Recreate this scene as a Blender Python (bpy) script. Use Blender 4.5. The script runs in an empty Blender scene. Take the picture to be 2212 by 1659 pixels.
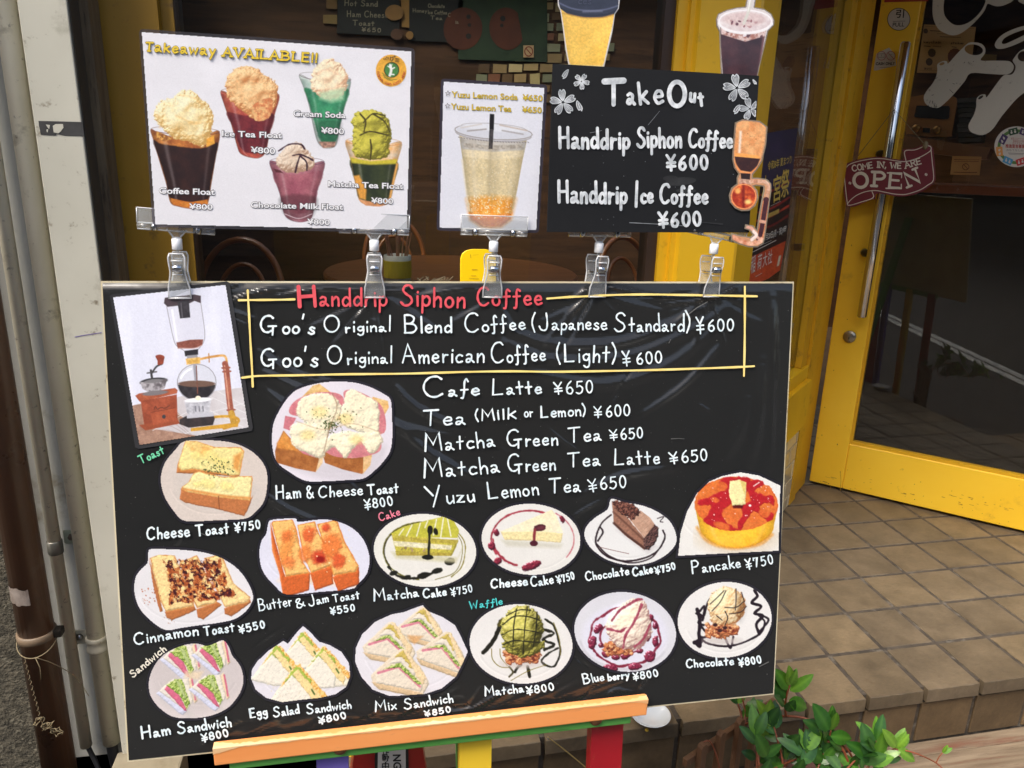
import bpy, bmesh, math, random
import numpy as np
from math import sin, cos, pi, radians as R
from mathutils import Vector, Matrix

# ------------------------------------------------------------------ camera, world, sun, exposure
CZ = 1.50                                   # camera height above the street
scene = bpy.context.scene
COL = scene.collection
F, CX, CY = 1661.0, 1106.0, 829.5           # lens in units of a 2212 x 1659 picture
RM = np.array([[0.98315074, -0.02295, 0.18118496],
               [-0.18052617, -0.2844, 0.94156025],
               [0.02872136, -0.9584, -0.28396531]])
RM[:, 0] /= np.linalg.norm(RM[:, 0]); RM[:, 2] /= np.linalg.norm(RM[:, 2])
RM[:, 1] = np.cross(RM[:, 2], RM[:, 0]); RM[:, 1] /= np.linalg.norm(RM[:, 1])
cam_d = bpy.data.cameras.new('camera')
cam_d.sensor_width = 36.0; cam_d.lens = 36.0*F/2212; cam_d.clip_start = 0.05; cam_d.clip_end = 400
cam = bpy.data.objects.new('camera', cam_d); COL.objects.link(cam)
m = Matrix.Identity(4)
for i in range(3):
    m[i][0] = RM[i, 0]; m[i][1] = -RM[i, 1]; m[i][2] = -RM[i, 2]
m[2][3] = CZ
cam.matrix_world = m
scene.camera = cam

SUN_EL, SUN_AZ = 54.0, 232.0
world = bpy.data.worlds.new('World'); scene.world = world; world.use_nodes = True
wn = world.node_tree.nodes; wl = world.node_tree.links
sky = wn.new('ShaderNodeTexSky'); sky.sky_type = 'NISHITA'; sky.sun_disc = False
sky.sun_elevation = R(SUN_EL); sky.sun_rotation = R(SUN_AZ)
sky.dust_density = 5.0; sky.air_density = 1.2
wl.new(sky.outputs[0], wn['Background'].inputs[0]); wn['Background'].inputs[1].default_value = 0.14
sd = bpy.data.lights.new('sun', 'SUN'); sd.energy = 1.6; sd.angle = R(24); sd.color = (1.0, 0.965, 0.91)
sun = bpy.data.objects.new('sun', sd); COL.objects.link(sun); sun.location = (0, -4, 8)
sv = Vector((sin(R(SUN_AZ))*cos(R(SUN_EL)), cos(R(SUN_AZ))*cos(R(SUN_EL)), sin(R(SUN_EL))))
sun.rotation_euler = sv.to_track_quat('Z', 'Y').to_euler()
scene.view_settings.view_transform = 'Standard'; scene.view_settings.look = 'None'
scene.view_settings.exposure = 0.92; scene.view_settings.gamma = 1.0
scene.render.engine = 'CYCLES'
scene.cycles.use_denoising = True
scene.cycles.max_bounces = 10; scene.cycles.transparent_max_bounces = 24
scene.cycles.diffuse_bounces = 5; scene.cycles.glossy_bounces = 5; scene.cycles.transmission_bounces = 6
scene.cycles.caustics_reflective = False; scene.cycles.caustics_refractive = False
scene.cycles.sample_clamp_indirect = 6

rnd = random.Random(11)

# ------------------------------------------------------------------ rays and planes (camera at the origin, z up, y into the cafe)
def wr(x, y):
    return RM @ np.array([x-CX, y-CY, F])
def onY(x, y, Y):
    q = wr(x, y); return q*(Y/q[1])
def onZ(x, y, Z):
    q = wr(x, y); return q*(Z/q[2])
class Plane:
    """a flat sheet that stands in the place: p a point of it, n its normal towards the street"""
    def __init__(s, p, n):
        s.p = np.array(p, float); s.n = np.array(n, float)/np.linalg.norm(n)
    def at(s, x, y, off=0.0):
        q = wr(x, y); return q*(((s.p+s.n*off)@s.n)/(q@s.n))
    def map(s, P, off=0.0):
        P = np.asarray(P, float).reshape(-1, 2)
        q = np.c_[P[:, 0]-CX, P[:, 1]-CY, np.full(len(P), F)] @ RM.T
        k = (s.p@s.n+(np.asarray(off).ravel() if np.ndim(off) else off))/(q@s.n)
        return q*k[:, None]
LEAN = R(9.9)
P_BOARD = Plane((0, 0.985, 0.156-0.312), (0, -cos(LEAN), sin(LEAN)))
P_BOARD.p = np.array([-0.587, 0.985, -0.157])
def sgn_plane(Y, yaw, lean):
    yaw, lean = R(yaw), R(lean)
    h = np.array([-sin(yaw), cos(yaw), 0])
    return Plane((0, Y, 0), -h*cos(lean)+np.array([0, 0, sin(lean)]))
P_TAKE = sgn_plane(0.985, 1.5, 0.5)
P_YUZU = sgn_plane(0.985, 0.5, -2.0)
P_OUT = sgn_plane(0.965, 3, 4)
D0 = np.array([1.775, 2.659, 0]); DD = np.array([.72530, -.68844, 0]); DN = np.array([-.68844, -.72530, 0])
P_DOOR = Plane(D0, DN)
RA = np.array([0.908, 1.806, 0]); RD = np.array([.70711, .70711, 0]); RN = np.array([.70711, -.70711, 0])
P_RET = Plane(RA, RN)

# ------------------------------------------------------------------ objects
def U(c, alb=1.0):
    """a colour as the eye names it (0..255 display values) to linear reflectance"""
    o = []
    for v in c[:3]:
        v = v/255.0
        o.append((v/12.92 if v <= .04045 else ((v+.055)/1.055)**2.4)*alb)
    return tuple(o)
def Ua(a, alb=1.0):
    a = np.clip(a, 0, 255)/255.0
    return np.where(a <= .04045, a/12.92, ((a+.055)/1.055)**2.4)*alb

ORG = {}
def tag(o, label=None, cat=None, group=None, kind=None):
    if label: o['label'] = label
    if cat: o['category'] = cat
    if group: o['group'] = group
    if kind: o['kind'] = kind
    return o
def empty(name, loc, label=None, cat=None, group=None, kind=None):
    o = bpy.data.objects.new(name, None); COL.objects.link(o)
    o.empty_display_size = .05
    o.location = (loc[0], loc[1], loc[2]+CZ)
    ORG[o.name] = np.array(loc, float)
    return tag(o, label, cat, group, kind)
def obj(name, V, Fs, mat, parent=None, smooth=False, org=None, attrs=None):
    """one mesh object from camera-height coordinates; children keep their thing's origin"""
    V = np.asarray(V, float).reshape(-1, 3)
    if parent is not None: base = ORG[parent.name]
    else: base = np.array(org if org is not None else (V[:, 0].mean(), V[:, 1].mean(), V[:, 2].min()))
    me = bpy.data.meshes.new(name)
    W = V-base
    if isinstance(Fs, np.ndarray) and Fs.ndim == 2:
        k = Fs.shape[1]; n = len(Fs)
        me.vertices.add(len(W)); me.vertices.foreach_set('co', W.astype(np.float32).ravel())
        me.loops.add(n*k); me.loops.foreach_set('vertex_index', Fs.astype(np.int32).ravel())
        me.polygons.add(n); me.polygons.foreach_set('loop_start', np.arange(0, n*k, k, dtype=np.int32))
        me.update(calc_edges=True)
    else:
        me.from_pydata([tuple(v) for v in W], [], Fs)
    if attrs:
        for an, data in attrs.items():
            if data.ndim == 2:
                a = me.attributes.new(an, 'FLOAT_COLOR', 'POINT')
                c = np.ones((len(W), 4), np.float32); c[:, :3] = data; a.data.foreach_set('color', c.ravel())
            else:
                a = me.attributes.new(an, 'FLOAT', 'POINT'); a.data.foreach_set('value', data.astype(np.float32))
    mats = mat if isinstance(mat, (list, tuple)) else [mat]
    for x in mats: me.materials.append(x)
    if smooth: me.polygons.foreach_set('use_smooth', [True]*len(me.polygons))
    me.validate(); me.update()
    o = bpy.data.objects.new(name, me); COL.objects.link(o)
    if parent is not None:
        o.parent = parent; ORG[o.name] = base
    else:
        o.location = (base[0], base[1], base[2]+CZ); ORG[o.name] = base
    return o

class MB:
    """collects simple solids into one mesh"""
    def __init__(s): s.V = []; s.F = []
    def add(s, V, Fs):
        k = len(s.V); s.V += [tuple(map(float, v)) for v in V]
        s.F += [tuple(int(i)+k for i in f) for f in Fs]; return s
    def hexa(s, P):                       # 8 points: bottom ring 0-3, top ring 4-7
        return s.add(P, [(3, 2, 1, 0), (4, 5, 6, 7), (0, 1, 5, 4), (1, 2, 6, 5), (2, 3, 7, 6), (3, 0, 4, 7)])
    def box(s, a, b):
        (x0, y0, z0), (x1, y1, z1) = a, b
        return s.hexa([(x0, y0, z0), (x1, y0, z0), (x1, y1, z0), (x0, y1, z0), (x0, y0, z1), (x1, y0, z1), (x1, y1, z1), (x0, y1, z1)])
    def obox(s, o, u, v, w, bev=0.0):     # box from corner o along three edge vectors
        o, u, v, w = [np.asarray(t, float) for t in (o, u, v, w)]
        if bev <= 0:
            return s.hexa([o, o+u, o+u+v, o+v, o+w, o+u+w, o+u+v+w, o+v+w])
        bm = bmesh.new()
        vs = [bm.verts.new(t) for t in [o, o+u, o+u+v, o+v, o+w, o+u+w, o+u+v+w, o+v+w]]
        for f in [(3, 2, 1, 0), (4, 5, 6, 7), (0, 1, 5, 4), (1, 2, 6, 5), (2, 3, 7, 6), (3, 0, 4, 7)]:
            bm.faces.new([vs[i] for i in f])
        bmesh.ops.bevel(bm, geom=bm.edges[:], offset=bev, segments=2, affect='EDGES', profile=.6)
        bm.verts.index_update()
        s.add([v.co[:] for v in bm.verts], [[v.index for v in f.verts] for f in bm.faces]); bm.free()
        return s
    def tube(s, pts, rad, n=10, cap=True, sq=1.0):
        pts = [np.asarray(p, float) for p in pts]
        rad = rad if isinstance(rad, (list, tuple, np.ndarray)) else [rad]*len(pts)
        V = []; Fs = []
        t0 = pts[1]-pts[0]; a = np.array([0, 0, 1.0]) if abs(t0[2]) < .8*np.linalg.norm(t0) else np.array([1.0, 0, 0])
        for i, p in enumerate(pts):
            t = pts[min(i+1, len(pts)-1)]-pts[max(i-1, 0)]
            t = t/(np.linalg.norm(t)+1e-12)
            x = a-t*(a@t); x /= np.linalg.norm(x)+1e-12; y = np.cross(t, x); a = x
            for k in range(n):
                th = 2*pi*k/n
                V.append(p+(x*cos(th)+y*sin(th)*sq)*rad[i])
            if i:
                for k in range(n):
                    k2 = (k+1) % n
                    Fs.append(((i-1)*n+k, (i-1)*n+k2, i*n+k2, i*n+k))
        if cap:
            Fs.append(tuple(range(n))[::-1]); Fs.append(tuple(range((len(pts)-1)*n, len(pts)*n)))
        return s.add(V, Fs)
    def lathe(s, c, prof, n=24, axis=None):
        """prof: (radius, height) pairs round an axis through c"""
        ax = np.array([0, 0, 1.0]) if axis is None else np.asarray(axis, float)/np.linalg.norm(axis)
        a = np.array([1.0, 0, 0]) if abs(ax[0]) < .8 else np.array([0, 1.0, 0])
        x = a-ax*(a@ax); x /= np.linalg.norm(x); y = np.cross(ax, x); c = np.asarray(c, float)
        V = []; Fs = []
        for i, (r, h) in enumerate(prof):
            for k in range(n):
                th = 2*pi*k/n; V.append(c+ax*h+(x*cos(th)+y*sin(th))*max(r, 1e-5))
            if i:
                for k in range(n):
                    k2 = (k+1) % n; Fs.append(((i-1)*n+k, (i-1)*n+k2, i*n+k2, i*n+k))
        Fs.append(tuple(range(n))[::-1]); Fs.append(tuple(range((len(prof)-1)*n, len(prof)*n)))
        return s.add(V, Fs)
    def prism(s, P2, plane, o0, o1):
        """closed outline in picture units laid on a plane, given real thickness from o0 to o1 in front of it"""
        B = plane.map(P2, o1); n = len(B); A = B-plane.n*(o1-o0)
        q = np.asarray(P2, float); ar = np.sum(q[:, 0]*np.roll(q[:, 1], -1)-np.roll(q[:, 0], -1)*q[:, 1])
        f = tuple(range(n, 2*n)); bk = tuple(range(n))[::-1]
        if ar > 0: f = f[::-1]; bk = bk[::-1]
        return s.add(np.r_[A, B], [f, bk]+[(i, (i+1) % n, n+(i+1) % n, n+i) for i in range(n)])
    def build(s, name, mat, parent=None, smooth=False, **k):
        o = obj(name, s.V, s.F, mat, parent, smooth, **k)
        return o
def bevel(o, w, seg=2):
    b = o.modifiers.new('bevel', 'BEVEL'); b.width = w; b.segments = seg; b.limit_method = 'ANGLE'; b.angle_limit = R(40)
    return o
def fixnormals(o):
    bm = bmesh.new(); bm.from_mesh(o.data); bmesh.ops.recalc_face_normals(bm, faces=bm.faces[:]); bm.to_mesh(o.data); bm.free(); return o

# ------------------------------------------------------------------ materials
MATS = {}
def pm(name, c, rough=.6, c2=None, ns=6.0, bump=0.0, bs=60.0, coat=0.0, metal=0.0, stretch=(1, 1, 1), spec=.5, dirt=None, rv=.08, lo=.35, hi=.65, detail=5):
    """principled surface; c/c2 display colours mixed by noise, optional dirt (colour, scale, amount) and bump"""
    if name in MATS: return MATS[name]
    mt = bpy.data.materials.new(name); mt.use_nodes = True; nt = mt.node_tree; N = nt.nodes; L = nt.links
    b = N['Principled BSDF']; b.inputs['Roughness'].default_value = rough; b.inputs['Metallic'].default_value = metal
    b.inputs['Specular IOR Level'].default_value = spec
    b.inputs['Coat Weight'].default_value = coat; b.inputs['Coat Roughness'].default_value = .06
    tc = N.new('ShaderNodeTexCoord'); mp = N.new('ShaderNodeMapping'); mp.inputs['Scale'].default_value = stretch
    L.new(tc.outputs['Object'], mp.inputs['Vector'])
    def noise(sc, det=5, vec=mp, rg=.55):
        n = N.new('ShaderNodeTexNoise'); n.inputs['Scale'].default_value = sc; n.inputs['Detail'].default_value = det
        n.inputs['Roughness'].default_value = rg; L.new(vec.outputs[0], n.inputs['Vector']); return n
    def mix(fac, A, B):
        x = N.new('ShaderNodeMix'); x.data_type = 'RGBA'
        L.new(fac, x.inputs['Factor'])
        for s_, v in ((x.inputs[6], A), (x.inputs[7], B)):
            if hasattr(v, 'node'): L.new(v, s_)
            else: s_.default_value = (*v, 1)
        return x.outputs[2]
    def ramp(src, a, e):
        r = N.new('ShaderNodeMapRange'); r.inputs['From Min'].default_value = a; r.inputs['From Max'].default_value = e
        L.new(src, r.inputs['Value']); return r.outputs[0]
    n1 = noise(ns, detail)
    cA = U(c); cB = U(c2) if c2 else tuple(v*.86 for v in cA)
    out = mix(ramp(n1.outputs['Fac'], lo, hi), cA, cB)
    if dirt:
        for (dc, dsc, amt) in (dirt if isinstance(dirt, list) else [dirt]):
            n3 = noise(dsc, 7, rg=.65)
            out = mix(ramp(n3.outputs['Fac'], .62-amt*.25, .62-amt*.25+.13), out, U(dc))
    L.new(out, b.inputs['Base Color'])
    n4 = noise(ns*3, 4)
    rr = N.new('ShaderNodeMapRange'); rr.inputs['To Min'].default_value = max(rough-rv, .02); rr.inputs['To Max'].default_value = min(rough+rv, 1)
    L.new(n4.outputs['Fac'], rr.inputs['Value']); L.new(rr.outputs[0], b.inputs['Roughness'])
    if bump:
        n2 = noise(bs, 6); bp = N.new('ShaderNodeBump'); bp.inputs['Strength'].default_value = 1.0
        bp.inputs['Distance'].default_value = bump; L.new(n2.outputs['Fac'], bp.inputs['Height']); L.new(bp.outputs[0], b.inputs['Normal'])
    MATS[name] = mt
    return mt
def attr_mat(name, rough=.45, coat=.35, crough=.08, grain=.04, wrinkle=0.0):
    """printed or painted picture: colours come from the mesh's own 'tint' attribute; laminate gloss on top"""
    mt = bpy.data.materials.new(name); mt.use_nodes = True; N = mt.node_tree.nodes; L = mt.node_tree.links
    b = N['Principled BSDF']; b.inputs['Roughness'].default_value = rough
    b.inputs['Coat Weight'].default_value = coat; b.inputs['Coat Roughness'].default_value = crough
    a = N.new('ShaderNodeAttribute'); a.attribute_name = 'tint'
    L.new(a.outputs['Color'], b.inputs['Base Color'])
    tc = N.new('ShaderNodeTexCoord')
    n = N.new('ShaderNodeTexNoise'); n.inputs['Scale'].default_value = 9; n.inputs['Detail'].default_value = 3
    L.new(tc.outputs['Object'], n.inputs['Vector'])
    bp = N.new('ShaderNodeBump'); bp.inputs['Distance'].default_value = .0022+wrinkle; bp.inputs['Strength'].default_value = .6
    L.new(n.outputs['Fac'], bp.inputs['Height']); L.new(bp.outputs[0], b.inputs['Coat Normal'])
    return mt
def glass_mat(name, tint=(1, 1, 1), base=.0, ior=1.5, rough=.0, milk=.0, milkc=(.8, .8, .8)):
    """thin clear sheet: see-through with Fresnel reflection, optional milky share"""
    if name in MATS: return MATS[name]
    mt = bpy.data.materials.new(name); mt.use_nodes = True; N = mt.node_tree.nodes; L = mt.node_tree.links
    N.remove(N['Principled BSDF']); out = N['Material Output']
    t = N.new('ShaderNodeBsdfTransparent'); t.inputs[0].default_value = (*tint, 1)
    g = N.new('ShaderNodeBsdfGlossy'); g.inputs['Roughness'].default_value = rough
    fr = N.new('ShaderNodeFresnel'); ge = N.new('ShaderNodeNewGeometry'); mi = N.new('ShaderNodeMapRange')
    mi.inputs[3].default_value = ior; mi.inputs[4].default_value = 1/ior; L.new(ge.outputs['Backfacing'], mi.inputs[0]); L.new(mi.outputs[0], fr.inputs[0])
    ad = N.new('ShaderNodeMath'); ad.operation = 'ADD'; ad.use_clamp = True; ad.inputs[1].default_value = base
    L.new(fr.outputs[0], ad.inputs[0])
    mx = N.new('ShaderNodeMixShader'); L.new(ad.outputs[0], mx.inputs[0]); L.new(t.outputs[0], mx.inputs[1]); L.new(g.outputs[0], mx.inputs[2])
    last = mx
    if milk:
        d = N.new('ShaderNodeBsdfDiffuse'); d.inputs[0].default_value = (*milkc, 1)
        m2 = N.new('ShaderNodeMixShader'); m2.inputs[0].default_value = milk
        L.new(mx.outputs[0], m2.inputs[1]); L.new(d.outputs[0], m2.inputs[2]); last = m2
    L.new(last.outputs[0], out.inputs[0])
    MATS[name] = mt
    return mt
def flat(name, c, rough=.5, coat=0.0, **k):
    return pm(name, c, rough, c2=k.pop('c2', None) or tuple(v*.95 for v in c), ns=k.pop('ns', 30), coat=coat, **k)
# ------------------------------------------------------------------ handwriting: one stroke alphabet, drawn as flat paint strokes
G = {
'A': '0,0 3,10 6,0|=1.1,3.6 4.9,3.6', 'B': '=.4,10 .4,0|.4,10 3,9.9 4.7,8.2 3.6,5.6 .6,5.1|.6,5.1 4.2,4.9 5.6,2.6 4,.3 .2,0',
'C': '6,8.6 4.6,9.9 2.3,9.4 .7,6.8 .5,3.4 1.9,.6 4,0 6,1.3', 'D': '=.4,10 .4,0|.4,10 3.6,9.4 5.4,6 4,1.4 .4,0',
'E': '=4.6,10 .4,10 .3,0 4.8,.1|=.4,5.2 4.1,5.2', 'F': '=4.8,10 .4,10 .4,0|=.4,5.2 4,5.2',
'G': '6,8.7 4.7,9.9 2.4,9.4 .7,6.8 .5,3.4 1.9,.8 3.7,.5 5,1.3|=3.8,3.9 7.4,4.1|=5.9,4 5.6,-1',
'H': '=.3,10 .4,0|=5.2,10 5.4,0|=.4,4.9 5.2,5.2', 'I': '=.5,10 .6,0', 'J': '4.2,10 4.4,5 3.8,1 2.2,0 .7,.8 .1,2.4', 'K': '=.4,10 .4,0|=4.6,10 .6,4.6 4.9,0',
'L': '=.6,10 .4,.1 5,.3', 'M': '=0,0 .9,10 3.7,3.4 6.5,10 7.3,0', 'N': '=.2,0 .3,10 5,0 5.1,10', 'O': 'o3.3,5 2.9,5',
'P': '=.5,10 .4,0|.5,9.9 3.4,9.9 4.9,7.6 3.7,5.3 .6,4.9', 'R': '=.5,10 .4,0|.5,9.9 3.4,9.9 4.7,7.6 3.5,5.5 .6,5.1|=2.4,5.2 5,0',
'S': '5.2,8.5 3.8,9.9 1.7,9.4 1,7.4 2.5,5.6 4.5,4.2 5.3,2.2 4,.4 1.9,0 .2,1.5',
'T': '=0,9.8 6.4,10|=3.2,10 3.1,0', 'U': '.3,10 .4,3 1.4,.4 3.2,.2 4.6,2.6 4.8,10', 'V': '=0,10 2.8,0 5.6,10', 'W': '=0,10 1.9,0 3.7,7 5.5,0 7.4,10', 'Y': '=0,10 3,5|=6,10 2.6,-.8', 'X':'=0,10 5,0|=5,10 0,0',
'Z': '=.2,10 5,10 .2,0 5.2,0',
'a': '.5,4.3 1.8,5 3.1,4.2 3,2.2 2,.5 .8,.2 .3,1.2 1.3,2.3 2.8,1.7 4.4,.1', 'b': '=.3,10 .4,0|.4,3.6 2,5 3.8,3.6 3.6,1.2 2,0 .4,.9',
'c': '3.8,4.3 2.4,5 .8,4 .4,1.8 1.7,.1 3.9,.7', 'd': '3.8,3.8 2.2,5 .6,3.7 .4,1.4 1.8,0 3.7,1.5|=3.9,10 4.1,0',
'e': '.5,2.6 3.5,2.9 3.4,4.5 2.1,5.1 .7,3.9 .4,1.7 1.8,0 3.9,.8', 'f': '3.7,8.4 2.7,9.4 1.9,8 1.8,4 1.3,-1.2 .3,-1.6|=.1,4.7 3.6,4.9',
'g': '3.7,4.2 2.2,5 .6,3.8 .9,1.7 2.6,1.2 3.8,3.2|3.9,5 4,1 3.6,-2.2 2.1,-3.2 .6,-2.1', 'h': '=.4,10 .4,0|.4,2.8 2.2,5 3.6,3.8 3.7,0',
'i': '=.5,4.9 .6,0|=.6,7 .65,7.4', 'j': '1.6,4.9 1.6,0 .8,-2.6 0,-2|=1.6,7 1.65,7.4', 'k': '=.4,10 .4,0|=3.6,5 .4,2.1|=1.3,2.7 3.9,0', 'l': '=.4,10 .5,0',
'm': '=.3,5 .4,0|.4,3 1.9,4.9 2.9,3.8 2.9,0|2.9,3 4.5,4.9 5.5,3.8 5.6,0', 'n': '=.3,5 .4,0|.4,2.8 2.2,5 3.5,3.8 3.7,0', 'o': 'o2.2,2.5 1.9,2.5',
'p': '=.4,5 .4,-3.4|.4,3.6 2.2,5 3.8,3.5 3.4,1 1.9,.2 .4,1.3', 'q': '3.7,4 2.2,5 .6,3.8 .8,1.2 2.4,.4 3.7,2|=3.8,5 3.9,-3.3', 'r': '=.4,5 .5,0|.5,2.5 1.6,4.4 3,4.5',
's': '3.4,4.3 2.2,5 .9,4.1 1.7,2.8 3.2,1.8 3,.4 1.5,0 .2,.9', 't': '=1.9,8.6 1.9,0|=.1,5.1 3.7,5.4', 'u': '.3,5 .5,1.4 1.7,0 3.3,1.6|=3.6,5 3.8,0', 'v': '=0,5 1.8,0 3.6,5',
'w': '=0,5 1.3,0 2.7,4.2 4.1,0 5.5,5', 'x': '=.2,5 3.8,0|=3.8,5 .2,0', 'y': '=.2,5 2.1,.9|=4,5 1,-3.2', 'z': '=.3,4.9 3.6,4.9 .3,.1 4,.1',
'&': '5.2,.1 1.3,6.6 1.3,8.8 2.8,9.7 3.7,8.2 .9,4.3 .5,1.5 2.1,0 4.2,1.8 5.2,4.2', "'": '=.6,10.4 .2,8', '(': '2.2,10.6 .9,7 .7,3.4 2,-1.2', ')': '.4,10.6 1.9,7 1.9,3.4 .2,-1.2',
'\u00a5': '=.2,10 2.6,5.8|=5,10 2.5,5.7 2.5,0|=.3,4.8 4.9,5.1|=.3,2.4 4.9,2.7', '!': '=.6,10 .5,3|=.5,.5 .5,.1', ',': '=.8,.9 .3,-1.6', '.': '=.4,.5 .45,.1',
'0': 'o2.5,5 2.1,5', '1': '=1,8.6 2,10 2,0', '2': '.5,8 1.6,9.9 3.8,9.6 4.2,7.2 2.4,3.6 .4,.1 4.7,.2', '3': '.6,9.4 3.4,9.9 4.2,7.4 2,5.4 4.3,3.6 3.6,.6 .4,.4', '4': '=3.4,0 3.4,10 .2,3.2 4.8,3.2',
'5': '=4.5,10 1.2,9.9 .9,5.6|.9,5.6 2.9,6.4 4.7,4.4 4.2,1.4 2.3,0 .3,1', '6': '3.9,9.9 1.6,7.2 .5,3.6 1.3,.6 3.3,.2 4.5,2.5 3.5,4.9 1.7,4.7 .6,2.9', '7': '=.4,7.8 .5,9.9 4.4,10 2.2,0',
'8': 'o2.5,7.6 1.8,2.3|o2.5,2.6 2.2,2.6', '9': '4.2,7.4 2.8,9.8 .9,8.8 .8,6 2.6,5 4.2,7.4 3.8,3 2,0', '-': '=.4,3.4 3,3.5', ':': '=.5,4 .5,3.6|=.5,.8 .5,.4',
}
LOWER = set('abcdefghijklmnopqrstuvwxyz')
def crm(P, n=6, closed=False):
    """smooth curve through the points"""
    P = np.asarray(P, float)
    if len(P) < 3: return P
    if closed: Q = np.r_[P[-1:], P, P[:2]]
    else: Q = np.r_[2*P[:1]-P[1:2], P, 2*P[-1:]-P[-2:-1]]
    out = []
    for i in range(1, len(Q)-2):
        p0, p1, p2, p3 = Q[i-1:i+3]
        for k in range(n):
            t = k/n
            out.append(.5*((2*p1)+(-p0+p2)*t+(2*p0-5*p1+4*p2-p3)*t*t+(-p0+3*p1-3*p2+p3)*t**3))
    if not closed: out.append(Q[-2])
    return np.array(out)
def glyph(ch):
    st = []
    for s in G[ch].split('|'):
        if s[0] == 'o':
            (cx, cy), (rx, ry) = [tuple(map(float, t.split(','))) for t in s[1:].split()]
            th = np.linspace(.35*pi, 2.38*pi, 20); st.append(np.c_[cx+rx*np.cos(th), cy+ry*np.sin(th)])
        else:
            P = [tuple(map(float, t.split(','))) for t in s.lstrip('=').split()]
            st.append(np.array(P, float) if s[0] == '=' or ch in 'A' else crm(P, 6))
    return st
def word(txt, x0, y0, x1, y1, cap, xh=None, jit=.25, serif=0, sp=1.9, seed=0, asc=.84):
    """strokes of one word: baseline from (x0,y0) to (x1,y1) in picture units, capital height cap, lower-case height xh"""
    yen = txt[0] == '\u00a5' and len(txt) > 1
    xh = xh or cap*.5; rs = random.Random(hash_s(txt)+seed); S = []; cur = 0.0
    for ch in txt:
        if ch == ' ': cur += cap*.42; continue
        g = glyph(ch); low = ch in LOWER
        kx = (xh/5.0 if low else cap/10.0); w = max(p[:, 0].max() for p in g)*kx
        dy = rs.uniform(-jit, jit)*cap*.06; sh = rs.uniform(-1, 1)*jit*.12; sc = 1+rs.uniform(-1, 1)*jit*.12
        for p in g:
            q = p.copy(); y = q[:, 1]
            if low: yy = np.where(y <= 5, y/5*xh, xh+(y-5)/5*(cap-xh)*asc)
            else: yy = y/10*cap
            if yen and ch != '\u00a5': yy = yy*.88+cap*.06; q[:, 0] *= .9
            S.append((np.c_[cur+q[:, 0]*kx*sc+yy*sh, yy*sc+dy], ch))
        cur += w+(xh if low else cap*.6)*.2*sp
    mx = max(p[:, 0].max() for p, c in S); mn = min(p[:, 0].min() for p, c in S)
    L = math.hypot(x1-x0, y1-y0); d = np.array([x1-x0, y1-y0])/L; u = np.array([d[1], -d[0]])
    k = L/(mx-mn); out = []
    for p, c in S:
        X = (p[:, 0]-mn)*k
        if serif and c not in '!,.' and (c not in LOWER or c in 'flihrmn'):
            for e in (0, -1):
                y = p[e, 1]; d2 = p[e]-p[1 if e == 0 else -2]
                if abs(d2[1]) > .8*abs(d2[0])*1.0 and (min(abs(y), abs(y-cap), abs(y-xh)) < cap*.09):
                    out.append(np.array([np.array([x0, y0])+d*(X[e]+t)+u*y for t in (-serif, serif)]))
        out.append(np.array([x0, y0])+X[:, None]*d+p[:, 1:2]*u)
    return out
def hash_s(t):
    h = 7
    for c in t: h = (h*31+ord(c)) % 99991
    return h
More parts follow.
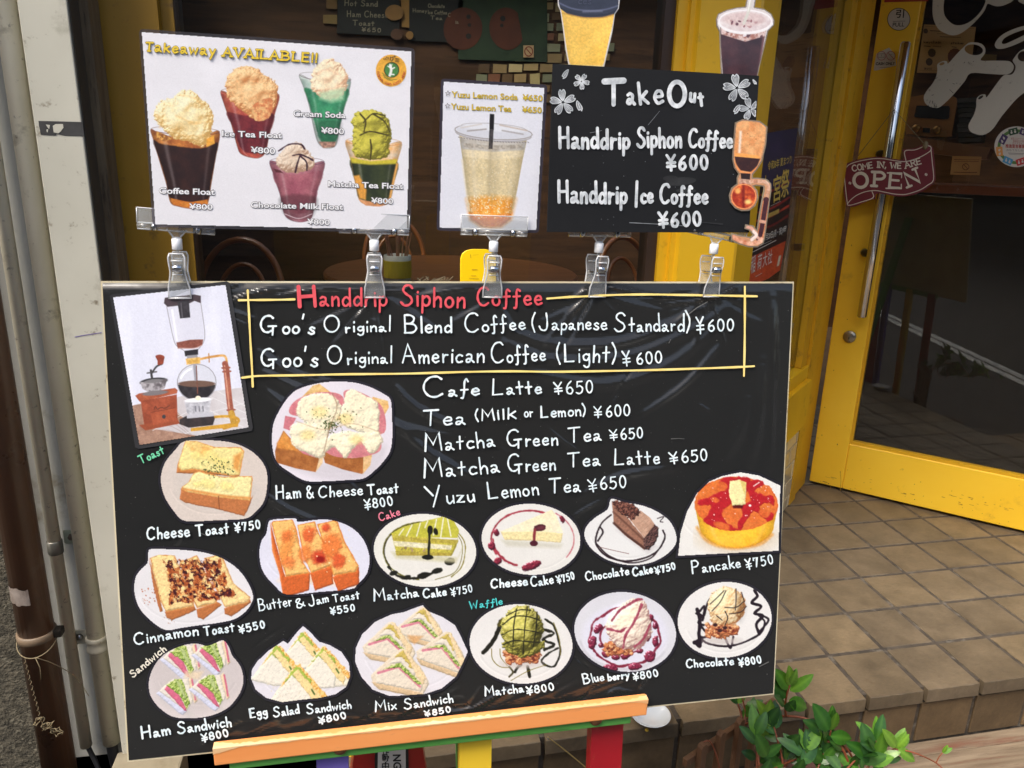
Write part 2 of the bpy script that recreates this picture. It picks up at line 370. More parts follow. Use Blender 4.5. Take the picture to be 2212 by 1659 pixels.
class Ink:
    """flat strokes lying on a plane, each one laid a hair above the last"""
    def __init__(s, plane, off): s.pl = plane; s.off = off; s.V = []; s.F = []; s.n = 0
    def stroke(s, P, w, taper=0.0, wob=.08):
        P = np.asarray(P, float)
        keep = [0]+[i for i in range(1, len(P)) if np.hypot(*(P[i]-P[i-1])) > .15]
        P = P[keep]
        if len(P) == 1: P = np.r_[P, P+[[.3, .3]]]
        # round the corners of straight strokes a little by resampling
        T = np.gradient(P, axis=0); T /= np.hypot(T[:, 0], T[:, 1])[:, None]+1e-9
        segs = np.diff(P, axis=0); segs /= np.hypot(segs[:, 0], segs[:, 1])[:, None]+1e-9
        Nn = np.c_[-T[:, 1], T[:, 0]]; h = np.full(len(P), w/2.0)
        for i in range(1, len(P)-1):
            c = segs[i-1]@segs[i]; h[i] *= min(1.0/max(math.sqrt(max((1+c)/2, .05)), .45), 1.7)
        rs = random.Random(s.n*7+3); ph = rs.uniform(0, 6); a = np.arange(len(P))
        h = h*(1+wob*np.sin(a*.9+ph))
        A = P+Nn*h[:, None]; B = P-Nn*h[:, None]
        def cap(c, t, r):
            n = np.array([-t[1], t[0]]); return [c+(n*cos(th)-t*sin(th))*r for th in np.linspace(0, pi, 7)[1:-1]]
        c0 = cap(P[0], T[0], h[0])[::1]; c1 = cap(P[-1], -T[-1], h[-1])
        pts = list(A)+list(B)+c0+c1; m = len(P); k = len(s.V)
        z = np.r_[np.linspace(0, 6e-5, m), np.linspace(0, 6e-5, m), np.zeros(len(c0)), np.full(len(c1), 6e-5)]
        base = s.off+(s.n % 9)*7e-5; s.n += 1
        W = s.pl.map(pts, base+z); s.V += [tuple(v) for v in W]
        for i in range(m-1): s.F.append((k+i, k+m+i, k+m+i+1, k+i+1))
        s.F.append(tuple([k]+[k+2*m+i for i in range(len(c0))]+[k+m]))
        s.F.append(tuple([k+2*m-1]+[k+2*m+len(c0)+i for i in range(len(c1))]+[k+m-1]))
    def write(s, txt, x0, y0, x1, y1, cap, xh=None, w=2.6, **k):
        for p in word(txt, x0, y0, x1, y1, cap, xh, **k): s.stroke(p, w)
        return s
    def poly(s, P):
        W = s.pl.map(P, s.off+(s.n % 9)*7e-5); s.n += 1; k = len(s.V); s.V += [tuple(v) for v in W]; s.F.append(tuple(range(k, k+len(P)))[::-1]); return s
    def dot(s, x, y, r, ry=None, n=14):
        return s.poly([(x+r*cos(t), y+(ry or r)*sin(t)) for t in np.linspace(0, 2*pi, n, endpoint=False)])
    def ring(s, x, y, rx, ry, w, a0=0, a1=2*pi, n=28):
        th = np.linspace(a0, a1, n); s.stroke(np.c_[x+rx*np.cos(th), y+ry*np.sin(th)], w, wob=0); return s
    def build(s, name, mat, parent=None, label=None, **k):
        o = obj(name, s.V, s.F, mat, parent, **k)
        if label: o['label'] = label
        return o
def typeset(plane, off, body, O, ex, ey, bold=0.0, shear=0):
    """printed type (and kanji): O baseline start, ex the vector of the whole line, ey one capital height upwards"""
    cu = bpy.data.curves.new('type', 'FONT'); cu.body = body; cu.offset = bold; cu.resolution_u = 3
    ob = bpy.data.objects.new('type', cu); COL.objects.link(ob)
    bpy.context.view_layer.update()
    me = bpy.data.meshes.new_from_object(ob.evaluated_get(bpy.context.evaluated_depsgraph_get()))
    V = np.array([v.co[:2] for v in me.vertices]); Fs = [tuple(p.vertices) for p in me.polygons]
    bpy.data.objects.remove(ob); bpy.data.curves.remove(cu); bpy.data.meshes.remove(me)
    if not len(V): return [], []
    x = (V[:, 0]-V[:, 0].min())/(V[:, 0].max()-V[:, 0].min()); y = V[:, 1]/.73
    P = np.array(O)+x[:, None]*np.array(ex)+y[:, None]*np.array(ey)
    return [tuple(v) for v in plane.map(P, off)], Fs
class Type:
    def __init__(s, plane, off): s.pl = plane; s.off = off; s.V = []; s.F = []
    def add(s, body, O, ex, ey, bold=0.0):
        V, Fs = typeset(s.pl, s.off, body, O, ex, ey, bold); k = len(s.V); s.V += V; s.F += [tuple(i+k for i in f) for f in Fs]; return s
    def build(s, name, mat, parent=None): return obj(name, s.V, s.F, mat, parent)

# ------------------------------------------------------------------ picture painter: fills a fine mesh with printed colours
def fbm(X, Y, sc, seed, octv=4):
    rs = np.random.RandomState(seed); out = np.zeros_like(X); amp = 1.0; tot = 0
    for o in range(octv):
        T = rs.rand(64, 64); x = X/sc*(2**o)+o*17.3; y = Y/sc*(2**o)+o*9.1
        xi = np.floor(x).astype(int); yi = np.floor(y).astype(int); fx = x-xi; fy = y-yi
        fx = fx*fx*(3-2*fx); fy = fy*fy*(3-2*fy); xi &= 63; yi &= 63; x2 = (xi+1) & 63; y2 = (yi+1) & 63
        out += amp*((T[yi, xi]*(1-fx)+T[yi, x2]*fx)*(1-fy)+(T[y2, xi]*(1-fx)+T[y2, x2]*fx)*fy); tot += amp; amp *= .55
    return out/tot
def inside(X, Y, P):
    r = np.zeros(X.shape, bool); n = len(P)
    for i in range(n):
        x1, y1 = P[i]; x2, y2 = P[(i+1) % n]
        if y1 == y2: continue
        c = ((y1 > Y) != (y2 > Y)) & (X < (x2-x1)*(Y-y1)/(y2-y1)+x1); r ^= c
    return r
def segdist(X, Y, P, closed):
    d = np.full(X.shape, 1e9); n = len(P)
    for i in range(n if closed else n-1):
        ax, ay = P[i]; bx, by = P[(i+1) % n]; vx, vy = bx-ax, by-ay; l2 = vx*vx+vy*vy+1e-9
        t = np.clip(((X-ax)*vx+(Y-ay)*vy)/l2, 0, 1); d = np.minimum(d, (X-ax-t*vx)**2+(Y-ay-t*vy)**2)
    return np.sqrt(d)
class Art:
    def __init__(s, x0, y0, x1, y1, base=(240, 240, 244), step=1.2):
        s.x0, s.y0, s.st = x0, y0, step
        s.nx = int((x1-x0)/step)+2; s.ny = int((y1-y0)/step)+2
        s.X, s.Y = np.meshgrid(x0+np.arange(s.nx)*step, y0+np.arange(s.ny)*step)
        s.c = np.zeros((s.ny, s.nx, 3)); s.c[:] = base; s.seed = 1
    def win(s, x0, y0, x1, y1):
        i0 = max(int((x0-s.x0)/s.st)-1, 0); i1 = min(int((x1-s.x0)/s.st)+3, s.nx)
        j0 = max(int((y0-s.y0)/s.st)-1, 0); j1 = min(int((y1-s.y0)/s.st)+3, s.ny)
        return slice(j0, max(j1, j0)), slice(i0, max(i1, i0))
    def col(s, c, w):
        """colour spec: (r,g,b) or (c1, c2, noise size[, contrast]) or a function of X, Y"""
        X, Y = s.X[w], s.Y[w]; s.seed += 1
        if callable(c): return c(X, Y)
        if isinstance(c[0], (int, float)): return np.broadcast_to(np.array(c, float), X.shape+(3,))
        k = c[3] if len(c) > 3 else 2.2
        n = np.clip((fbm(X, Y, c[2], s.seed)-.5)*k+.5, 0, 1)[..., None]
        return np.array(c[0], float)*(1-n)+np.array(c[1], float)*n
    def put(s, w, a, c):
        if s.c[w].size == 0: return s
        a = np.clip(a, 0, 1)[..., None]; s.c[w] = s.c[w]*(1-a)+s.col(c, w)*a; return s
    def poly(s, P, c, soft=1.2, smooth=False, a=1.0, rag=0.0):
        P = np.asarray(P, float)
        if smooth: P = crm(P, 5, True)
        w = s.win(P[:, 0].min()-soft-2, P[:, 1].min()-soft-2, P[:, 0].max()+soft+2, P[:, 1].max()+soft+2)
        X, Y = s.X[w], s.Y[w]
        if X.size == 0: return s
        if rag:
            s.seed += 1; X = X+(fbm(X, Y, 7, s.seed, 3)-.5)*rag*2; Y = Y+(fbm(s.X[w], Y, 7, s.seed+50, 3)-.5)*rag*2
        d = segdist(X, Y, P, True); d = np.where(inside(X, Y, P), d, -d)
        return s.put(w, np.clip(d/soft+.5, 0, 1)*a, c)
    def el(s, cx, cy, rx, ry, c, rot=0, soft=1.2, a=1.0, rag=0.0):
        r = max(rx, ry)+3; w = s.win(cx-r, cy-r, cx+r, cy+r); X, Y = s.X[w]-cx, s.Y[w]-cy
        if X.size == 0: return s
        t = R(rot); x = X*cos(t)+Y*sin(t); y = -X*sin(t)+Y*cos(t)
        q = np.sqrt((x/rx)**2+(y/ry)**2)
        if rag: s.seed += 1; q = q+(fbm(s.X[w], s.Y[w], 6, s.seed, 3)-.5)*rag
        return s.put(w, np.clip((1-q)*min(rx, ry)/soft+.5, 0, 1)*a, c)
    def line(s, P, wd, c, soft=1.0, smooth=True, a=1.0, rag=0.0, closed=False):
        P = np.asarray(P, float)
        if smooth: P = crm(P, 5, closed)
        w = s.win(P[:, 0].min()-wd-3, P[:, 1].min()-wd-3, P[:, 0].max()+wd+3, P[:, 1].max()+wd+3); X, Y = s.X[w], s.Y[w]
        if X.size == 0: return s
        d = segdist(X, Y, P, closed)
        if rag: s.seed += 1; d = d+(fbm(X, Y, 8, s.seed, 3)-.5)*rag*2
        return s.put(w, np.clip((wd/2-d)/soft+.5, 0, 1)*a, c)
    def arc(s, cx, cy, rx, ry, a0, a1, wd, c, rot=0, **k):
        t = np.linspace(R(a0), R(a1), 22); x = rx*np.cos(t); y = ry*np.sin(t); r = R(rot)
        return s.line(np.c_[cx+x*cos(r)-y*sin(r), cy+x*sin(r)+y*cos(r)], wd, c, smooth=False, **k)
    def dots(s, P, n, r0, r1, cols, seed=1, a=1.0, bias=None):
        """n small flecks inside the outline P"""
        P = np.asarray(P, float); rs = random.Random(seed); x0, y0 = P.min(0); x1, y1 = P.max(0); k = 0; tries = 0
        while k < n and tries < n*40:
            tries += 1
            if bias: x = rs.gauss(bias[0], bias[2]); y = rs.gauss(bias[1], bias[3])
            else: x = rs.uniform(x0, x1); y = rs.uniform(y0, y1)
            if inside(np.array([x]), np.array([y]), P)[0]:
                r = rs.uniform(r0, r1); s.el(x, y, r, r*rs.uniform(.5, 1.1), rs.choice(cols), rs.uniform(0, 180), soft=.9, a=a); k += 1
        return s
    def tone(s, P, fac, soft=6, smooth=True):
        """lighter or darker passage of the print"""
        P = np.asarray(P, float)
        if smooth: P = crm(P, 5, True)
        w = s.win(P[:, 0].min()-soft, P[:, 1].min()-soft, P[:, 0].max()+soft, P[:, 1].max()+soft); X, Y = s.X[w], s.Y[w]
        if X.size == 0: return s
        d = segdist(X, Y, P, True); d = np.where(inside(X, Y, P), d, -d); a = np.clip(d/soft+.5, 0, 1)[..., None]
        s.c[w] = s.c[w]*(1-a)+np.clip(s.c[w]*fac, 0, 255)*a; return s
    def relief(s, P, cd, cm, cl, depth=8, bump=0.0, bs=8, soft=1.4, rag=0.8, spec=0.0, smooth=False, a=1.0, flat=0.0, stretch=1.0, grainy=.06, octv=5):
        """a lit, rounded, rough morsel as a camera would print it: dark, middle and light colour by the lie of its surface"""
        P = np.asarray(P, float)
        if smooth: P = crm(P, 5, True)
        w = s.win(P[:, 0].min()-4, P[:, 1].min()-4, P[:, 0].max()+4, P[:, 1].max()+4); X0, Y0 = s.X[w], s.Y[w]
        if X0.size < 9 or min(X0.shape) < 3: return s
        s.seed += 1; X, Y = X0, Y0
        if rag: X = X+(fbm(X0, Y0, 6, s.seed, 3)-.5)*rag*3; Y = Y+(fbm(X0, Y0, 6, s.seed+50, 3)-.5)*rag*3
        d = segdist(X, Y, P, True); ins = inside(X, Y, P); d = np.where(ins, d, -d); q = np.clip(d/depth, 0, 1)
        h = depth*np.sqrt(np.clip(1-(1-q)**2, 0, 1))*.8
        if bump: h = h+bump*bs*(fbm(X0*stretch, Y0, bs, s.seed+9, octv)-.5)
        gy, gx = np.gradient(h, s.st); nl = np.sqrt(gx*gx+gy*gy+1); sh = (gx*.42+gy*.62+.66)/nl
        sh = np.clip(sh*(1-flat)+.66*flat+(fbm(X0, Y0, 2.6, s.seed+3, 2)-.5)*grainy*2, 0, 1.15)
        cd, cm, cl = [np.array(c, float) for c in (cd, cm, cl)]
        t = sh[..., None]; col = np.where(t < .6, cd+(cm-cd)*(t/.6), cm+(cl-cm)*np.clip((t-.6)/.38, 0, 1))
        if spec: col = col+255*spec*np.clip((sh-.93)/.07, 0, 1)[..., None]**2
        al = (np.clip(d/soft+.5, 0, 1)*a)[..., None]; s.c[w] = s.c[w]*(1-al)+np.clip(col, 0, 255)*al; return s
    def cyl(s, P, smooth=True, k=.2):
        """round-glass shading across an outline: bright streaks, darker flanks"""
        P = np.asarray(P, float); P = crm(P, 5, True) if smooth else P
        w = s.win(P[:, 0].min(), P[:, 1].min(), P[:, 0].max(), P[:, 1].max()); X, Y = s.X[w], s.Y[w]; ins = inside(X, Y, P)
        xl = np.where(ins, X, 1e9).min(1, keepdims=True); xr = np.where(ins, X, -1e9).max(1, keepdims=True)
        t = np.clip((X-xl)/np.maximum(xr-xl, 1), 0, 1); f = 1-k*np.exp(-(t/.07)**2)-k*np.exp(-((1-t)/.09)**2)+k*.5*np.exp(-((t-.5)/.3)**2)
        al = (ins*(k*1.2*np.exp(-((t-.17)/.035)**2)+k*.7*np.exp(-((t-.86)/.03)**2)))[..., None]
        c = s.c[w]; c = np.where(ins[..., None], c*f[..., None], c); s.c[w] = np.clip(c*(1-al)+al*np.array((246, 240, 236.)), 0, 255); return s
    def ball(s, cx, cy, rx, ry, k=.34, hi=.10, lx=-.35, ly=-.45):
        """rounded look of a scoop inside the print"""
        w = s.win(cx-rx, cy-ry, cx+rx, cy+ry); X, Y = (s.X[w]-cx)/rx, (s.Y[w]-cy)/ry
        if X.size == 0: return s
        m = np.clip((1-np.hypot(X, Y))*6, 0, 1); d = np.hypot(X-lx, Y-ly)
        s.c[w] = np.clip(s.c[w]*(1+m*(hi-k*np.clip(d/1.5, 0, 1)**1.6))[..., None], 0, 255); return s
    def sheet(s, name, outline, plane, off, mat, parent, label=None, alb=1.0, grain=2.5):
        """cut the picture out along its outline and lay it on the plane"""
        P = np.asarray(outline, float)
        cx = s.X[:-1, :-1]+s.st/2; cy = s.Y[:-1, :-1]+s.st/2
        keep = inside(cx, cy, P) & (segdist(cx, cy, P, True) > s.st*.35)
        idx = np.arange(s.nx*s.ny).reshape(s.ny, s.nx)
        f = np.stack([idx[:-1, :-1], idx[1:, :-1], idx[1:, 1:], idx[:-1, 1:]], -1)[keep]
        used = np.unique(f); re = np.full(s.nx*s.ny, -1); re[used] = np.arange(len(used)); f = re[f]
        pts = np.c_[s.X.ravel()[used], s.Y.ravel()[used]]
        rs = np.random.RandomState(len(used) % 9999); c = s.c.reshape(-1, 3)[used]
        sat = np.clip((c.max(1)-c.min(1))/60.0, 0, 1)*((fbm(s.X, s.Y, 3.2, 91, 3).ravel()[used]-.5)*.2)
        c = c*(1+sat[:, None])+rs.randn(len(used), 1)*grain
        o = obj(name, plane.map(pts, off), f, mat, parent, attrs={'tint': Ua(c, alb)})
        if label: o['label'] = label
        return o
def grow(P, d):
    P = np.asarray(P, float); n = len(P); out = []
    ar = np.sum(P[:, 0]*np.roll(P[:, 1], -1)-np.roll(P[:, 0], -1)*P[:, 1]); sg = 1 if ar > 0 else -1
    for i in range(n):
        a = P[i]-P[i-1]; b = P[(i+1) % n]-P[i]; a = a/(np.hypot(*a)+1e-9); b = b/(np.hypot(*b)+1e-9)
        m = np.array([a[1]+b[1], -a[0]-b[0]]); l = np.hypot(*m)
        if l < 1e-6: m = np.array([a[1], -a[0]]); l = 1
        k = min(1/max(math.sqrt(max((1+a@b)/2, .1)), .5), 1.6)
        out.append(P[i]+m/l*d*sg*k)
    return np.array(out)
def ell(cx, cy, rx, ry, rot=0, n=40, a0=0, a1=360):
    t = np.linspace(R(a0), R(a1), n, endpoint=(a1-a0 < 359)); r = R(rot); x = rx*np.cos(t); y = ry*np.sin(t)
    return np.c_[cx+x*cos(r)-y*sin(r), cy+x*sin(r)+y*cos(r)]
# ------------------------------------------------------------------ the setting
M_YEL = pm('yellow paint', (226, 178, 30), .42, (214, 164, 24), ns=3, bump=.0006, bs=25, dirt=[((150, 112, 36), 7, .06)], coat=.15)
M_YEL2 = pm('yellow jamb paint', (222, 172, 34), .45, (208, 156, 26), ns=4, bump=.0006, bs=30, dirt=[((150, 112, 40), 12, .14), ((96, 72, 34), 45, -.04)], coat=.1)
M_YELD = pm('yellow door paint', (248, 204, 56), .38, (240, 192, 44), ns=2.5, bump=.0005, bs=20, dirt=[((206, 160, 50), 5, .08), ((150, 118, 56), 38, -.14)], coat=.2)
M_YELL = pm('shaded yellow paint', (150, 114, 24), .5, (136, 102, 18), ns=3, bump=.0006, bs=25, dirt=((96, 72, 30), 22, .12))  # facade yellow darkened: the left panel's shade lies in the colour
M_TILE = attr_mat('porch tile', .55, 0.0)
nt = M_TILE.node_tree; N_, L_ = nt.nodes, nt.links
bs_ = N_['Principled BSDF']; at_ = [n for n in N_ if n.type == 'ATTRIBUTE'][0]; tc_ = [n for n in N_ if n.type == 'TEX_COORD'][0]
def nz(sc, det=6, stretch=None):
    n = N_.new('ShaderNodeTexNoise'); n.inputs['Scale'].default_value = sc; n.inputs['Detail'].default_value = det; n.inputs['Roughness'].default_value = .65
    if stretch:
        mp = N_.new('ShaderNodeMapping'); mp.inputs['Scale'].default_value = stretch; L_.new(tc_.outputs['Object'], mp.inputs[0]); L_.new(mp.outputs[0], n.inputs['Vector'])
    else: L_.new(tc_.outputs['Object'], n.inputs['Vector'])
    return n
na = nz(9); nb = nz(90, 5, (1, 2.2, 1)); nc_ = nz(26)
def mr(src, a, b, c, d):
    r = N_.new('ShaderNodeMapRange'); r.inputs[1].default_value = a; r.inputs[2].default_value = b; r.inputs[3].default_value = c; r.inputs[4].default_value = d; L_.new(src, r.inputs[0]); return r.outputs[0]
def mul(a, b):
    x = N_.new('ShaderNodeMix'); x.data_type = 'RGBA'; x.blend_type = 'MULTIPLY'; x.inputs[0].default_value = 1; L_.new(a, x.inputs[6]); L_.new(b, x.inputs[7]); return x.outputs[2]
o_ = mul(mul(at_.outputs['Color'], mr(na.outputs[0], .3, .7, .6, 1.2)), mr(nb.outputs[0], .3, .75, .86, 1.08))
dk = N_.new('ShaderNodeMix'); dk.data_type = 'RGBA'; L_.new(mr(nc_.outputs[0], .62, .74, 0, .55), dk.inputs[0]); L_.new(o_, dk.inputs[6]); dk.inputs[7].default_value = (*U((84, 66, 46)), 1)
L_.new(dk.outputs[2], bs_.inputs['Base Color'])
bp_ = N_.new('ShaderNodeBump'); bp_.inputs['Distance'].default_value = .0012; L_.new(nb.outputs[0], bp_.inputs['Height']); L_.new(bp_.outputs[0], bs_.inputs['Normal'])

tag(MB().box((-14, -9, -1.62), (14, 1.40, -1.50)).build('street', pm('asphalt', (58, 57, 57), .85, (44, 43, 43), ns=14, bump=.004, bs=260, dirt=((80, 76, 72), 120, .2))), kind='structure')
P_ = []
for (x, y) in ((-2.51, -1.04), (.03, -.31)): P_.append((x, y))
d_ = np.array([2.54, .73]); d_ /= np.hypot(*d_); nn_ = np.array([-d_[1], d_[0]])
mb = MB()
for o0 in (0.0, .10):
    a = np.array([-2.51, -1.04])-d_*4-nn_*o0; b = np.array([.03, -.31])+d_*8-nn_*o0
    c = [a, b, b-nn_*.075, a-nn_*.075]; mb.add([(p[0], p[1], -1.496) for p in c], [(3, 2, 1, 0)])
tag(mb.build('road_marking', pm('road paint', (214, 214, 208), .7, (180, 180, 174), ns=20)), kind='structure')

# porch of square quarry tiles, laid with a dark joint
E1 = np.array([cos(R(1.6)), sin(R(1.6)), 0]); E2 = np.array([-E1[1], E1[0], 0])+E1*.035
PO = onZ(1876.5, 1509, -1.265)
TW, TD, ZP = .1665, .1745, -1.265
V, Fq, C = [], [], []
rs = random.Random(5)
def tile_top(o, u, v, z, skirt, colr, front=None):
    """one tile: slightly worn irregular outline, arris, skirt"""
    k = len(V); n = 13; ring = []
    for e, (a, b) in enumerate((((0, 0), (1, 0)), ((1, 0), (1, 1)), ((1, 1), (0, 1)), ((0, 1), (0, 0)))):
        for i in range(n):
            t = i/n; ring.append((a[0]+(b[0]-a[0])*t, a[1]+(b[1]-a[1])*t))
    for lay, (ins, dz) in enumerate(((.013, 0.0), (0.003, -.0016), (0.0, -skirt))):
        for (a, b) in ring:
            j = rs.uniform(-.0022, .0022) if lay == 1 else 0
            aa = a+(.5-a)*2*(ins+abs(j)*4)/1.0; bb = b+(.5-b)*2*(ins+abs(j)*4)
            p = o+u*aa+v*bb; V.append((p[0], p[1], z+dz)); C.append(tuple(x*(1, .9, .8)[lay] for x in colr))
    m_ = 4*n
    Fq.append(tuple(range(k, k+m_)))
    for lay in range(2):
        for i in range(m_):
            i2 = (i+1) % m_; Fq.append((k+lay*m_+i, k+(lay+1)*m_+i, k+(lay+1)*m_+i2, k+lay*m_+i2))
G_ = .0056
for i in range(-8, 12):
    for j in range(0, 11):
        base = rs.choice([(119, 103, 80), (116, 101, 79), (113, 99, 79), (121, 105, 81), (110, 96, 76)])
        f = rs.uniform(.95, 1.05); colr = Ua(np.array(base)*f)
        o = PO+E1*(i*TW+G_)+E2*(j*TD+(G_ if j else 0))
        tile_top(o, E1*(TW-2*G_), E2*(TD-(2*G_ if j else G_)), ZP+rs.uniform(-.0006, .0006), .004 if j else .036, colr)
porch = obj('porch_floor', V, Fq, M_TILE, attrs={'tint': np.array(C)}); tag(porch, kind='structure')
# riser tiles under the nosing
V, Fq, C = [], [], []
E3 = np.array([0, 0, -1.0])
def riser(i, z0, z1):
    base = rs.choice([(110, 90, 64), (100, 82, 58), (114, 94, 68)]); colr = Ua(np.array(base)*rs.uniform(.9, 1.05))
    o = PO+E1*(i*TW+.006)+E2*.012; k = len(V); n = 8; ring = []
    for (a, b) in (((0, 0), (1, 0)), ((1, 0), (1, 1)), ((1, 1), (0, 1)), ((0, 1), (0, 0))):
        for t in range(n): ring.append((a[0]+(b[0]-a[0])*t/n, a[1]+(b[1]-a[1])*t/n))
    for lay, (ins, dy) in enumerate(((.012, 0), (.0, .002), (0, .01))):
        for (a, b) in ring:
            jj = rs.uniform(0, .004) if lay else 0
            p = o+E1*(a+(.5-a)*2*(ins+jj))*(TW-.012)+E2*dy; V.append((p[0], p[1], z0+(z1-z0)*(b+(.5-b)*2*(ins+jj)))); C.append(tuple(x*(1, .9, .8)[lay] for x in colr))
    m_ = 4*n; Fq.append(tuple(range(k, k+m_))[::-1])
    for lay in range(2):
        for q in range(m_): q2 = (q+1) % m_; Fq.append((k+lay*m_+q, k+lay*m_+q2, k+(lay+1)*m_+q2, k+(lay+1)*m_+q))
for i in range(-8, 12): riser(i, ZP-.036-.012, ZP-.165)
obj_r = obj('porch_riser', V, Fq, M_TILE, attrs={'tint': np.array(C)}); tag(obj_r, kind='structure')
M_GRT = pm('joint mortar', (84, 75, 64), .95, (62, 55, 47), ns=30, bump=.002, bs=150, dirt=((112, 105, 94), 25, .3))
mb = MB(); a = PO+E1*(-8*TW)+E2*.0175; b_ = PO+E1*(12*TW)+E2*.0175; c = b_+E2*2.2; d = a+E2*2.2
mb.hexa([(a[0], a[1], -1.52), (b_[0], b_[1], -1.52), (c[0], c[1], -1.52), (d[0], d[1], -1.52)] + [(p[0], p[1], ZP-.0026) for p in (a, b_, c, d)])
tag(mb.build('porch_bed', M_GRT), kind='structure')
# weathered deck boards before the step
M_DECK = pm('weathered deck wood', (146, 128, 104), .8, (110, 92, 72), ns=3.2, bump=.002, bs=40, stretch=(1.2, 16, 16), dirt=[((122, 78, 58), 1.6, .3), ((78, 62, 50), 9, .1)])
mb = MB(); Y0 = 0.0
for q in range(7):
    w_ = .045 if q == 0 else .118
    o = PO+E1*-.16+E2*(.011-Y0-w_)+np.array([0, 0, -1.505-PO[2]])
    mb.obox(o, E1*3.1, E2*w_, (0, 0, .072+(.004 if q % 2 else 0)), .004); Y0 += w_+.004
tag(mb.build('wooden_deck', M_DECK), 'weathered grey brown deck boards in front of the tiled step', 'deck')

# ------------------------------------------------------------------ cafe front
def extr(P, z0, z1): 
    n = len(P); mb = MB()
    return mb.add([(p[0], p[1], z0) for p in P]+[(p[0], p[1], z1) for p in P], [tuple(range(n))[::-1], tuple(range(n, 2*n))]+[(i, (i+1) % n, n+(i+1) % n, n+i) for i in range(n)])
M_GL = glass_mat('window glass', (.93, .95, .93), 0.0, 1.5)
M_BRW = pm('dark brown frame', (62, 44, 30), .5, (46, 32, 22), ns=5)
cafe = empty('cafe_front', (.2, 1.85, -1.265), 'yellow cafe front with a big dark shop window, awning above', 'shop front')
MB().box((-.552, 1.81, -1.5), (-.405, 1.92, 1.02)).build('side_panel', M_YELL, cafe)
wf = MB().box((-.405, 1.838, -.66), (-.377, 1.91, 1.02)).build('window_frame', M_BRW, cafe)
MB().box((.690, 1.852, -.66), (.716, 1.91, 1.02)).build('window_frame', M_BRW, cafe)
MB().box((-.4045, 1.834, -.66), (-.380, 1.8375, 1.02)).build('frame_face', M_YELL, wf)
MB().box((-.377, 1.870, -.66), (.690, 1.876, 1.02)).build('pane', M_GL, wf)
MB().box((-.405, 1.80, -.70), (.716, 1.93, -.66)).build('sill', M_YEL2, cafe)
M_WT = pm('cream wall tile', (196, 186, 158), .3, (182, 170, 140), ns=6, coat=.3)
MB().box((-.405, 1.84, -1.5), (.74, 1.93, -.702)).build('base_wall', M_WT, cafe)
pil = extr([(.716, 1.838), (.741, 1.838), (.741, 1.822), (.752, 1.822), (.757, 1.806), (.903, 1.806), (.9115, 1.8095), (RA[0]+RD[0]*.135, RA[1]+RD[1]*.135), (.93, 1.935), (.717, 1.912)], -1.265, 1.02).build('pillar', M_YEL, cafe)
mb = MB()
for (x, z, sx, sz) in ((.7475, -.33, .003, .01), (.7465, -.352, .0025, .006), (.7472, -.372, .003, .012), (.7468, -.395, .002, .007)):
    mb.add([(x-sx, 1.8213, z-sz), (x+sx*.7, 1.8213, z-sz*.8), (x+sx, 1.8213, z+sz*.3), (x+sx*.2, 1.8213, z+sz), (x-sx*.8, 1.8213, z+sz*.6)], [(0, 1, 2, 3, 4)])
mb.build('rust_chips', pm('rust', (84, 48, 22), .9, (60, 34, 18), ns=80), pil)
def rt(t, off=0.0, z=0.0): p = RA+RD*t+RN*off; return np.array([p[0], p[1], z])
def tofpx(x, y):
    return (P_RET.at(x, y)-RA)@RD
T1 = tofpx(1817, 208)
TE = 1.205
def rbox(mb, t0, t1, z0, z1, o0, o1): 
    return mb.obox(rt(t0, o0, z0), RD*(t1-t0), RN*(o1-o0), (0, 0, z1-z0))
rw = rbox(rbox(MB(), T1-.0, T1+.075, -.70, 1.02, -.06, -.006), .135, T1+.075, .98, 1.02, -.06, -.006).build('side_window_frame', M_YEL2, cafe)
rbox(MB(), .135, T1, -.70, .98, -.034, -.028).build('pane', M_GL, rw)
rbox(rbox(MB(), T1+.078, T1+.155, -1.265, 1.02, -.06, .004), T1+.155, TE+.01, -1.265, 1.02, -.06, -.006).build('door_jamb', M_YEL2, cafe)
sl = rbox(rbox(MB(), .135, T1+.076, -.93, -.752, -.06, .022), .135, T1+.0757, -.752, -.702, -.06, .004).build('side_sill', M_YEL, cafe); bevel(sl, .004)
# cream tiles under the side window
mb = MB(); rs = random.Random(8); V, Fq, C = [], [], []
rows = [(-.932, -1.0), (-1.003, -1.071), (-1.074, -1.142), (-1.145, -1.213), (-1.216, -1.265)]
for r_, (za, zb) in enumerate(rows):
    t = .0-(.06 if r_ % 2 else 0)
    while t < T1+.075:
        t0, t1 = max(t, .0), min(t+.128, T1+.076)
        if t1-t0 > .01:
            k = len(V); f = rs.uniform(.92, 1.05); cc = Ua(np.array((202, 190, 158))*f)
            for (a, b, o) in ((t0, za, -.002), (t1, za, -.002), (t1, zb, -.002), (t0, zb, -.002), (t0+.003, za-.003, .002), (t1-.003, za-.003, .002), (t1-.003, zb+.003, .002), (t0+.003, zb+.003, .002)):
                V.append(rt(a, o, b)); C.append(cc)
            Fq += [(k+7, k+6, k+5, k+4)]+[(k+i, k+(i+1) % 4, k+4+(i+1) % 4, k+4+i) for i in range(4)]
        t += .132
tw = obj('tiled_wall', V, Fq, attr_mat('glazed tile', .25, .4), cafe, attrs={'tint': np.array(C)})
rbox(MB(), .0, T1+.0755, -1.265, -.931, -.06, -.001).build('mortar', pm('grey mortar', (122, 116, 104), .9, ns=20), tw)
MB().box((-.60, 1.30, 1.03), (2.5, 2.75, 1.10)).build('awning', pm('awning cloth', (150, 110, 40), .8, ns=5), cafe)
MB().box((-.60, 1.85, 1.10), (3.2, 2.10, 4.6)).build('upper_wall', pm('upper wall', (196, 184, 160), .85, ns=3), cafe)
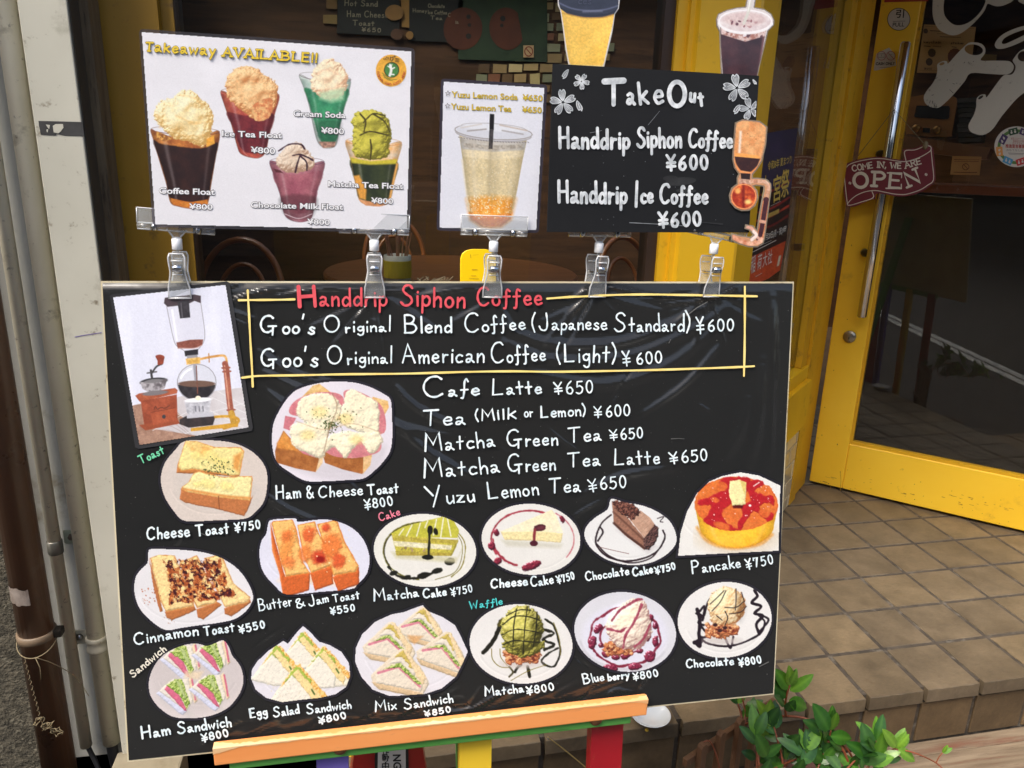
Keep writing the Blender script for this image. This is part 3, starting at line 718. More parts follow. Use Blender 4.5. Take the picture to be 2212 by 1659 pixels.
MB().box((2.46, 1.95, -1.5), (4.6, 2.05, 1.35)).build('side_front', M_YEL, cafe)

# inside the cafe
M_WOOD = pm('dark panelling', (88, 58, 36), .55, (66, 42, 25), ns=2.5, stretch=(1, 1, 9), dirt=((50, 30, 18), 3, .2))
M_IFL = pm('cafe floor', (84, 66, 50), .5, (66, 52, 40), ns=6)
room = empty('cafe_room', (1.2, 3.8, -1.265), 'dim brown panelled cafe room behind the shop window', 'room')
MB().box((-1.7, 5.6, -1.27), (4.6, 5.7, 1.35)).build('back_wall', M_WOOD, room)
MB().box((-1.8, 1.93, -1.27), (-1.7, 5.6, 1.35)).build('wall', M_WOOD, room)
MB().box((4.6, 2.05, -1.27), (4.7, 5.6, 1.35)).build('wall', M_WOOD, room)
MB().box((-1.8, 1.93, -1.30), (4.7, 5.7, -1.268)).build('floor', M_IFL, room)
mb = MB().box((-1.8, 2.1, 1.35), (4.7, 2.7, 1.40)).box((-1.8, 5.3, 1.35), (4.7, 5.7, 1.40)).box((-1.8, 2.7, 1.35), (-1.2, 5.3, 1.40)).box((3.6, 2.7, 1.35), (4.7, 5.3, 1.40))
cl = mb.build('ceiling', pm('ceiling paint', (216, 190, 150), .9), room); MB().box((-1.2, 2.7, 1.37), (3.6, 5.3, 1.38)).build('added_skylight', M_GL, cl)  # glazed opening added to the unseen ceiling to brighten the room
MB().box((-1.8, 1.925, -1.5), (-.553, 1.93, 1.35)).build('front_wall', M_WOOD, room)
TBW = pm('table wood', (104, 62, 33), .35, (84, 48, 24), ns=3, stretch=(1, 8, 1), coat=.2)
t_ = empty('round_table', (.41, 3.78, -1.265), 'round brown table inside behind the shop window', 'table')
fixnormals(MB().lathe((.41, 3.78, 0), [(0, -.585), (.60, -.585), (.62, -.575), (.62, -.56), (.61, -.55), (0, -.55)], 48).build('table_top', TBW, t_))
MB().lathe((.41, 3.78, 0), [(.05, -1.235), (.04, -1.2), (.04, -.6), (.12, -.585)], 16).build('column', M_BRW, t_, True)
MB().lathe((.41, 3.78, 0), [(.26, -1.265), (.25, -1.24), (.05, -1.22)], 24).build('base', M_BRW, t_)
M_BENT = pm('bent beech', (150, 90, 50), .35, (122, 70, 38), ns=4, coat=.4)
def chair():
    c = empty('bentwood_chair', (0, 0, -1.265))
    Z = -1.265
    MB().lathe((0, 0, Z), [(0, .44), (.2, .44), (.205, .455), (.2, .47), (0, .465)], 28).build('seat', M_BENT, c, True)
    for (x, y) in ((-.15, -.15), (.15, -.15), (-.15, .16), (.15, .16)):
        MB().tube([(x*1.15, y*1.15, Z), (x, y, Z+.25), (x*.95, y*.95, Z+.44)], [.013, .016, .016], 8).build('leg', M_BENT, c, True)
    th = np.linspace(0, pi, 18)
    MB().tube([(-.17, .15, Z+.45)]+[(-.19*cos(t), .17+.05*sin(t), Z+.62+.25*sin(t)) for t in th]+[(.17, .15, Z+.45)], .015, 8).build('back_hoop', M_BENT, c, True)
    MB().tube([(-.09, .16, Z+.46)]+[(-.11*cos(t), .18+.04*sin(t), Z+.6+.16*sin(t)) for t in th]+[(.09, .16, Z+.46)], .011, 8).build('inner_hoop', M_BENT, c, True)
    MB().tube([(.17*cos(t), .17*sin(t), Z+.3) for t in np.linspace(0, 2*pi, 24)], .009, 8, cap=False).build('ring', M_BENT, c, True)
    return c
def copy_tree(o, parent=None):
    c = o.copy(); COL.objects.link(c)
    if parent is not None: c.parent = parent
    ORG[c.name] = ORG[o.name]
    for ch in [x for x in bpy.data.objects if x.parent == o]: copy_tree(ch, c)
    return c
ch0 = chair()
for i, (x, y, a, lb) in enumerate(((-.60, 3.45, -12, 'bentwood chair to the left of the round cafe table'), (.20, 4.75, 10, 'bentwood chair on the far side of the round cafe table'),
                                  (1.42, 3.75, 25, 'bentwood chair to the right of the round cafe table'), (2.62, 3.55, 150, 'wooden chair inside behind the glass door'))):
    c = ch0 if i == 0 else copy_tree(ch0)
    c.location = (x, y, -1.265+CZ); c.rotation_euler.z = R(a); tag(c, lb, 'chair', 'bentwood chairs in the cafe')
# straw cup on the table
cu = empty('straw_pot', (.13, 3.42, -.55), 'white pot of straws with a yellow label on the cafe table', 'pot')
MB().lathe((.13, 3.42, 0), [(.05, -.55), (.058, -.54), (.06, -.43), (.055, -.428), (.052, -.53), (0, -.535)], 24).build('pot', pm('white ceramic', (200, 196, 188), .3), cu, True)
mb = MB(); rs = random.Random(3)
for i in range(16):
    a, r_ = rs.uniform(0, 6.28), rs.uniform(0, .04); x, y = .13+r_*cos(a), 3.42+r_*sin(a); mb.tube([(x, y, -.52), (x+cos(a)*.03+rs.uniform(-.02, .02), y+sin(a)*.02, -.30-rs.uniform(0, .05))], .003, 5)
mb.build('straws', pm('paper straw', (170, 120, 100), .6), cu)
MB().lathe((.13, 3.42, 0), [(.0605, -.525), (.0612, -.52), (.0612, -.455), (.0605, -.45)], 24).build('label', pm('yellow label', (206, 180, 60), .6), cu)
# back wall: cards, black boards, framed picture (all pinned flat at the far end of the room)
P_BACK = Plane((0, 5.595, 0), (0, -1, 0))
def backcard(name, P, mat, label, cat, group=None, th=.012, parent=None):
    o = MB().prism(P, P_BACK, 0.001, th).build(name, mat, parent)
    return tag(o, label, cat, group) if label else o
cards = empty('card_wall', P_BACK.at(1180, 90), 'wall of small overlapping business cards at the back of the cafe', 'wall display')
V, Fq, C = [], [], []; rs = random.Random(4)
for r_ in range(13):
    x = 1035+rs.uniform(-6, 0); y = -60+r_*22
    while x < 1300:
        w_, h_ = rs.uniform(22, 34), rs.uniform(14, 20)
        if not (1240 < x < 1420 and 60 < y < 150) or True:
            P = [(x, y), (x+w_, y+rs.uniform(-1, 2)), (x+w_-1, y+h_), (x-1, y+h_)]; k = len(V)
            V += [tuple(v) for v in P_BACK.map(P, .004+rs.uniform(0, .004))]; cc = Ua(np.array(rs.choice([(190, 160, 110), (170, 140, 96), (200, 176, 130), (150, 96, 70), (150, 150, 120), (120, 90, 60)]))*rs.uniform(.75, 1)); C += [cc]*4; Fq.append((k+3, k+2, k+1, k))
        x += w_+rs.uniform(2, 10)
obj('cards', V, Fq, attr_mat('card paper', .7, 0), cards, attrs={'tint': np.array(C)})
M_BB = pm('inside blackboard', (34, 34, 34), .6, ns=8)
M_BI = pm('chalk on inside board', (150, 140, 120), .8)
b1 = backcard('menu_blackboard', [(730, -30), (862, -30), (862, 78), (728, 72)], M_BB, 'small blackboard with chalk lettering high on the cafe back wall', 'blackboard')
ik = Ink(P_BACK, .0135)
for (t, x0, y0, x1, h_) in (('Hot Sand', 745, 12, 815, 12), ('Ham Cheese', 750, 36, 838, 13), ('Toast', 762, 54, 808, 11), ('\u00a5650', 782, 68, 822, 9)): ik.write(t, x0, y0, x1, y0+2, h_, w=1.8)
ik.build('lettering', M_BI, b1)
b2 = backcard('drinks_blackboard', [(884, -30), (1000, -30), (1000, 92), (884, 88)], M_BB, 'blackboard drinks list beside the green framed picture', 'blackboard')
ik = Ink(P_BACK, .0135)
for (t, x0, y0, x1, h_) in (('Chocolate', 925, 16, 960, 8), ('Honey', 892, 26, 922, 8), ('Ice Coffee', 925, 30, 965, 8), ('Tea', 930, 42, 955, 8), ('Cocoa', 968, 36, 992, 8), ('Soda', 970, 50, 990, 8)): ik.write(t, x0, y0, x1, y0+1, h_, w=1.5)
ik.build('lettering', M_BI, b2)
fp = backcard('framed_picture', [(990, -8), (1182, -8), (1182, 134), (990, 128)], pm('green picture', (48, 66, 44), .6, (36, 50, 34), ns=5), 'green picture of two orange half rounds on the cafe back wall', 'picture')
ik = Ink(P_BACK, .014); mo = pm('orange print', (96, 48, 28), .6, (80, 40, 26), ns=6)
ik.poly(ell(1000, 62, 42, 46, 10, 24)[::1]); ik.poly(ell(1095, 62, 38, 46, -10, 24, 40, 320))
ik.build('orange_shapes', mo, fp)
ik = Ink(P_BACK, .0155); [ik.dot(x, y, r_) for (x, y, r_) in ((1012, 36, 5), (1014, 54, 4), (1012, 78, 6), (1086, 40, 6), (1084, 55, 4))]; ik.build('dots', M_BB, fp)
backcard('no_smoking_sign', [(1131, 98), (1153, 98), (1153, 124), (1131, 124)], pm('sign card', (190, 160, 120), .6), 'pale card sign with a red ring on the back wall', 'sign', th=.02)
ik = Ink(P_BACK, .0215).ring(1142, 111, 8.5, 10, 2.2); ik.stroke([(1136, 104), (1148, 118)], 2.2); so = ik.build('ring', pm('dull red', (130, 50, 36), .6), bpy.data.objects['no_smoking_sign'])
for i, (x, y, rx, ry) in enumerate(((784, 12, 18, 17),)):
    pass
for (nm, x, y, rx, ry, lb) in (('wall_plate', 852, 27, 20, 17, 'tan round plate hung beside the blackboard'), ('wall_plate', 857, 74, 13, 12, 'brown jagged disc hung under the tan plate'), ('wall_plate', 885, 76, 8, 9, 'small ringed disc hung next to the brown disc')):
    backcard(nm, ell(x, y, rx, ry, 0, 20), pm('tan plate '+str(x), (150, 112, 66) if x != 857 else (96, 66, 50), .5, ns=20), lb, 'wall plate', 'discs on the cafe wall', .025)
for (P, c_, lb) in (([(705, -10), (728, -10), (728, 20), (705, 18)], (130, 100, 62), 'tan paper pinned left of the small blackboard'), ([(698, 32), (728, 32), (728, 52), (698, 50)], (140, 116, 72), 'pale square card pinned below the tan paper'),
                  ([(880, -8), (884, -8), (884, 60), (868, 58), (866, -8)], (170, 128, 70), 'tan strip between the two blackboards'), ([(1145, 160), (1166, 158), (1166, 185), (1146, 188)], (190, 170, 120), 'pale note pinned right of the lower card wall')):
    backcard('pinned_paper', P, pm('paper '+str(c_), c_, .8, ns=12), lb, 'paper', 'papers pinned on the cafe wall', .008)

# ------------------------------------------------------------------ the left edge: pilaster, pipes, drain pipe, rough wall
M_WHT = pm('white metal cover', (200, 198, 184), .42, (184, 182, 168), ns=2.5, bump=.0006, bs=8, dirt=[((150, 146, 130), 7, .1), ((120, 110, 92), 40, .03)])
M_WHT2 = pm('grey white wall', (182, 183, 178), .6, (168, 168, 162), ns=3, dirt=((130, 124, 108), 7, .22), bump=.0005, bs=12)
M_PIPE = pm('ivory pipe', (238, 232, 210), .35, (224, 217, 192), ns=4, dirt=[((156, 148, 126), 11, .16), ((96, 88, 74), 60, .02)])
nb = empty('white_pilaster', (-.575, 1.70, -1.5), 'white metal pilaster with torn black tape left of the yellow front', 'pilaster')
bevel(MB().box((-.617, 1.682, -1.5), (-.533, 1.735, 3.0)).build('cover', M_WHT, nb), .002)
MB().box((-.5325, 1.688, -1.5), (-.5305, 1.739, 3.0)).build('side_shade', pm('shaded side', (70, 64, 56), .7, (52, 46, 40), ns=5, stretch=(1, 1, .3)), nb)  # thin dark sheet that paints the shade on the cover's right side
P_PIL = Plane((0, 1.682, 0), (0, -1, 0))
ik = Ink(P_PIL, .0008)
ik.poly([(83, 261), (178, 263.5), (182, 294), (140, 293), (123, 289), (120, 293), (88, 291), (86, 280), (84, 272)])
ik.build('tape', pm('black tape', (44, 44, 44), .6, (58, 58, 58), ns=30), nb)
ik = Ink(P_PIL, .0015); ik.poly([(114, 272), (120, 268), (136, 268), (137, 276), (131, 284), (126, 288), (116, 286)]); ik.poly([(99, 269), (108, 270), (106, 279), (102, 274)]); ik.poly([(100, 280), (104, 279), (103, 286), (101, 285)]); ik.build('torn_patch', M_WHT, nb)
ik = Ink(P_PIL, .0008); ik.stroke([(162, 728), (180, 724.5), (200, 721.5), (219, 718.5)], 1.6); ik.build('pen_mark', pm('violet ink', (110, 96, 160), .6), nb)
tr = MB().box((-.5515, 1.7415, -1.5), (-.5145, 1.808, 3.0)); 
tag(tr.build('timber_strip', pm('old timber', (112, 98, 76), .85, (84, 70, 52), ns=4, stretch=(9, 9, 1), bump=.002, bs=30, dirt=((58, 46, 36), 12, .2))), 'weathered timber strip beside the yellow panel', 'timber strip')
tag(MB().box((-.80, 1.775, -1.5), (-.617, 1.93, 3.0)).build('back_panel', M_WHT2), 'grey white wall panel behind the pipes', 'wall')
tag(MB().box((-3.2, 1.74, -1.5), (-.795, 1.95, 3.0)).build('rough_wall', pm('rough render', (98, 92, 78), .95, (62, 58, 48), ns=40, bump=.012, bs=120, dirt=((140, 134, 116), 60, .2))), 'dark rough rendered wall behind the brown drain pipe', 'wall')
def vpipe(name, x, y, r_, z0, z1, mat, label, cat, grp=None):
    e = empty(name, (x, y, z0), label, cat, grp)
    MB().tube([(x, y, z0), (x, y, z1)], r_, 22).build('tube', mat, e, True); return e
def px_at(x, y, Y): return onY(x, y, Y)
x1 = (px_at(109, 829, 1.73)[0]+px_at(147, 829, 1.73)[0])/2; x2 = (px_at(50, 829, 1.745)[0]+px_at(76, 829, 1.745)[0])/2
pa = vpipe('conduit_pipe', x1, 1.735, .0205, px_at(230, 1606, 1.73)[2], 3.0, M_PIPE, 'thicker ivory conduit pipe beside the white pilaster', 'pipe', 'ivory pipes on the wall')
zc = px_at(205, 1400, 1.71)[2]
M_CLIP = pm('ivory clamp', (190, 184, 164), .45, (170, 164, 144), ns=14, dirt=((110, 96, 70), 40, .15))
MB().lathe((x1, 1.735, zc), [(.0212, -.022), (.0245, -.02), (.0245, -.012), (.022, -.008), (.022, .004), (.0245, .008), (.0245, .016), (.0212, .018)], 24).build('clamp', M_CLIP, pa, True)
MB().obox((x1-.058, 1.756, zc-.016), (.04, 0, 0), (0, .004, 0), (0, 0, .036), .004).build('bracket', M_CLIP, pa)
MB().lathe((x1-.045, 1.754, zc+.004), [(.009, 0), (.008, .004), (.004, .007)], 12, (0, -1, 0)).build('screw', pm('steel', (150, 150, 150), .3, metal=1), pa, True)
pb = vpipe('conduit_pipe', x2, 1.748, .014, px_at(190, 1612, 1.745)[2], 3.0, M_PIPE, 'thinner ivory conduit pipe next to the brown drain pipe', 'pipe', 'ivory pipes on the wall')
zc = px_at(115, 1188, 1.73)[2]
MB().lathe((x2, 1.748, zc), [(.0145, -.018), (.0165, -.016), (.0165, .014), (.0145, .016)], 20).build('clamp', pm('steel band', (140, 138, 128), .4, metal=.6), pb, True)
MB().obox((x2+.012, 1.768, zc-.006), (.046, 0, 0), (0, .004, 0), (0, 0, .034), .003).build('bracket', pm('green grey plate', (166, 172, 150), .5), pb)
MB().lathe((x2+.03, 1.767, zc+.012), [(.0085, 0), (.0075, .005), (.003, .008)], 6, (0, -1, 0)).build('screw', pm('rusty screw', (90, 76, 64), .6), pb)
M_DRP = pm('brown pvc', (112, 84, 66), .3, (96, 70, 54), ns=2.5, dirt=[((124, 108, 94), 14, .04), ((58, 44, 38), 4, .2)], bump=.0004, bs=20)
xd = (px_at(18, 1382, 1.63)[0]+px_at(116, 1382, 1.63)[0])/2; yd = 1.66; 
dp = vpipe('drain_pipe', xd, yd, .036, -1.5, 3.0, M_DRP, 'thick brown drain pipe tied with thin string', 'drain pipe')
zb = px_at(75, 1385, 1.63)[2]
MB().lathe((xd, yd, zb), [(.0365, -.010), (.040, -.008), (.040, .008), (.0365, .010)], 30).build('band', pm('dull band', (122, 104, 84), .5, ns=20), dp, True)
MB().obox((xd+.036, yd-.012, zb-.008), (.018, 0, 0), (0, .024, 0), (0, 0, .018), .003).build('bolt', pm('dark steel', (60, 56, 52), .4, metal=.8), dp)
zt = px_at(70, 1283, 1.63)[2]
th = np.linspace(R(195), R(290), 12); mb = MB(); V = []
for i, t in enumerate(th):
    for q in (0, 1): V.append((xd+.0366*cos(t), yd+.0366*sin(t), zt+(q-.5)*.040-.006*i/11+random.Random(i*3+q).uniform(-.003, .003)))
mb.add(V, [(2*i, 2*i+2, 2*i+3, 2*i+1) for i in range(11)]).build('worn_patch', pm('scuffed pvc', (140, 130, 122), .6, (112, 100, 92), ns=30), dp)
st = empty('loose_string', (xd, yd-.06, zb), 'thin straw string knotted on the brown drain pipe, ends hanging', 'string')
M_STR = pm('straw string', (142, 128, 98), .8)
mb = MB(); rs = random.Random(9)
mb.tube([(xd+.0412*cos(R(a)), yd+.0412*sin(R(a)), zb-.010-.026*max(0, sin(R(a-180)))) for a in range(180, 361, 12)], .0011, 6)
kx, ky = xd-.012, yd-.0425
pts = [(kx, ky, zb-.034)]
for i in range(46): pts.append((kx-.002+.0024*sin(i*1.9)+i*.0003, ky-.001+.003*cos(i*1.9), zb-.036-i*.0042))
mb.tube(pts, .0007, 5)
for j in range(3):
    c0 = (kx+.006+j*.016, ky, zb-.20-j*.016); mb.tube([(c0[0]+rs.uniform(.008, .014)*cos(t*1.0+j)+rs.uniform(-.003, .003), c0[1]+rs.uniform(-.004, .004), c0[2]+rs.uniform(.006, .012)*sin(t*1.2)) for t in np.linspace(0, 13, 28)], .0009, 5)
mb.tube([(kx+.02, ky, zb-.034), (kx+.026, ky, zb-.06), (kx+.024, ky, zb-.09)], .0009, 5)
mb.tube(crm([(kx+.022, ky, zb-.034), (kx+.05, ky+.02, zb-.07), (kx+.075, ky+.05, zb-.13), (kx+.092, ky+.06, zb-.19)], 6), .0009, 5)
mb.build('string', M_STR, st, True)
M_CAB = pm('black cable', (44, 44, 46), .5, ns=9)
def cable(name, pts, r_, label): return tag(MB().tube(crm(pts, 8), r_, 10).build(name, M_CAB, None, True), label, 'cable', 'cables under the conduit pipes')
z1_ = px_at(230, 1606, 1.73)[2]
cable('power_cable', [(x1, 1.735, z1_+.03), (x1, 1.733, z1_-.03), (x1+.006, 1.73, z1_-.10), (x1+.02, 1.70, z1_-.14)], .013, 'thick black cable leaving the thicker conduit pipe')
cable('power_cable', [(x2, 1.748, z1_+.03), (x2+.006, 1.745, z1_-.02), (x2+.022, 1.735, z1_-.06), (x2+.05, 1.70, z1_-.11)], .006, 'thin grey black cable leaving the thinner conduit pipe')
cable('power_cable', [(x1+.022, 1.75, z1_+.075), (x1+.04, 1.73, z1_+.05), (x1+.06, 1.70, z1_-.0), (x1+.075, 1.68, z1_-.06), (x1+.078, 1.66, z1_-.12)], .010, 'black cable curling out beside the pilaster foot')
tag(MB().obox((-.63, 1.58, -1.5), (.16, 0, 0), (0, .11, 0), (0, 0, .075), .006).build('plinth_block', pm('old plaster', (150, 141, 120), .9, (128, 118, 96), ns=8, bump=.002, bs=40, dirt=((120, 104, 80), 16, .25))), 'pale plaster block at the foot of the pilaster', 'block')
# other side of the street: seen only as a reflection in the glass
ob = empty('house', (0, -8, -1.5), 'plain grey house across the street', 'house')
MB().box((-12, -9.5, -1.5), (12, -8, 2.2)).build('wall', pm('grey render', (120, 116, 110), .9, (100, 96, 92), ns=2), ob)
MB().box((-12, -9.8, 2.2), (12, -7.6, 2.5)).build('roof', M_BRW, ob)
for x in (-6, -2.5, 1.0, 4.5): MB().box((x, -8.03, -.4), (x+1.6, -7.98, 1.2)).build('window', pm('dark pane', (40, 44, 50), .1), ob)
ob2 = empty('house', (-8, -7.5, -1.5), 'taller dark house to the left across the street', 'house')
MB().box((-15, -9.5, -1.5), (-3.2, -7.6, 6.5)).build('wall', pm('dark render', (84, 80, 76), .9, (68, 64, 60), ns=2), ob2)
for x in (-8, -5.4):
    for z in (.0, 2.8): MB().box((x, -7.62, z), (x+1.4, -7.58, z+1.4)).build('window', pm('dark pane', (40, 44, 50), .1), ob2)
# ------------------------------------------------------------------ the door
def dr(s, o=0.0, z=0.0): p = D0+DD*s+DN*o; return np.array([p[0], p[1], z])
def dbox(mb, s0, s1, z0, z1, o0, o1, bev=0): return mb.obox(dr(s0, o1, z0), DD*(s1-s0), -DN*(o1-o0), (0, 0, z1-z0), bev)
door = empty('glass_door', dr(.47, 0, -1.265), 'yellow framed glass door with long chrome handle and big white letters', 'door')
mb = MB()
dbox(mb, 0, .128, -1.252, 1.0, -.04, 0); dbox(mb, .128, .82, -1.252, -1.058, -.04, 0); dbox(mb, .128, .82, .9, 1.0, -.04, 0); dbox(mb, .82, .95, -1.252, 1.0, -.04, 0)
bevel(mb.build('frame', M_YELD, door), .004)
mb = MB()
dbox(mb, .128, .139, -1.058, .9, -.03, -.003); dbox(mb, .139, .82, -1.058, -1.047, -.03, -.003)
mb.build('glazing_bead', M_YEL2, door)
dbox(MB(), .139, .82, -1.047, .9, -.024, -.018).build('pane', M_GL, door)
M_CHR = pm('chrome', (214, 214, 216), .1, (200, 200, 204), metal=1, rv=.03)
hs = .1075
hd = MB().tube([dr(hs, .06, -.541), dr(hs, .06, -.536), dr(hs, .06, .404), dr(hs, .06, .410)], [.012, .0165, .0165, .012], 24).build('handle', M_CHR, door, True)
M_BKT = pm('handle standoff', (70, 64, 56), .35, metal=.6)
for z in (-.306, .045): MB().tube([dr(hs-.035, .002, z), dr(hs-.028, .032, z), dr(hs, .055, z)], [.014, .014, .012], 12).build('bracket', M_BKT, hd, True)
lk = P_DOOR.at(1835.5, 727)
ll = MB().lathe(lk, [(.0235, 0), (.0235, .006), (.0215, .009), (.0195, .0085), (.0195, .0115), (.017, .013), (0, .013)], 28, DN).build('lock', pm('brushed steel', (170, 164, 150), .3, metal=1), door, True)
MB().obox(lk+DN*.013-DD*.0014+np.array([0, 0, -.009]), DD*.0028, DN*.0012, (0, 0, .011)).build('keyhole', pm('keyhole black', (14, 12, 10), .8), ll)
M_LET = pm('white cut vinyl', (206, 202, 188), .55, (198, 194, 180), ns=6, dirt=((120, 112, 98), 45, .0))
P_VIN = Plane(D0+DN*-.0178, DN)
def zq(P): return [(1865.4+x*.16535, y*.16535) for x, y in P]
def zq2(P): return [(1865.4+x*.16535, 274.3+y*.16535) for x, y in P]
def holed(name, outer, holes, mat, parent, plane, off):
    """flat cut-out with holes, as one tessellated face set"""
    cu = bpy.data.curves.new('cut', 'CURVE'); cu.dimensions = '2D'; cu.fill_mode = 'BOTH'
    for P in [outer]+holes:
        s = cu.splines.new('POLY'); s.points.add(len(P)-1); s.use_cyclic_u = True
        for i, (x, y) in enumerate(P): s.points[i].co = (x, -y, 0, 1)
    ob_ = bpy.data.objects.new('cut', cu); COL.objects.link(ob_); bpy.context.view_layer.update()
    me = bpy.data.meshes.new_from_object(ob_.evaluated_get(bpy.context.evaluated_depsgraph_get()))
    Q = [(v.co[0], -v.co[1]) for v in me.vertices]; Fs = [tuple(p.vertices) for p in me.polygons]
    bpy.data.objects.remove(ob_); bpy.data.curves.remove(cu); bpy.data.meshes.remove(me)
    return [tuple(v) for v in plane.map(Q, off)], Fs
mb = MB()
for outer, holes in (
    (crm(zq([(915, -200), (905, 0), (900, 150), (920, 270), (980, 380), (1080, 440), (1180, 462), (1280, 430), (1400, 340), (1500, 240), (1580, 140), (1612, 60), (1640, 52), (1720, 80), (1800, 78), (1880, 50), (1960, 0), (2000, -120), (1800, -200), (1600, -60), (1590, 30), (1530, 150), (1420, 262), (1310, 320), (1200, 327), (1120, 280), (1060, 200), (1045, 100), (1055, 0), (1080, -200)]), 4, True), []),
    (crm(zq([(2020, 10), (2060, 40), (2120, 60), (2250, 40), (2250, -60), (2060, -40)]), 4, True), []),
    (crm(zq([(1715, 600), (1725, 550), (1770, 490), (1850, 430), (1980, 372), (2110, 335), (2300, 300), (2330, 380), (2240, 450), (2097, 530), (1960, 592), (1830, 634), (1750, 636)]), 4, True), [crm(zq([(1806, 560), (1840, 500), (1950, 440), (2097, 388), (2200, 362), (2190, 400), (2097, 458), (1960, 525), (1850, 572)]), 4, True)]),
    (crm(zq([(1370, 562), (1450, 553), (1540, 572), (1588, 630), (1585, 700), (1530, 788), (1700, 792), (1880, 796), (1925, 812), (1962, 860), (1950, 920), (1905, 962), (1820, 975), (1610, 964), (1400, 956), (1330, 1050), (1280, 1112), (1150, 1262), (1010, 1390), (940, 1410), (860, 1390), (802, 1340), (788, 1260), (832, 1178), (895, 1100), (945, 1010), (965, 915), (963, 842), (1030, 800), (1088, 800), (1105, 830), (1200, 725), (1290, 632)]), 3, True), [ell(*zq([(1440, 650)])[0], 20, 11.5, 8, 24), ell(*zq([(1025, 833)])[0], 6, 3, -20, 14)]),
    (crm(zq([(2300, 600), (2097, 640), (2020, 690), (1962, 765), (1950, 800), (1985, 860), (1975, 925), (1930, 975), (1830, 985), (1720, 1120), (1610, 1270), (1590, 1235), (1530, 1240), (1478, 1290), (1470, 1400), (1440, 1500), (1385, 1600), (1368, 1659), (1400, 1720), (1470, 1752), (1540, 1764), (1620, 1740), (1700, 1672), (1800, 1525), (1950, 1345), (2040, 1255), (2120, 1205), (2300, 1150)]), 3, True), [ell(*zq([(2085, 735)])[0], 12, 11, -20, 20), ell(*zq([(1530, 1272)])[0], 6.5, 2.8, -35, 14)]),
): mb.add(*holed('x', outer, holes, None, None, P_VIN, .0006))
mb.build('lettering', M_LET, door)
ik = Ink(P_VIN, .0010); rs = random.Random(2)
for k in range(16):
    x, y = zq([(rs.uniform(830, 960), rs.uniform(1300, 1395))])[0]; ik.stroke([(x, y), (x-rs.uniform(.6, 3), y+rs.uniform(1, 6))], rs.uniform(.5, 1.1))
for P in ([(1310, 825), (1325, 810)], [(1365, 815), (1375, 810)], [(1430, 808), (1440, 800)], [(1165, 1092), (1190, 1098)], [(1210, 1088), (1222, 1086)], [(1255, 1098), (1268, 1096)], [(1125, 1170), (1170, 1215)], [(890, 1245), (915, 1238)], [(940, 1030), (965, 1010)], [(1090, 1050), (1100, 1040)]): ik.stroke(zq(P), 1.0)
ik.build('scratches', pm('see through scratch', (34, 26, 20), .7), door)
# scuffs, drips and chips on the door and its bottom rail
ik = Ink(P_DOOR, .0004); ik2 = Ink(P_DOOR, .0004); rs = random.Random(41)
for (x0, y0, n_, sx, sy) in ((2085, 1082, 9, 26, 5), (2060, 1072, 5, 16, 3), (1790, 1035, 4, 8, 8), (1876, 1028, 3, 5, 10), (2150, 1100, 4, 14, 6), (1955, 1060, 3, 10, 4)):
    for k in range(n_):
        x, y = x0+rs.gauss(0, sx), y0+rs.gauss(0, sy)+.0; L_ = rs.uniform(2, 12); ik.stroke([(x, y), (x+L_*.5, y+L_*.13+rs.uniform(-.4, .4)), (x+L_, y+L_*.24)], rs.uniform(.6, 1.8), wob=.5)
for k in range(26):
    x = rs.uniform(1760, 2205); t_ = (x-1747)/465; y = rs.uniform(1000+t_*60, 1042+t_*108)
    if y > 960+ (x-1835)*.2: ik2.dot(x, y, rs.uniform(.5, 1.3), rs.uniform(.4, 1.0), 7)
for (x, y) in ((1841, 530), (1869, 120), (1830, 690), (1815, 610), (1862, 420), (1800, 800), (1783, 880), (1776, 940), (1806, 960)): ik2.dot(x+rs.uniform(-3, 3), y, rs.uniform(.6, 1.2), rs.uniform(1, 2.6), 7)
ik.stroke([(1815, 1018), (1816.5, 1040), (1815, 1062)], .9, wob=.4); ik.stroke([(1795, 1050), (1793, 1062)], .8, wob=.4)
ik.build('scuff', pm('scuffed yellow', (196, 150, 44), .7, (150, 112, 40), ns=60), door); ik2.build('chip', pm('paint chip', (110, 82, 34), .8, (84, 60, 28), ns=60), door)
# stickers on the door
M_STK = pm('sticker white', (204, 200, 190), .5, (196, 192, 182), ns=8)
M_STB = pm('sticker black', (34, 30, 28), .5)
M_RED = pm('sticker red', (170, 52, 48), .5)
ps = obj('pull_sticker', *(lambda m_: (m_.V, m_.F))(MB().prism(ell(1941.5, 41.5, 24.8, 24.5, 0, 40), P_DOOR, .0004, .0014)), M_STB); tag(ps, 'round white PULL sticker at the top of the yellow door', 'sticker')
MB().prism(ell(1941.5, 41.5, 23.5, 23.2, 0, 40), P_DOOR, .0014, .0020).build('face', M_STK, ps)
ty = Type(P_DOOR, .0024); ty.add('\u5f15', (1934.5, 37), (18, -.5), (1.2, -14), .02); ty.add('PULL', (1928, 57.5), (25, -.6), (1.0, -9), .012); ty.build('lettering', M_STB, ps)
ik = Ink(P_DOOR, .0024); ik.stroke([(1929, 46.2), (1955, 45.4)], .8); ik.build('rule', M_STB, ps)
cs = obj('cash_sticker', *(lambda m_: (m_.V, m_.F))(MB().prism(zq([(333, 622), (408, 708), (424, 855), (160, 922), (133, 918), (150, 800), (170, 700), (250, 660)]), P_DOOR, .0004, .0012)), M_STK); tag(cs, 'white CASH ONLY sticker with two red rings beside the handle', 'sticker')
ik = Ink(P_DOOR, .0016); 
for x in (234, 357): ik.ring(*zq([(x, 728)])[0], 9.3, 9.6, 1.0, n=22)
ik.stroke(zq([(318, 685), (398, 772)]), 1.1); ik.build('rings', M_RED, cs)
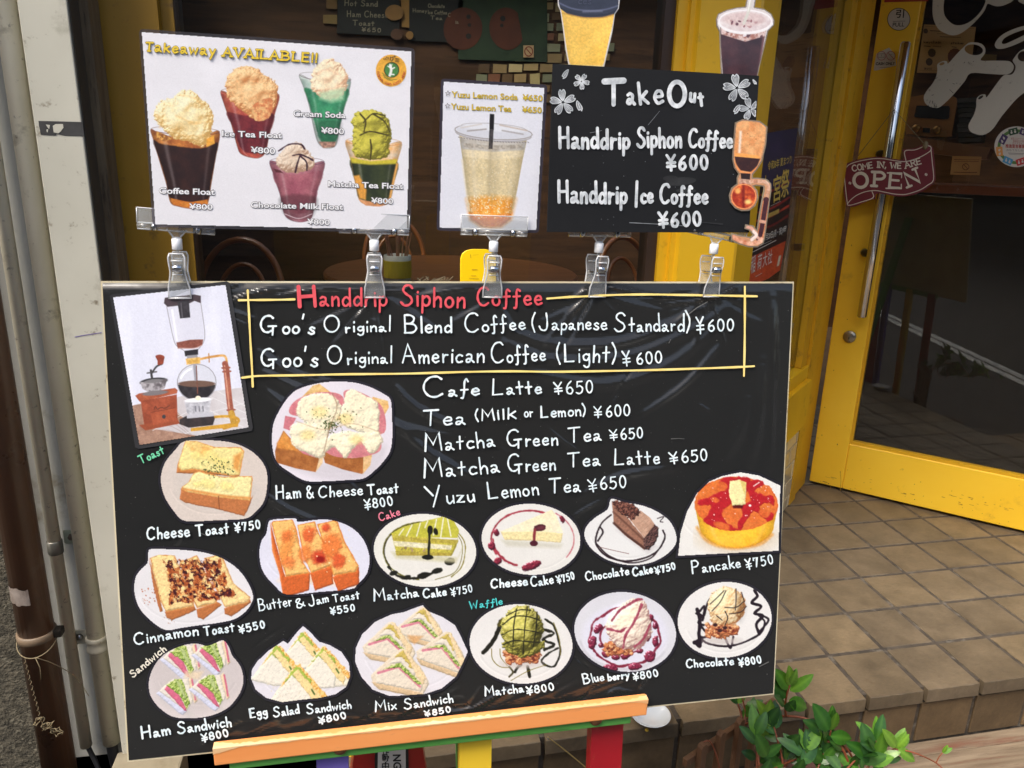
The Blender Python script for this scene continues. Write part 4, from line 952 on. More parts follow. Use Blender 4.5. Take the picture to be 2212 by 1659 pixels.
ty = Type(P_DOOR, .0020); ty.add('CASH ONLY', zq([(158, 850)])[0], (41.5, -.4), (.5, -6.2), .03); ty.build('lettering', M_STB, cs)
ik = Ink(P_DOOR, .0022); ik.stroke(zq([(190, 705), (278, 702), (274, 748), (194, 750), (190, 705)]), .5); ik.stroke(zq([(232, 715), (236, 735)]), .7); ik.stroke(zq([(325, 720), (375, 712)]), .5); ik.stroke(zq([(210, 883), (345, 878)]), .6); ik.build('icons', M_STB, cs)
tag(MB().prism([(1911, -26), (2008, -26), (2005, 2.5), (1910, 5)], P_DOOR, .0004, .0012).build('red_sticker', M_RED), 'red label across the very top of the yellow door', 'sticker')
# round guideline sticker on the glass
P_GLS = Plane(D0+DN*-.0178, DN)
rc = obj('round_sticker', *(lambda m_: (m_.V, m_.F))(MB().prism(ell(2196, 317, 48, 44, 0, 48), P_GLS, .0014, .0022)), M_STK); tag(rc, 'round white notice with a ring of coloured squares on the door glass', 'sticker')
ik = Ink(P_GLS, .0026); ik.ring(2196, 317, 38, 34.5, 6.5, n=60); ik.build('green_ring', pm('notice green', (86, 128, 62), .5), rc)
for i, (x, y, c_, rr_, lb) in enumerate(((2189, 284, (38, 74, 48), -14, 'dark green'), (2213, 286, (70, 50, 100), 20, 'violet'), (2167, 301, (76, 46, 86), -62, 'violet'), (2159, 327, (218, 150, 78), 85, 'orange'), (2177, 347, (70, 150, 196), 25, 'blue'), (2205, 349, (196, 52, 52), -18, 'red'))):
    c0, s0 = cos(R(rr_)), sin(R(rr_)); P = [(x+a*c0-b*s0, y+a*s0+b*c0) for a, b in ((-10, -7), (10, -7), (10, 7), (-10, 7))]
    sq = MB().prism(P, P_GLS, .0026, .0034).build('square', pm('notice '+lb, c_, .5), rc); sq['label'] = lb+' square'
    ik = Ink(P_GLS, .0037)
    for a in (-4, 4): ik.dot(x+a*c0, y+a*s0+1.5, 2.2, 2.6); ik.dot(x+a*c0+1.5*s0, y+a*s0-2.5*c0, 1.4)
    ik.build('figure', M_STK, sq)
ty = Type(P_GLS, .0026); ty.add('\u65b0\u578b\u30b3\u30ed\u30ca\u30a6\u30a4\u30eb\u30b9', (2184, 301.5), (34, 1.2), (0, -4)); ty.add('\u611f\u67d3\u62e1\u5927\u4e88\u9632', (2188, 306.8), (26, 1), (0, -4)); ty.add('\u30ac\u30a4\u30c9\u30e9\u30a4\u30f3', (2187, 311.3), (26, 1), (0, -4)); ty.add('\u63a8\u9032\u5ba3\u8a00\u4e8b\u696d\u6240', (2172, 318.6), (49, 1.6), (0, -6.6), .02)
ty.build('red_lettering', M_RED, rc)
ty = Type(P_GLS, .0026); ty.add('\u304a\u3082\u3066\u306a\u3057\u306e', (2174, 326), (36, 1.2), (0, -4)); ty.build('small_lettering', pm('notice grey', (96, 96, 96), .6), rc)
ik = Ink(P_GLS, .0028); ik.stroke([(2178, 330.5), (2212, 332)], .9); ik.stroke([(2180, 333.2), (2210, 334.4)], .7); ik.build('rule', pm('notice grey', (96, 96, 96), .6), rc)

# hanging OPEN sign
P_OPN = Plane(D0+DN*.082, DN)
M_MAR = pm('maroon sign', (116, 38, 50), .55, (108, 33, 45), ns=5)
M_CRM = pm('cream lettering', (228, 222, 206), .55)
OUT = [(1820, 363), (1827, 354), (1846, 346), (1870, 341), (1890, 338.7), (1909, 339.2), (1930, 343), (1950, 345.5), (1953, 340), (1950.5, 323), (1963, 321.5), (1976, 320), (1989, 314), (1997, 311), (2008, 311.5), (2016, 320), (2019, 352), (2021, 389), (2013, 399), (2006, 405), (1994, 413), (1981, 418), (1968, 422), (1957, 424), (1944, 424.6), (1930, 423.5), (1912, 419.5), (1896, 417.5), (1891.5, 419.5), (1890, 430), (1877, 433), (1864, 438.5), (1850, 445), (1839, 447.2), (1829, 445.5), (1825, 430), (1822, 405), (1820, 382)]
os_ = obj('open_sign', *(lambda m_: (m_.V, m_.F))(MB().prism(OUT, P_OPN, -.004, .002)), M_MAR); tag(os_, 'maroon ribbon shaped COME IN WE ARE OPEN sign hung on the handle', 'sign')
ik = Ink(P_OPN, .0024)
for P in ([(1824, 368), (1833, 356.5), (1850, 349.5), (1872, 345), (1890, 342.5), (1909, 343), (1930, 346.5), (1949, 349), (1962, 348), (1980, 342.5), (1996, 335), (2010, 325.5), (2011, 318), (2006, 315), (1998, 315), (1988, 319.5), (1975, 324), (1954.5, 326.5), (1957, 347)],
          [(2011, 322), (2014, 352), (2016.5, 388), (2003, 400.5), (1990, 409), (1976, 414.5), (1958, 419.5), (1944, 420), (1928, 418.5), (1910, 414.8), (1890, 411.5), (1870, 414), (1852, 421), (1838, 431.5), (1830.5, 441.5), (1838, 443), (1860, 436.5), (1886, 427), (1883.5, 413)], [(1824, 368), (1825, 392), (1828, 420), (1830.5, 441.5)]):
    ik.stroke(crm(P, 4), 1.7, wob=.02)
ik.build('inner_line', M_CRM, os_)
ik = Ink(P_OPN, .0026)
def bold(ik, txt, x0, y0, x1, y1, cap, w, serif=0, xh=None, sp=1.2): 
    for p in word(txt, x0, y0, x1, y1, cap, xh, jit=0, serif=serif, sp=sp): ik.stroke(p, w, wob=0)
bold(ik, 'COME', 1842, 370, 1885, 362.5, 12.5, 2.6, 1.2); bold(ik, 'IN,', 1896, 361.5, 1913, 362.5, 12, 2.8, 1.4); bold(ik, 'WE', 1924, 363.5, 1946, 364, 12, 2.6, 1.2); bold(ik, 'ARE', 1956, 363.5, 1990, 353.5, 12.5, 2.6, 1.2)
bold(ik, 'O', 1845, 405.5, 1874, 404.5, 31, 7.0); bold(ik, 'P', 1888, 401.5, 1910, 402.5, 30, 6, 6.0); bold(ik, 'E', 1921, 404.5, 1943, 406.5, 31, 5.2, 0); bold(ik, 'N', 1964, 403, 1988, 393, 31, 5, 5.5)
ik.stroke([(1914, 406.8), (1947, 407.2)], 3, wob=0); ik.stroke([(1917, 373.5), (1948, 374)], 3, wob=0); ik.stroke([(1948, 374), (1947.5, 384)], 2, wob=0); ik.stroke([(1947, 407), (1947, 398)], 2.4, wob=0)
ik.dot(1836, 395.5, 3.0, 3.2); ik.dot(2000.5, 377, 3.0, 3.2); ik.build('lettering', M_CRM, os_)
ik = Ink(P_OPN, .0034); ik.stroke([(1835, 398.5), (1837, 392.5)], .8); ik.stroke([(1999.5, 380), (2001.5, 374)], .8); ik.build('bean_line', M_MAR, os_)
a = P_OPN.at(1845, 348, .003); b = dr(hs, .081, P_OPN.at(1906, 236)[2]); c = P_OPN.at(1999, 314, .004)
sg = MB().tube([a, b, c], .0013, 6).build('hanging_string', M_STR, None, True); tag(sg, 'thin jute string holding the maroon sign over the handle', 'string')
MB().lathe(c+np.array([0, 0, -.002]), [(.002, -.012), (.007, -.006), (.009, .004), (.006, .012), (.002, .016)], 10).build('knot', M_STR, sg, True)

# things inside the door
def inside_plane(back): return Plane(D0-DN*back, DN)
P_I1 = inside_plane(.10)
pk = obj('price_poster', *(lambda m_: (m_.V, m_.F))(MB().prism(zq([(790, 318), (1468, 352), (1392, 962), (695, 950)]), P_I1, -.003, 0)), pm('tan poster', (206, 156, 100), .6, (196, 146, 92), ns=6)); tag(pk, 'tan keychain and sticker price poster behind the door glass', 'poster')
M_PBR = pm('poster brown', (96, 66, 42), .6)
ik = Ink(P_I1, .0006)
bold(ik, 'keychain', *zq([(788, 562)])[0], *zq([(1010, 566)])[0], 5.5, 1.1, .5); bold(ik, 'sticker', *zq([(1140, 576)])[0], *zq([(1310, 578)])[0], 5.5, 1.1, .5); bold(ik, '\u00a5400', *zq([(795, 910)])[0], *zq([(888, 912)])[0], 4.6, .9, .4)
for (x0, y0, x1) in ((790, 600, 872), (905, 604, 1010), (1155, 610, 1210), (870, 400, 1000), (1000, 480, 1270), (960, 440, 1200)): ik.stroke(zq([(x0, y0), (x1, y0+8)]), 1.3, wob=.4)
ik.stroke(zq([(725, 918), (1400, 930)]), .5); ik.stroke(zq([(810, 345), (1440, 372)]), .5)
for (x, y, r_) in ((892, 690, 8.5), (858, 808, 7.5), (812, 405, 5)): ik.dot(*zq([(x, y)])[0], r_, r_*1.1)
ik.build('print', M_PBR, pk)
ik = Ink(P_I1, .0009); ik.dot(*zq([(1195, 740)])[0], 16, 18); ik.build('disc', pm('poster disc', (140, 78, 44), .6, (96, 50, 30), ns=9), pk)
tag(obj('wall_note', *(lambda m_: (m_.V, m_.F))(MB().prism(zq([(1540, 705), (1742, 715), (1732, 800), (1540, 790)]), P_I1, -.003, 0)), pm('ochre note', (150, 116, 60), .6)), 'small ochre note behind the white letters of the door', 'paper')
P_I2 = inside_plane(.42)
rd = obj('radio', *(lambda m_: (m_.V, m_.F))(MB().prism(crm(zq([(560, 1500), (600, 1285), (650, 1262), (900, 1225), (1150, 1252), (1222, 1310), (1195, 1500), (1150, 1740), (1100, 1790), (560, 1752)]), 2, True), P_I2, -.22, 0)), pm('radio wood', (150, 98, 50), .45, (128, 80, 38), ns=3, stretch=(1, 1, 7))); tag(rd, 'old wooden radio with a dark speaker window on the shelf inside', 'radio')
MB().prism(crm(zq([(690, 1395), (720, 1380), (1000, 1388), (1118, 1390), (1118, 1480), (1098, 1555), (900, 1548), (680, 1530), (672, 1480)]), 3, True), P_I2, .001, .004).build('speaker_window', pm('speaker cloth', (28, 20, 14), .9), rd)
MB().prism(zq([(780, 1668), (870, 1672), (862, 1735), (772, 1728)]), P_I2, .001, .004).build('dial', pm('speaker cloth', (28, 20, 14), .9), rd)
for x, y in ((960, 1700), (690, 1680)): MB().lathe(P_I2.at(*zq([(x, y)])[0]), [(.016, 0), (.016, .012), (.012, .016), (0, .016)], 16, DN).build('knob', pm('brass knob', (150, 106, 56), .3, metal=.8), rd, True)
bk = empty('record_stack', P_I2.at(2035, 250)+np.array([.05, .05, 0]), 'stack of dark magazines beside the old radio', 'magazine stack')
for i in range(9):
    x0 = 1220+(i*37 % 30); MB().prism(zq([(x0, 1290+i*64), (1620-i*8, 1262+i*66), (1610-i*8, 1318+i*66), (x0-4, 1346+i*64)]), P_I2, -.24, -.01-(i % 3)*.006).build('magazine', pm('magazine '+str(i % 3), ((70, 62, 56), (54, 48, 44), (84, 74, 66))[i % 3], .5), bk)
tag(MB().prism(zq([(480, 1770), (1660, 1930), (1600, 2080), (1400, 2070), (480, 1950)]), P_I2, -.3, .02).build('wall_shelf', pm('shelf wood', (120, 76, 44), .5)), 'brown shelf under the radio inside the door', 'shelf')
P_I3 = inside_plane(.16)
nc = obj('notice_card', *(lambda m_: (m_.V, m_.F))(MB().prism(zq2([(1160, 378), (1542, 388), (1516, 630), (1132, 622)]), P_I3, -.003, 0)), pm('notice tan', (196, 140, 82), .6, (186, 130, 74), ns=7)); tag(nc, 'tan no photo notice card with a small crossed ring inside the door', 'notice')
ik = Ink(P_I3, .0006); ik.ring(*zq2([(1335, 520)])[0], 7, 6.6, 1.4); ik.stroke(zq2([(1306, 488), (1364, 552)]), 1.3)
for (y, x0, x1) in ((424, 1185, 1508), (448, 1190, 1500), (590, 1178, 1480)): ik.stroke(zq2([(x0, y), ((x0+x1)/2, y+5), (x1, y+4)]), 1.2, wob=.4)
ik.build('print', pm('notice print', (110, 52, 36), .6), nc)
ct = empty('counter', dr(.55, -.75, -1.265), 'brown wooden counter with an orange edge behind the door', 'counter')
P_I4 = inside_plane(.55)
zt_ = P_I4.at(2020, 398)[2]
MB().obox(dr(.0, -.95, zt_-.035), DD*1.6, DN*.4, (0, 0, .035), .004).build('top', pm('counter wood', (150, 76, 34), .35, (126, 60, 26), ns=3, coat=.2), ct)
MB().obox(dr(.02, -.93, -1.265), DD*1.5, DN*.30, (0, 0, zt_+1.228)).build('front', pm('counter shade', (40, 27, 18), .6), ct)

# festival poster taped to the side window
P_RT2 = Plane(RA+RN*-.027, RN)
mt_p = attr_mat('poster print', .5, .15)
ar = Art(1560, 250, 1740, 640, (40, 36, 64), 1.1)
def pz(P): return [(1634.8+x*.2446, 208.5+y*.2446) for x, y in P]
ar.poly(pz([(-80, 300), (420, 200), (420, 880), (-80, 760)]), ((34, 30, 58), (46, 40, 74), 40))
ar.poly(pz([(-90, 720), (20, 760), (290, 880), (420, 860), (420, 1340), (-90, 1420)]), ((44, 20, 22), (26, 18, 22), 14, 2.4), soft=12)
for k, (y0, c_) in enumerate(((950, (150, 40, 34)), (1105, (120, 30, 28)), (1020, (176, 60, 40)), (800, (150, 44, 40)))):
    ar.line(pz([(-60, y0+90), (120, y0+40), (290, y0-60)]), 4.5, c_, soft=3, rag=1.5)
ar.poly(pz([(40, 1062), (200, 990), (194, 1030), (36, 1100)]), (176, 146, 70))
ar.poly(pz([(-120, 1440), (0, 1395), (256, 1275), (208, 1535), (100, 1612), (-120, 1700)]), ((196, 74, 34), (182, 60, 28), 18))
ar.poly(pz([(196, 1408), (216, 1400), (196, 1492), (175, 1502)]), (206, 196, 170))
po = [(1655, 284)] + []
POS = pz([(-150, 380), (76, 325), (362, 276), (330, 560), (300, 860), (262, 1270), (208, 1535), (100, 1612), (-150, 1710)])
ps_ = ar.sheet('festival_poster', POS, P_RT2, .0012, mt_p, None); tag(ps_, 'dark blue and orange summer festival poster on the side window', 'poster')
MB().prism(grow(POS, -.3), P_RT2, .0002, .0010).build('backing', pm('poster back', (40, 36, 50), .7), ps_)
M_GOLD = pm('poster gold', (206, 176, 78), .5); M_PWH = pm('poster white', (214, 208, 196), .5)
ty = Type(P_RT2, .0018)
ty.add('\u4ee4\u548c8\u5e74', pz([(95, 648)])[0], (25, -7.5), (1.0, -15), .01); ty.add('\u590f\u307e\u3064\u308a', pz([(206, 610)])[0], (24, -6.5), (.8, -14), .01)
ty.add('\u672c', pz([(40, 905)])[0], (16, -4), (1.2, -42), .012); ty.add('\u5bae', pz([(142, 920)])[0], (17, -7), (1.4, -45), .012); ty.add('\u796d', pz([(212, 880)])[0], (18, -7.5), (1.5, -47), .012)
ty.build('gold_lettering', M_GOLD, ps_)
ty = Type(P_RT2, .0018)
ty.add('\u672c\u5bae\u796d 7\u670820\u65e5(\u6708\u30fb\u795d)9\u6642', pz([(-10, 1302)])[0], (66, -27), (.6, -12), .01)
ty.build('white_lettering', M_PWH, ps_); ty = Type(P_RT2, .0018)
for (t, x, o_, h_) in (('\u7a32', -52, 0, 30), ('\u8377', 4, -6, 27), ('\u5927', 52, -12, 25), ('\u793e', 96, -20, 24)): ty.add(t, pz([(x-2, 1556-(x+52)*.52)])[0], (9.5, -5), (1.6, -h_), .0)
ty.build('white_lettering', M_PWH, ps_)
ik = Ink(P_RT2, .0018)
for (x0, y0, x1, y1) in ((-60, 1385, 170, 1270), (0, 1330, 130, 1270), (-10, 1590, 46, 1560), (120, 968, 210, 925)): ik.stroke(pz([(x0, y0), (x1, y1)]), .9, wob=.4)
ik.build('small_print', M_PWH, ps_)

# ------------------------------------------------------------------ below and behind the board
M_ORG = pm('orange easel paint', (244, 160, 92), .55, (238, 150, 82), ns=3, stretch=(1, 6, 6), dirt=((214, 142, 92), 30, .05))
M_RAW = pm('bare worn wood', (230, 198, 150), .75, (238, 168, 104), ns=5, stretch=(1, 14, 14))
M_GRN = pm('green easel paint', (96, 168, 78), .5, (86, 156, 70), ns=3, stretch=(1, 6, 6), dirt=((60, 104, 50), 26, .06))
M_REDP = pm('red easel paint', (168, 22, 34), .4, (150, 18, 30), ns=3, dirt=[((222, 176, 110), 60, -.12)], coat=.2)
M_YLP = pm('yellow easel paint', (244, 206, 56), .45, (236, 194, 46), ns=3)
M_VIO = pm('violet easel paint', (122, 106, 190), .45, (110, 96, 176), ns=3)
ea = empty('display_easel', (.08, .95, -1.5), 'multicoloured wooden easel with orange ledge under the menu board', 'easel')
YT = .866
tl, tr_, br, bl = [onY(*p, YT) for p in ((462, 1616.5), (1400.5, 1510), (1399.5, 1543), (463, 1655))]
ux = tr_-tl; hz = np.array([0, 0, (bl[2]-tl[2]+br[2]-tr_[2])/2])
o_ = np.array([bl[0], YT, bl[2]])
tray = MB().obox(o_, np.array([tr_[0]-bl[0], 0, tr_[2]-tl[2]]), (0, .0125, .001), -hz, .002).build('ledge', M_ORG, ea)
# worn bare-wood arris along the top front edge and the ends
V, Fq = [], []; rs = random.Random(6); n = 160
L_len = tr_[0]-bl[0]
for i in range(n+1):
    t = i/n; x = bl[0]+L_len*t; z = bl[2]+(tr_[2]-tl[2])*t-hz[2]
    e_ = 2.2*max(0, .05-abs(t-.0))/.05+1.6*max(0, .03-abs(t-1))/.03
    d1 = .0011+.0009*sin(i*.37)*rs.uniform(0, 1)+rs.uniform(0, .0012)+e_*.003; d2 = .0035+rs.uniform(-.0012, .002)+e_*.003
    zt2 = z+.0008*d2/.012
    V += [(x, YT-.0006, z-d1), (x, YT-.0006, z+.0004), (x, YT+d2, zt2+.0007)]
for i in range(n): k = 3*i; Fq += [(k, k+3, k+4, k+1), (k+1, k+4, k+5, k+2)]
obj('worn_edge', V, Fq, M_RAW, tray)
gl = [onY(*p, .874) for p in ((497, 1640), (1364, 1544), (1365, 1563), (496, 1664))]
rail = MB().obox((gl[3][0], .874, gl[3][2]), np.array([gl[1][0]-gl[3][0], 0, gl[2][2]-gl[3][2]]), (0, .03, 0), (0, 0, .030), .002).build('rail', M_GRN, ea)
for x, y in ((1288, 1570), (735, 1633)): 
    p = onY(x, y-8, .87); MB().lathe((p[0], .8735, p[2]+.004), [(.009, 0), (.009, .003), (.006, .0055), (0, .006)], 16, (0, -1, 0)).build('bolt', pm('rusty bolt', (120, 84, 56), .5, metal=.5), rail, True)
def leg(x0, x1, y, Y, mat, lean, w=.022):
    a, b = onY(x0, y, Y), onY(x1, y, Y); z0 = a[2]+.06
    L = b[0]-a[0]; h = 1.5+z0; dx = lean*h
    return MB().hexa([(a[0]+dx, Y-.03-.10*h*0, -1.5), (b[0]+dx, Y-.03, -1.5), (b[0]+dx, Y-.03+w, -1.5), (a[0]+dx, Y-.03+w, -1.5), (a[0]-.002, Y, z0), (b[0], Y, z0), (b[0], Y+w, z0), (a[0]-.002, Y+w, z0)]).build('leg', mat, ea)
def worn(ik_, pts_):
    for (x, y, l_) in pts_: ik_.stroke([(x, y), (x+rs.uniform(-.5, .5), y+l_)], rs.uniform(.8, 2.0), wob=.5)
l1 = leg(995, 1061, 1625, .895, M_YLP, 0); l1['label'] = 'yellow middle leg'
l2 = leg(1278, 1343, 1590, .895, M_REDP, .012); l2['label'] = 'red leg'
P_LEG = Plane((0, .8945, 0), (0, -1, 0)); ik = Ink(P_LEG, .0004); worn(ik, [(1288, 1634, 3), (1290, 1642, 14), (1318, 1648, 9), (1340, 1644, 3), (1284, 1612, 2), (1332, 1622, 2), (1296, 1655, 4)]); ik.build('chipped_paint', M_RAW, l2)
l3 = leg(688, 754, 1650, .895, M_VIO, -.012); l3['label'] = 'violet leg'
MB().hexa([(.165, 1.28, -1.5), (.205, 1.28, -1.5), (.205, 1.30, -1.5), (.165, 1.30, -1.5), (.10, .99, -.30), (.15, .99, -.30), (.15, 1.01, -.30), (.10, 1.01, -.30)]).build('rear_leg', M_GRN, ea)
# red sign stand behind the easel
rsn = empty('red_sign_stand', (.01, 1.10, -1.5), 'red sign stand with a black framed white plate behind the easel', 'sign stand')
P_RS = Plane((0, 1.10, 0), (0, -1, .06))
a0, a1 = P_RS.at(752, 1659), P_RS.at(928, 1659); b0, b1 = P_RS.at(768, 1590), P_RS.at(910, 1590)
k_ = (a0-b0)/np.linalg.norm(a0-b0)
MB().hexa([(a0[0]-.05, 1.09-.02, -1.5), (a1[0]+.05, 1.07, -1.5), (a1[0]+.05, 1.24, -1.5), (a0[0]-.05, 1.24, -1.5), b0, b1, b1+np.array([0, .05, 0]), b0+np.array([0, .05, 0])]).build('body', pm('red plastic', (186, 42, 32), .4, (172, 36, 28), ns=4, coat=.2), rsn)
P_RS2 = Plane(a0+np.array([0, -.008, 0]), np.cross(a1-a0, b0-a0)*(-1 if np.cross(a1-a0, b0-a0)[1] > 0 else 1))
pl_ = MB().prism([(811, 1596), (882, 1596), (884, 1700), (808, 1700)], P_RS2, -.003, .001).build('plate', pm('plate frame', (30, 30, 30), .5), rsn)
MB().prism([(817, 1600), (876, 1600), (877, 1700), (815, 1700)], P_RS2, .001, .0024).build('plate_face', pm('plate white', (212, 212, 208), .5), pl_)
ty = Type(P_RS2, .003); ty.add('NG', (849, 1630), (1.5, 31), (17, -.5), .03)
for i, (t, yy) in enumerate((('\u52d5', 1645), ('\u4e2d', 1662), ('\u4f5c', 1629))): ty.add(t, (825, yy), (15.5, 0), (0, -14), .02)
ty.build('plate_lettering', pm('plate black', (24, 24, 26), .6), pl_)
# yellow floor sign behind the board
P_YS = Plane((0, 1.45, 0), (0, -1, .08))
ys = obj('yellow_floor_sign', *(lambda m_: (m_.V, m_.F))(MB().prism([(1000, 700), (1001, 560), (1004, 551), (1011, 546), (1022, 543.5), (1052, 543.5), (1062, 547), (1066, 556), (1068, 700)], P_YS, -.016, 0)), pm('yellow plastic', (250, 212, 20), .35, (246, 204, 14), ns=5, coat=.2)); tag(ys, 'bright yellow plastic sign top standing behind the menu board', 'floor sign')
bevel(ys, .004)
ik = Ink(P_YS, .0008); [ik.stroke([(x0, y0), (x1, y1)], w_, wob=.5) for (x0, y0, x1, y1, w_) in ((1016, 550, 1017, 557, 1), (1022, 551, 1034, 550, .8), (1020, 582, 1031, 582, 2), (1014, 601, 1034, 602, 2), (1018, 595, 1028, 596, 1))]
ik.build('faded_print', pm('faded print', (206, 164, 20), .6), ys)
MB().hexa([(-.11, 1.40, -1.5), (-.02, 1.40, -1.5), (-.02, 1.5, -1.5), (-.11, 1.5, -1.5), (-.075, 1.452, -.4), (-.045, 1.452, -.4), (-.045, 1.465, -.4), (-.075, 1.465, -.4)]).build('stem', pm('yellow plastic', (250, 212, 20)), ys)
# straw bits behind the board edge, white dish, wire, crumbs
mb = MB(); rs = random.Random(12)
for i in range(16):
    p = onY(905+i*4.2, 607-rs.uniform(0, 1.5), 1.02); mb.tube([p, p+np.array([rs.uniform(-.004, .012), .01, rs.uniform(.001, .0045)])], .0007, 4)
tag(mb.build('straw_wisp', M_STR), 'wisp of frayed straw behind the top edge of the board', 'straw')
dsh = onZ(1404, 1558, ZP)
ds = tag(obj('white_dish', *(lambda m_: (m_.V, m_.F))(MB().lathe((dsh[0], dsh[1], ZP), [(.022, 0), (.024, .004), (.044, .018), (.047, .022), (.0462, .0226), (.042, .0185), (.022, .007), (0, .006)], 36)), pm('white china', (214, 220, 224), .2, (206, 212, 216), ns=4, coat=.5), None, True), 'small white dish on the tiled step beside the orange ledge', 'dish')
p0, p1 = onZ(1190, 1600, -1.24), onZ(1275, 1660, -1.43)
tag(MB().tube(crm([onY(1183, 1592, 1.2), onY(1222, 1622, 1.2), onY(1272, 1664, 1.2), onY(1320, 1710, 1.2)], 5), .0013, 6).build('tan_wire', pm('tan wire', (190, 160, 90), .5)), 'thin tan wire slanting down behind the easel legs', 'wire')
for (x, y, r_, c_, lb) in ((1399, 1583, .005, (170, 140, 40), 'yellow crumb on the edge of the tiled step'), (1186, 1600, .004, (120, 116, 108), 'grey pebble on the step left of the red leg')):
    p = onZ(x, y, ZP); mb = MB().lathe((p[0], p[1]+.006, ZP), [(r_*.6, 0), (r_, r_*.5), (r_*.7, r_), (0, r_*1.1)], 8); tag(mb.build('crumb', pm('crumb '+str(x), c_, .8)), lb, 'crumb')

# ------------------------------------------------------------------ climbing plant and its little picket fence
M_STEM = pm('red brown stem', (140, 74, 44), .5, (116, 60, 36), ns=9)
def leaf_mat():
    mt = attr_mat('leaf', .32, .12, .2); N = mt.node_tree.nodes; L = mt.node_tree.links
    b = N['Principled BSDF']; a = [n for n in N if n.type == 'ATTRIBUTE'][0]
    b.inputs['Subsurface Weight'].default_value = 0.0
    tr = N.new('ShaderNodeBsdfTranslucent'); L.new(a.outputs['Color'], tr.inputs[0]); mx = N.new('ShaderNodeMixShader'); mx.inputs[0].default_value = .22
    L.new(b.outputs[0], mx.inputs[1]); L.new(tr.outputs[0], mx.inputs[2]); L.new(mx.outputs[0], N['Material Output'].inputs[0]); return mt
M_LEAF = leaf_mat()
plant = empty('climbing_plant', (1.0, 1.27, -1.5), 'glossy green leafed climbing plant with red stems by the step', 'plant')
MB().lathe((1.0, 1.28, 0), [(.06, -1.5), (.085, -1.36), (.09, -1.355), (.09, -1.34), (.08, -1.34), (.078, -1.36), (0, -1.365)], 24).build('pot', pm('brown pot', (96, 60, 44), .7), plant, True)
LV, LF, LC = [], [], []
def leaf(p, d, up, L, W, c):
    """one leaf: folded along the midrib, drooping, pointed, veins as small undulations"""
    d = np.asarray(d, float); d /= np.linalg.norm(d); up = np.asarray(up, float); s_ = np.cross(d, up); s_ /= np.linalg.norm(s_)+1e-9; u = np.cross(s_, d)
    k = len(LV); n = 12; droop = rs.uniform(.05, .3); cc = np.array(c, float); fold = rs.uniform(.0, .09)
    for i in range(n):
        t = i/(n-1); w = W*.5*(sin(pi*min(t**.85, 1))**.72)*(1.06-.12*t) if 0 < t < 1 else 0
        cen = np.asarray(p)+d*(L*t)-u*(droop*L*t*t)
        rip = .022*W*(1 if i % 2 else -1)
        for e in (-1, -.5, 0, .5, 1):
            LV.append(cen+s_*(e*w)+u*(abs(e)*w*fold+(rip*abs(e) if 0 < i < n-1 else 0)))
            f = 1.0+.05*(1 if i % 2 else -1)*abs(e); LC.append(.66*Ua(np.clip(cc*(f if e else 1)+(np.array([26, 28, 14]) if e == 0 else 0), 0, 255)))
        if i:
            for q in range(4): a = k+(i-1)*5+q; LF.append((a, a+1, a+6, a+5))
GREENS = [(66, 118, 40), (58, 108, 38), (76, 130, 44), (52, 98, 38), (86, 142, 46), (62, 112, 48), (46, 90, 40)]
YOUNG = [(128, 176, 54), (110, 166, 48), (120, 170, 60)]
rs = random.Random(21); stems = MB()
def branch(P, r0, r1, nl, spread, Ls=(.038, .058), young=False, tip=3):
    C_ = crm(P, 8); m_ = len(C_); stems.tube(C_, list(np.linspace(r0, r1, m_)), 6)
    for i in range(nl):
        t = .12+.88*(i+rs.random()*.6)/max(nl, 1); j = min(int(t*(m_-1)), m_-2); p = C_[j]; tg = C_[j+1]-C_[j]; tg /= np.linalg.norm(tg)+1e-9
        d = tg*.5+np.array([rs.uniform(-1, 1), rs.uniform(-1, .4), rs.uniform(-.3, .8)])*spread
        L = rs.uniform(*Ls); up = np.array([rs.uniform(-.3, .3), -.75+rs.uniform(-.3, .3), .8])
        leaf(p+d/np.linalg.norm(d)*.006, d, up, L, L*rs.uniform(.38, .5), rs.choice(YOUNG if young else GREENS))
    for i in range(tip):
        p = C_[-1]; tg = C_[-1]-C_[-3]; tg /= np.linalg.norm(tg); d = tg+np.array([rs.uniform(-1, 1), rs.uniform(-.6, .3), rs.uniform(-.2, .9)])*.8
        L = rs.uniform(*Ls)*(.8 if young else 1); leaf(p, d, (0, -.7, .8), L, L*.45, rs.choice(YOUNG if young or rs.random() < .4 else GREENS))
def PT(x, y, Y): return onY(x, y, Y)
# stems traced as real curves at their depth
branch([PT(1605, 1566, 1.22), PT(1650, 1551, 1.2), PT(1700, 1547, 1.17), PT(1740, 1552, 1.15), PT(1775, 1570, 1.13), PT(1812, 1602, 1.11), PT(1838, 1630, 1.1), PT(1845, 1665, 1.1)], .0026, .0022, 0, 1, tip=0)
branch([PT(1605, 1566, 1.22), PT(1600, 1540, 1.24), PT(1594, 1520, 1.25)], .0028, .0016, 1, .9, (.03, .045), tip=4)
branch([PT(1609, 1566, 1.22), PT(1609, 1535, 1.24), PT(1604, 1508, 1.25)], .0026, .0014, 3, .9, (.03, .045), tip=3)
branch([PT(1698, 1547, 1.17), PT(1696, 1525, 1.17), PT(1700, 1500, 1.17), PT(1706, 1480, 1.17)], .003, .0016, 4, .9, (.034, .048), tip=4)
branch([PT(1690, 1680, 1.12), PT(1700, 1650, 1.13), PT(1735, 1610, 1.14), PT(1760, 1585, 1.14)], .003, .0016, 6, .9)
branch([PT(1640, 1690, 1.12), PT(1635, 1650, 1.14), PT(1640, 1600, 1.16), PT(1652, 1566, 1.17)], .003, .0016, 6, .9)
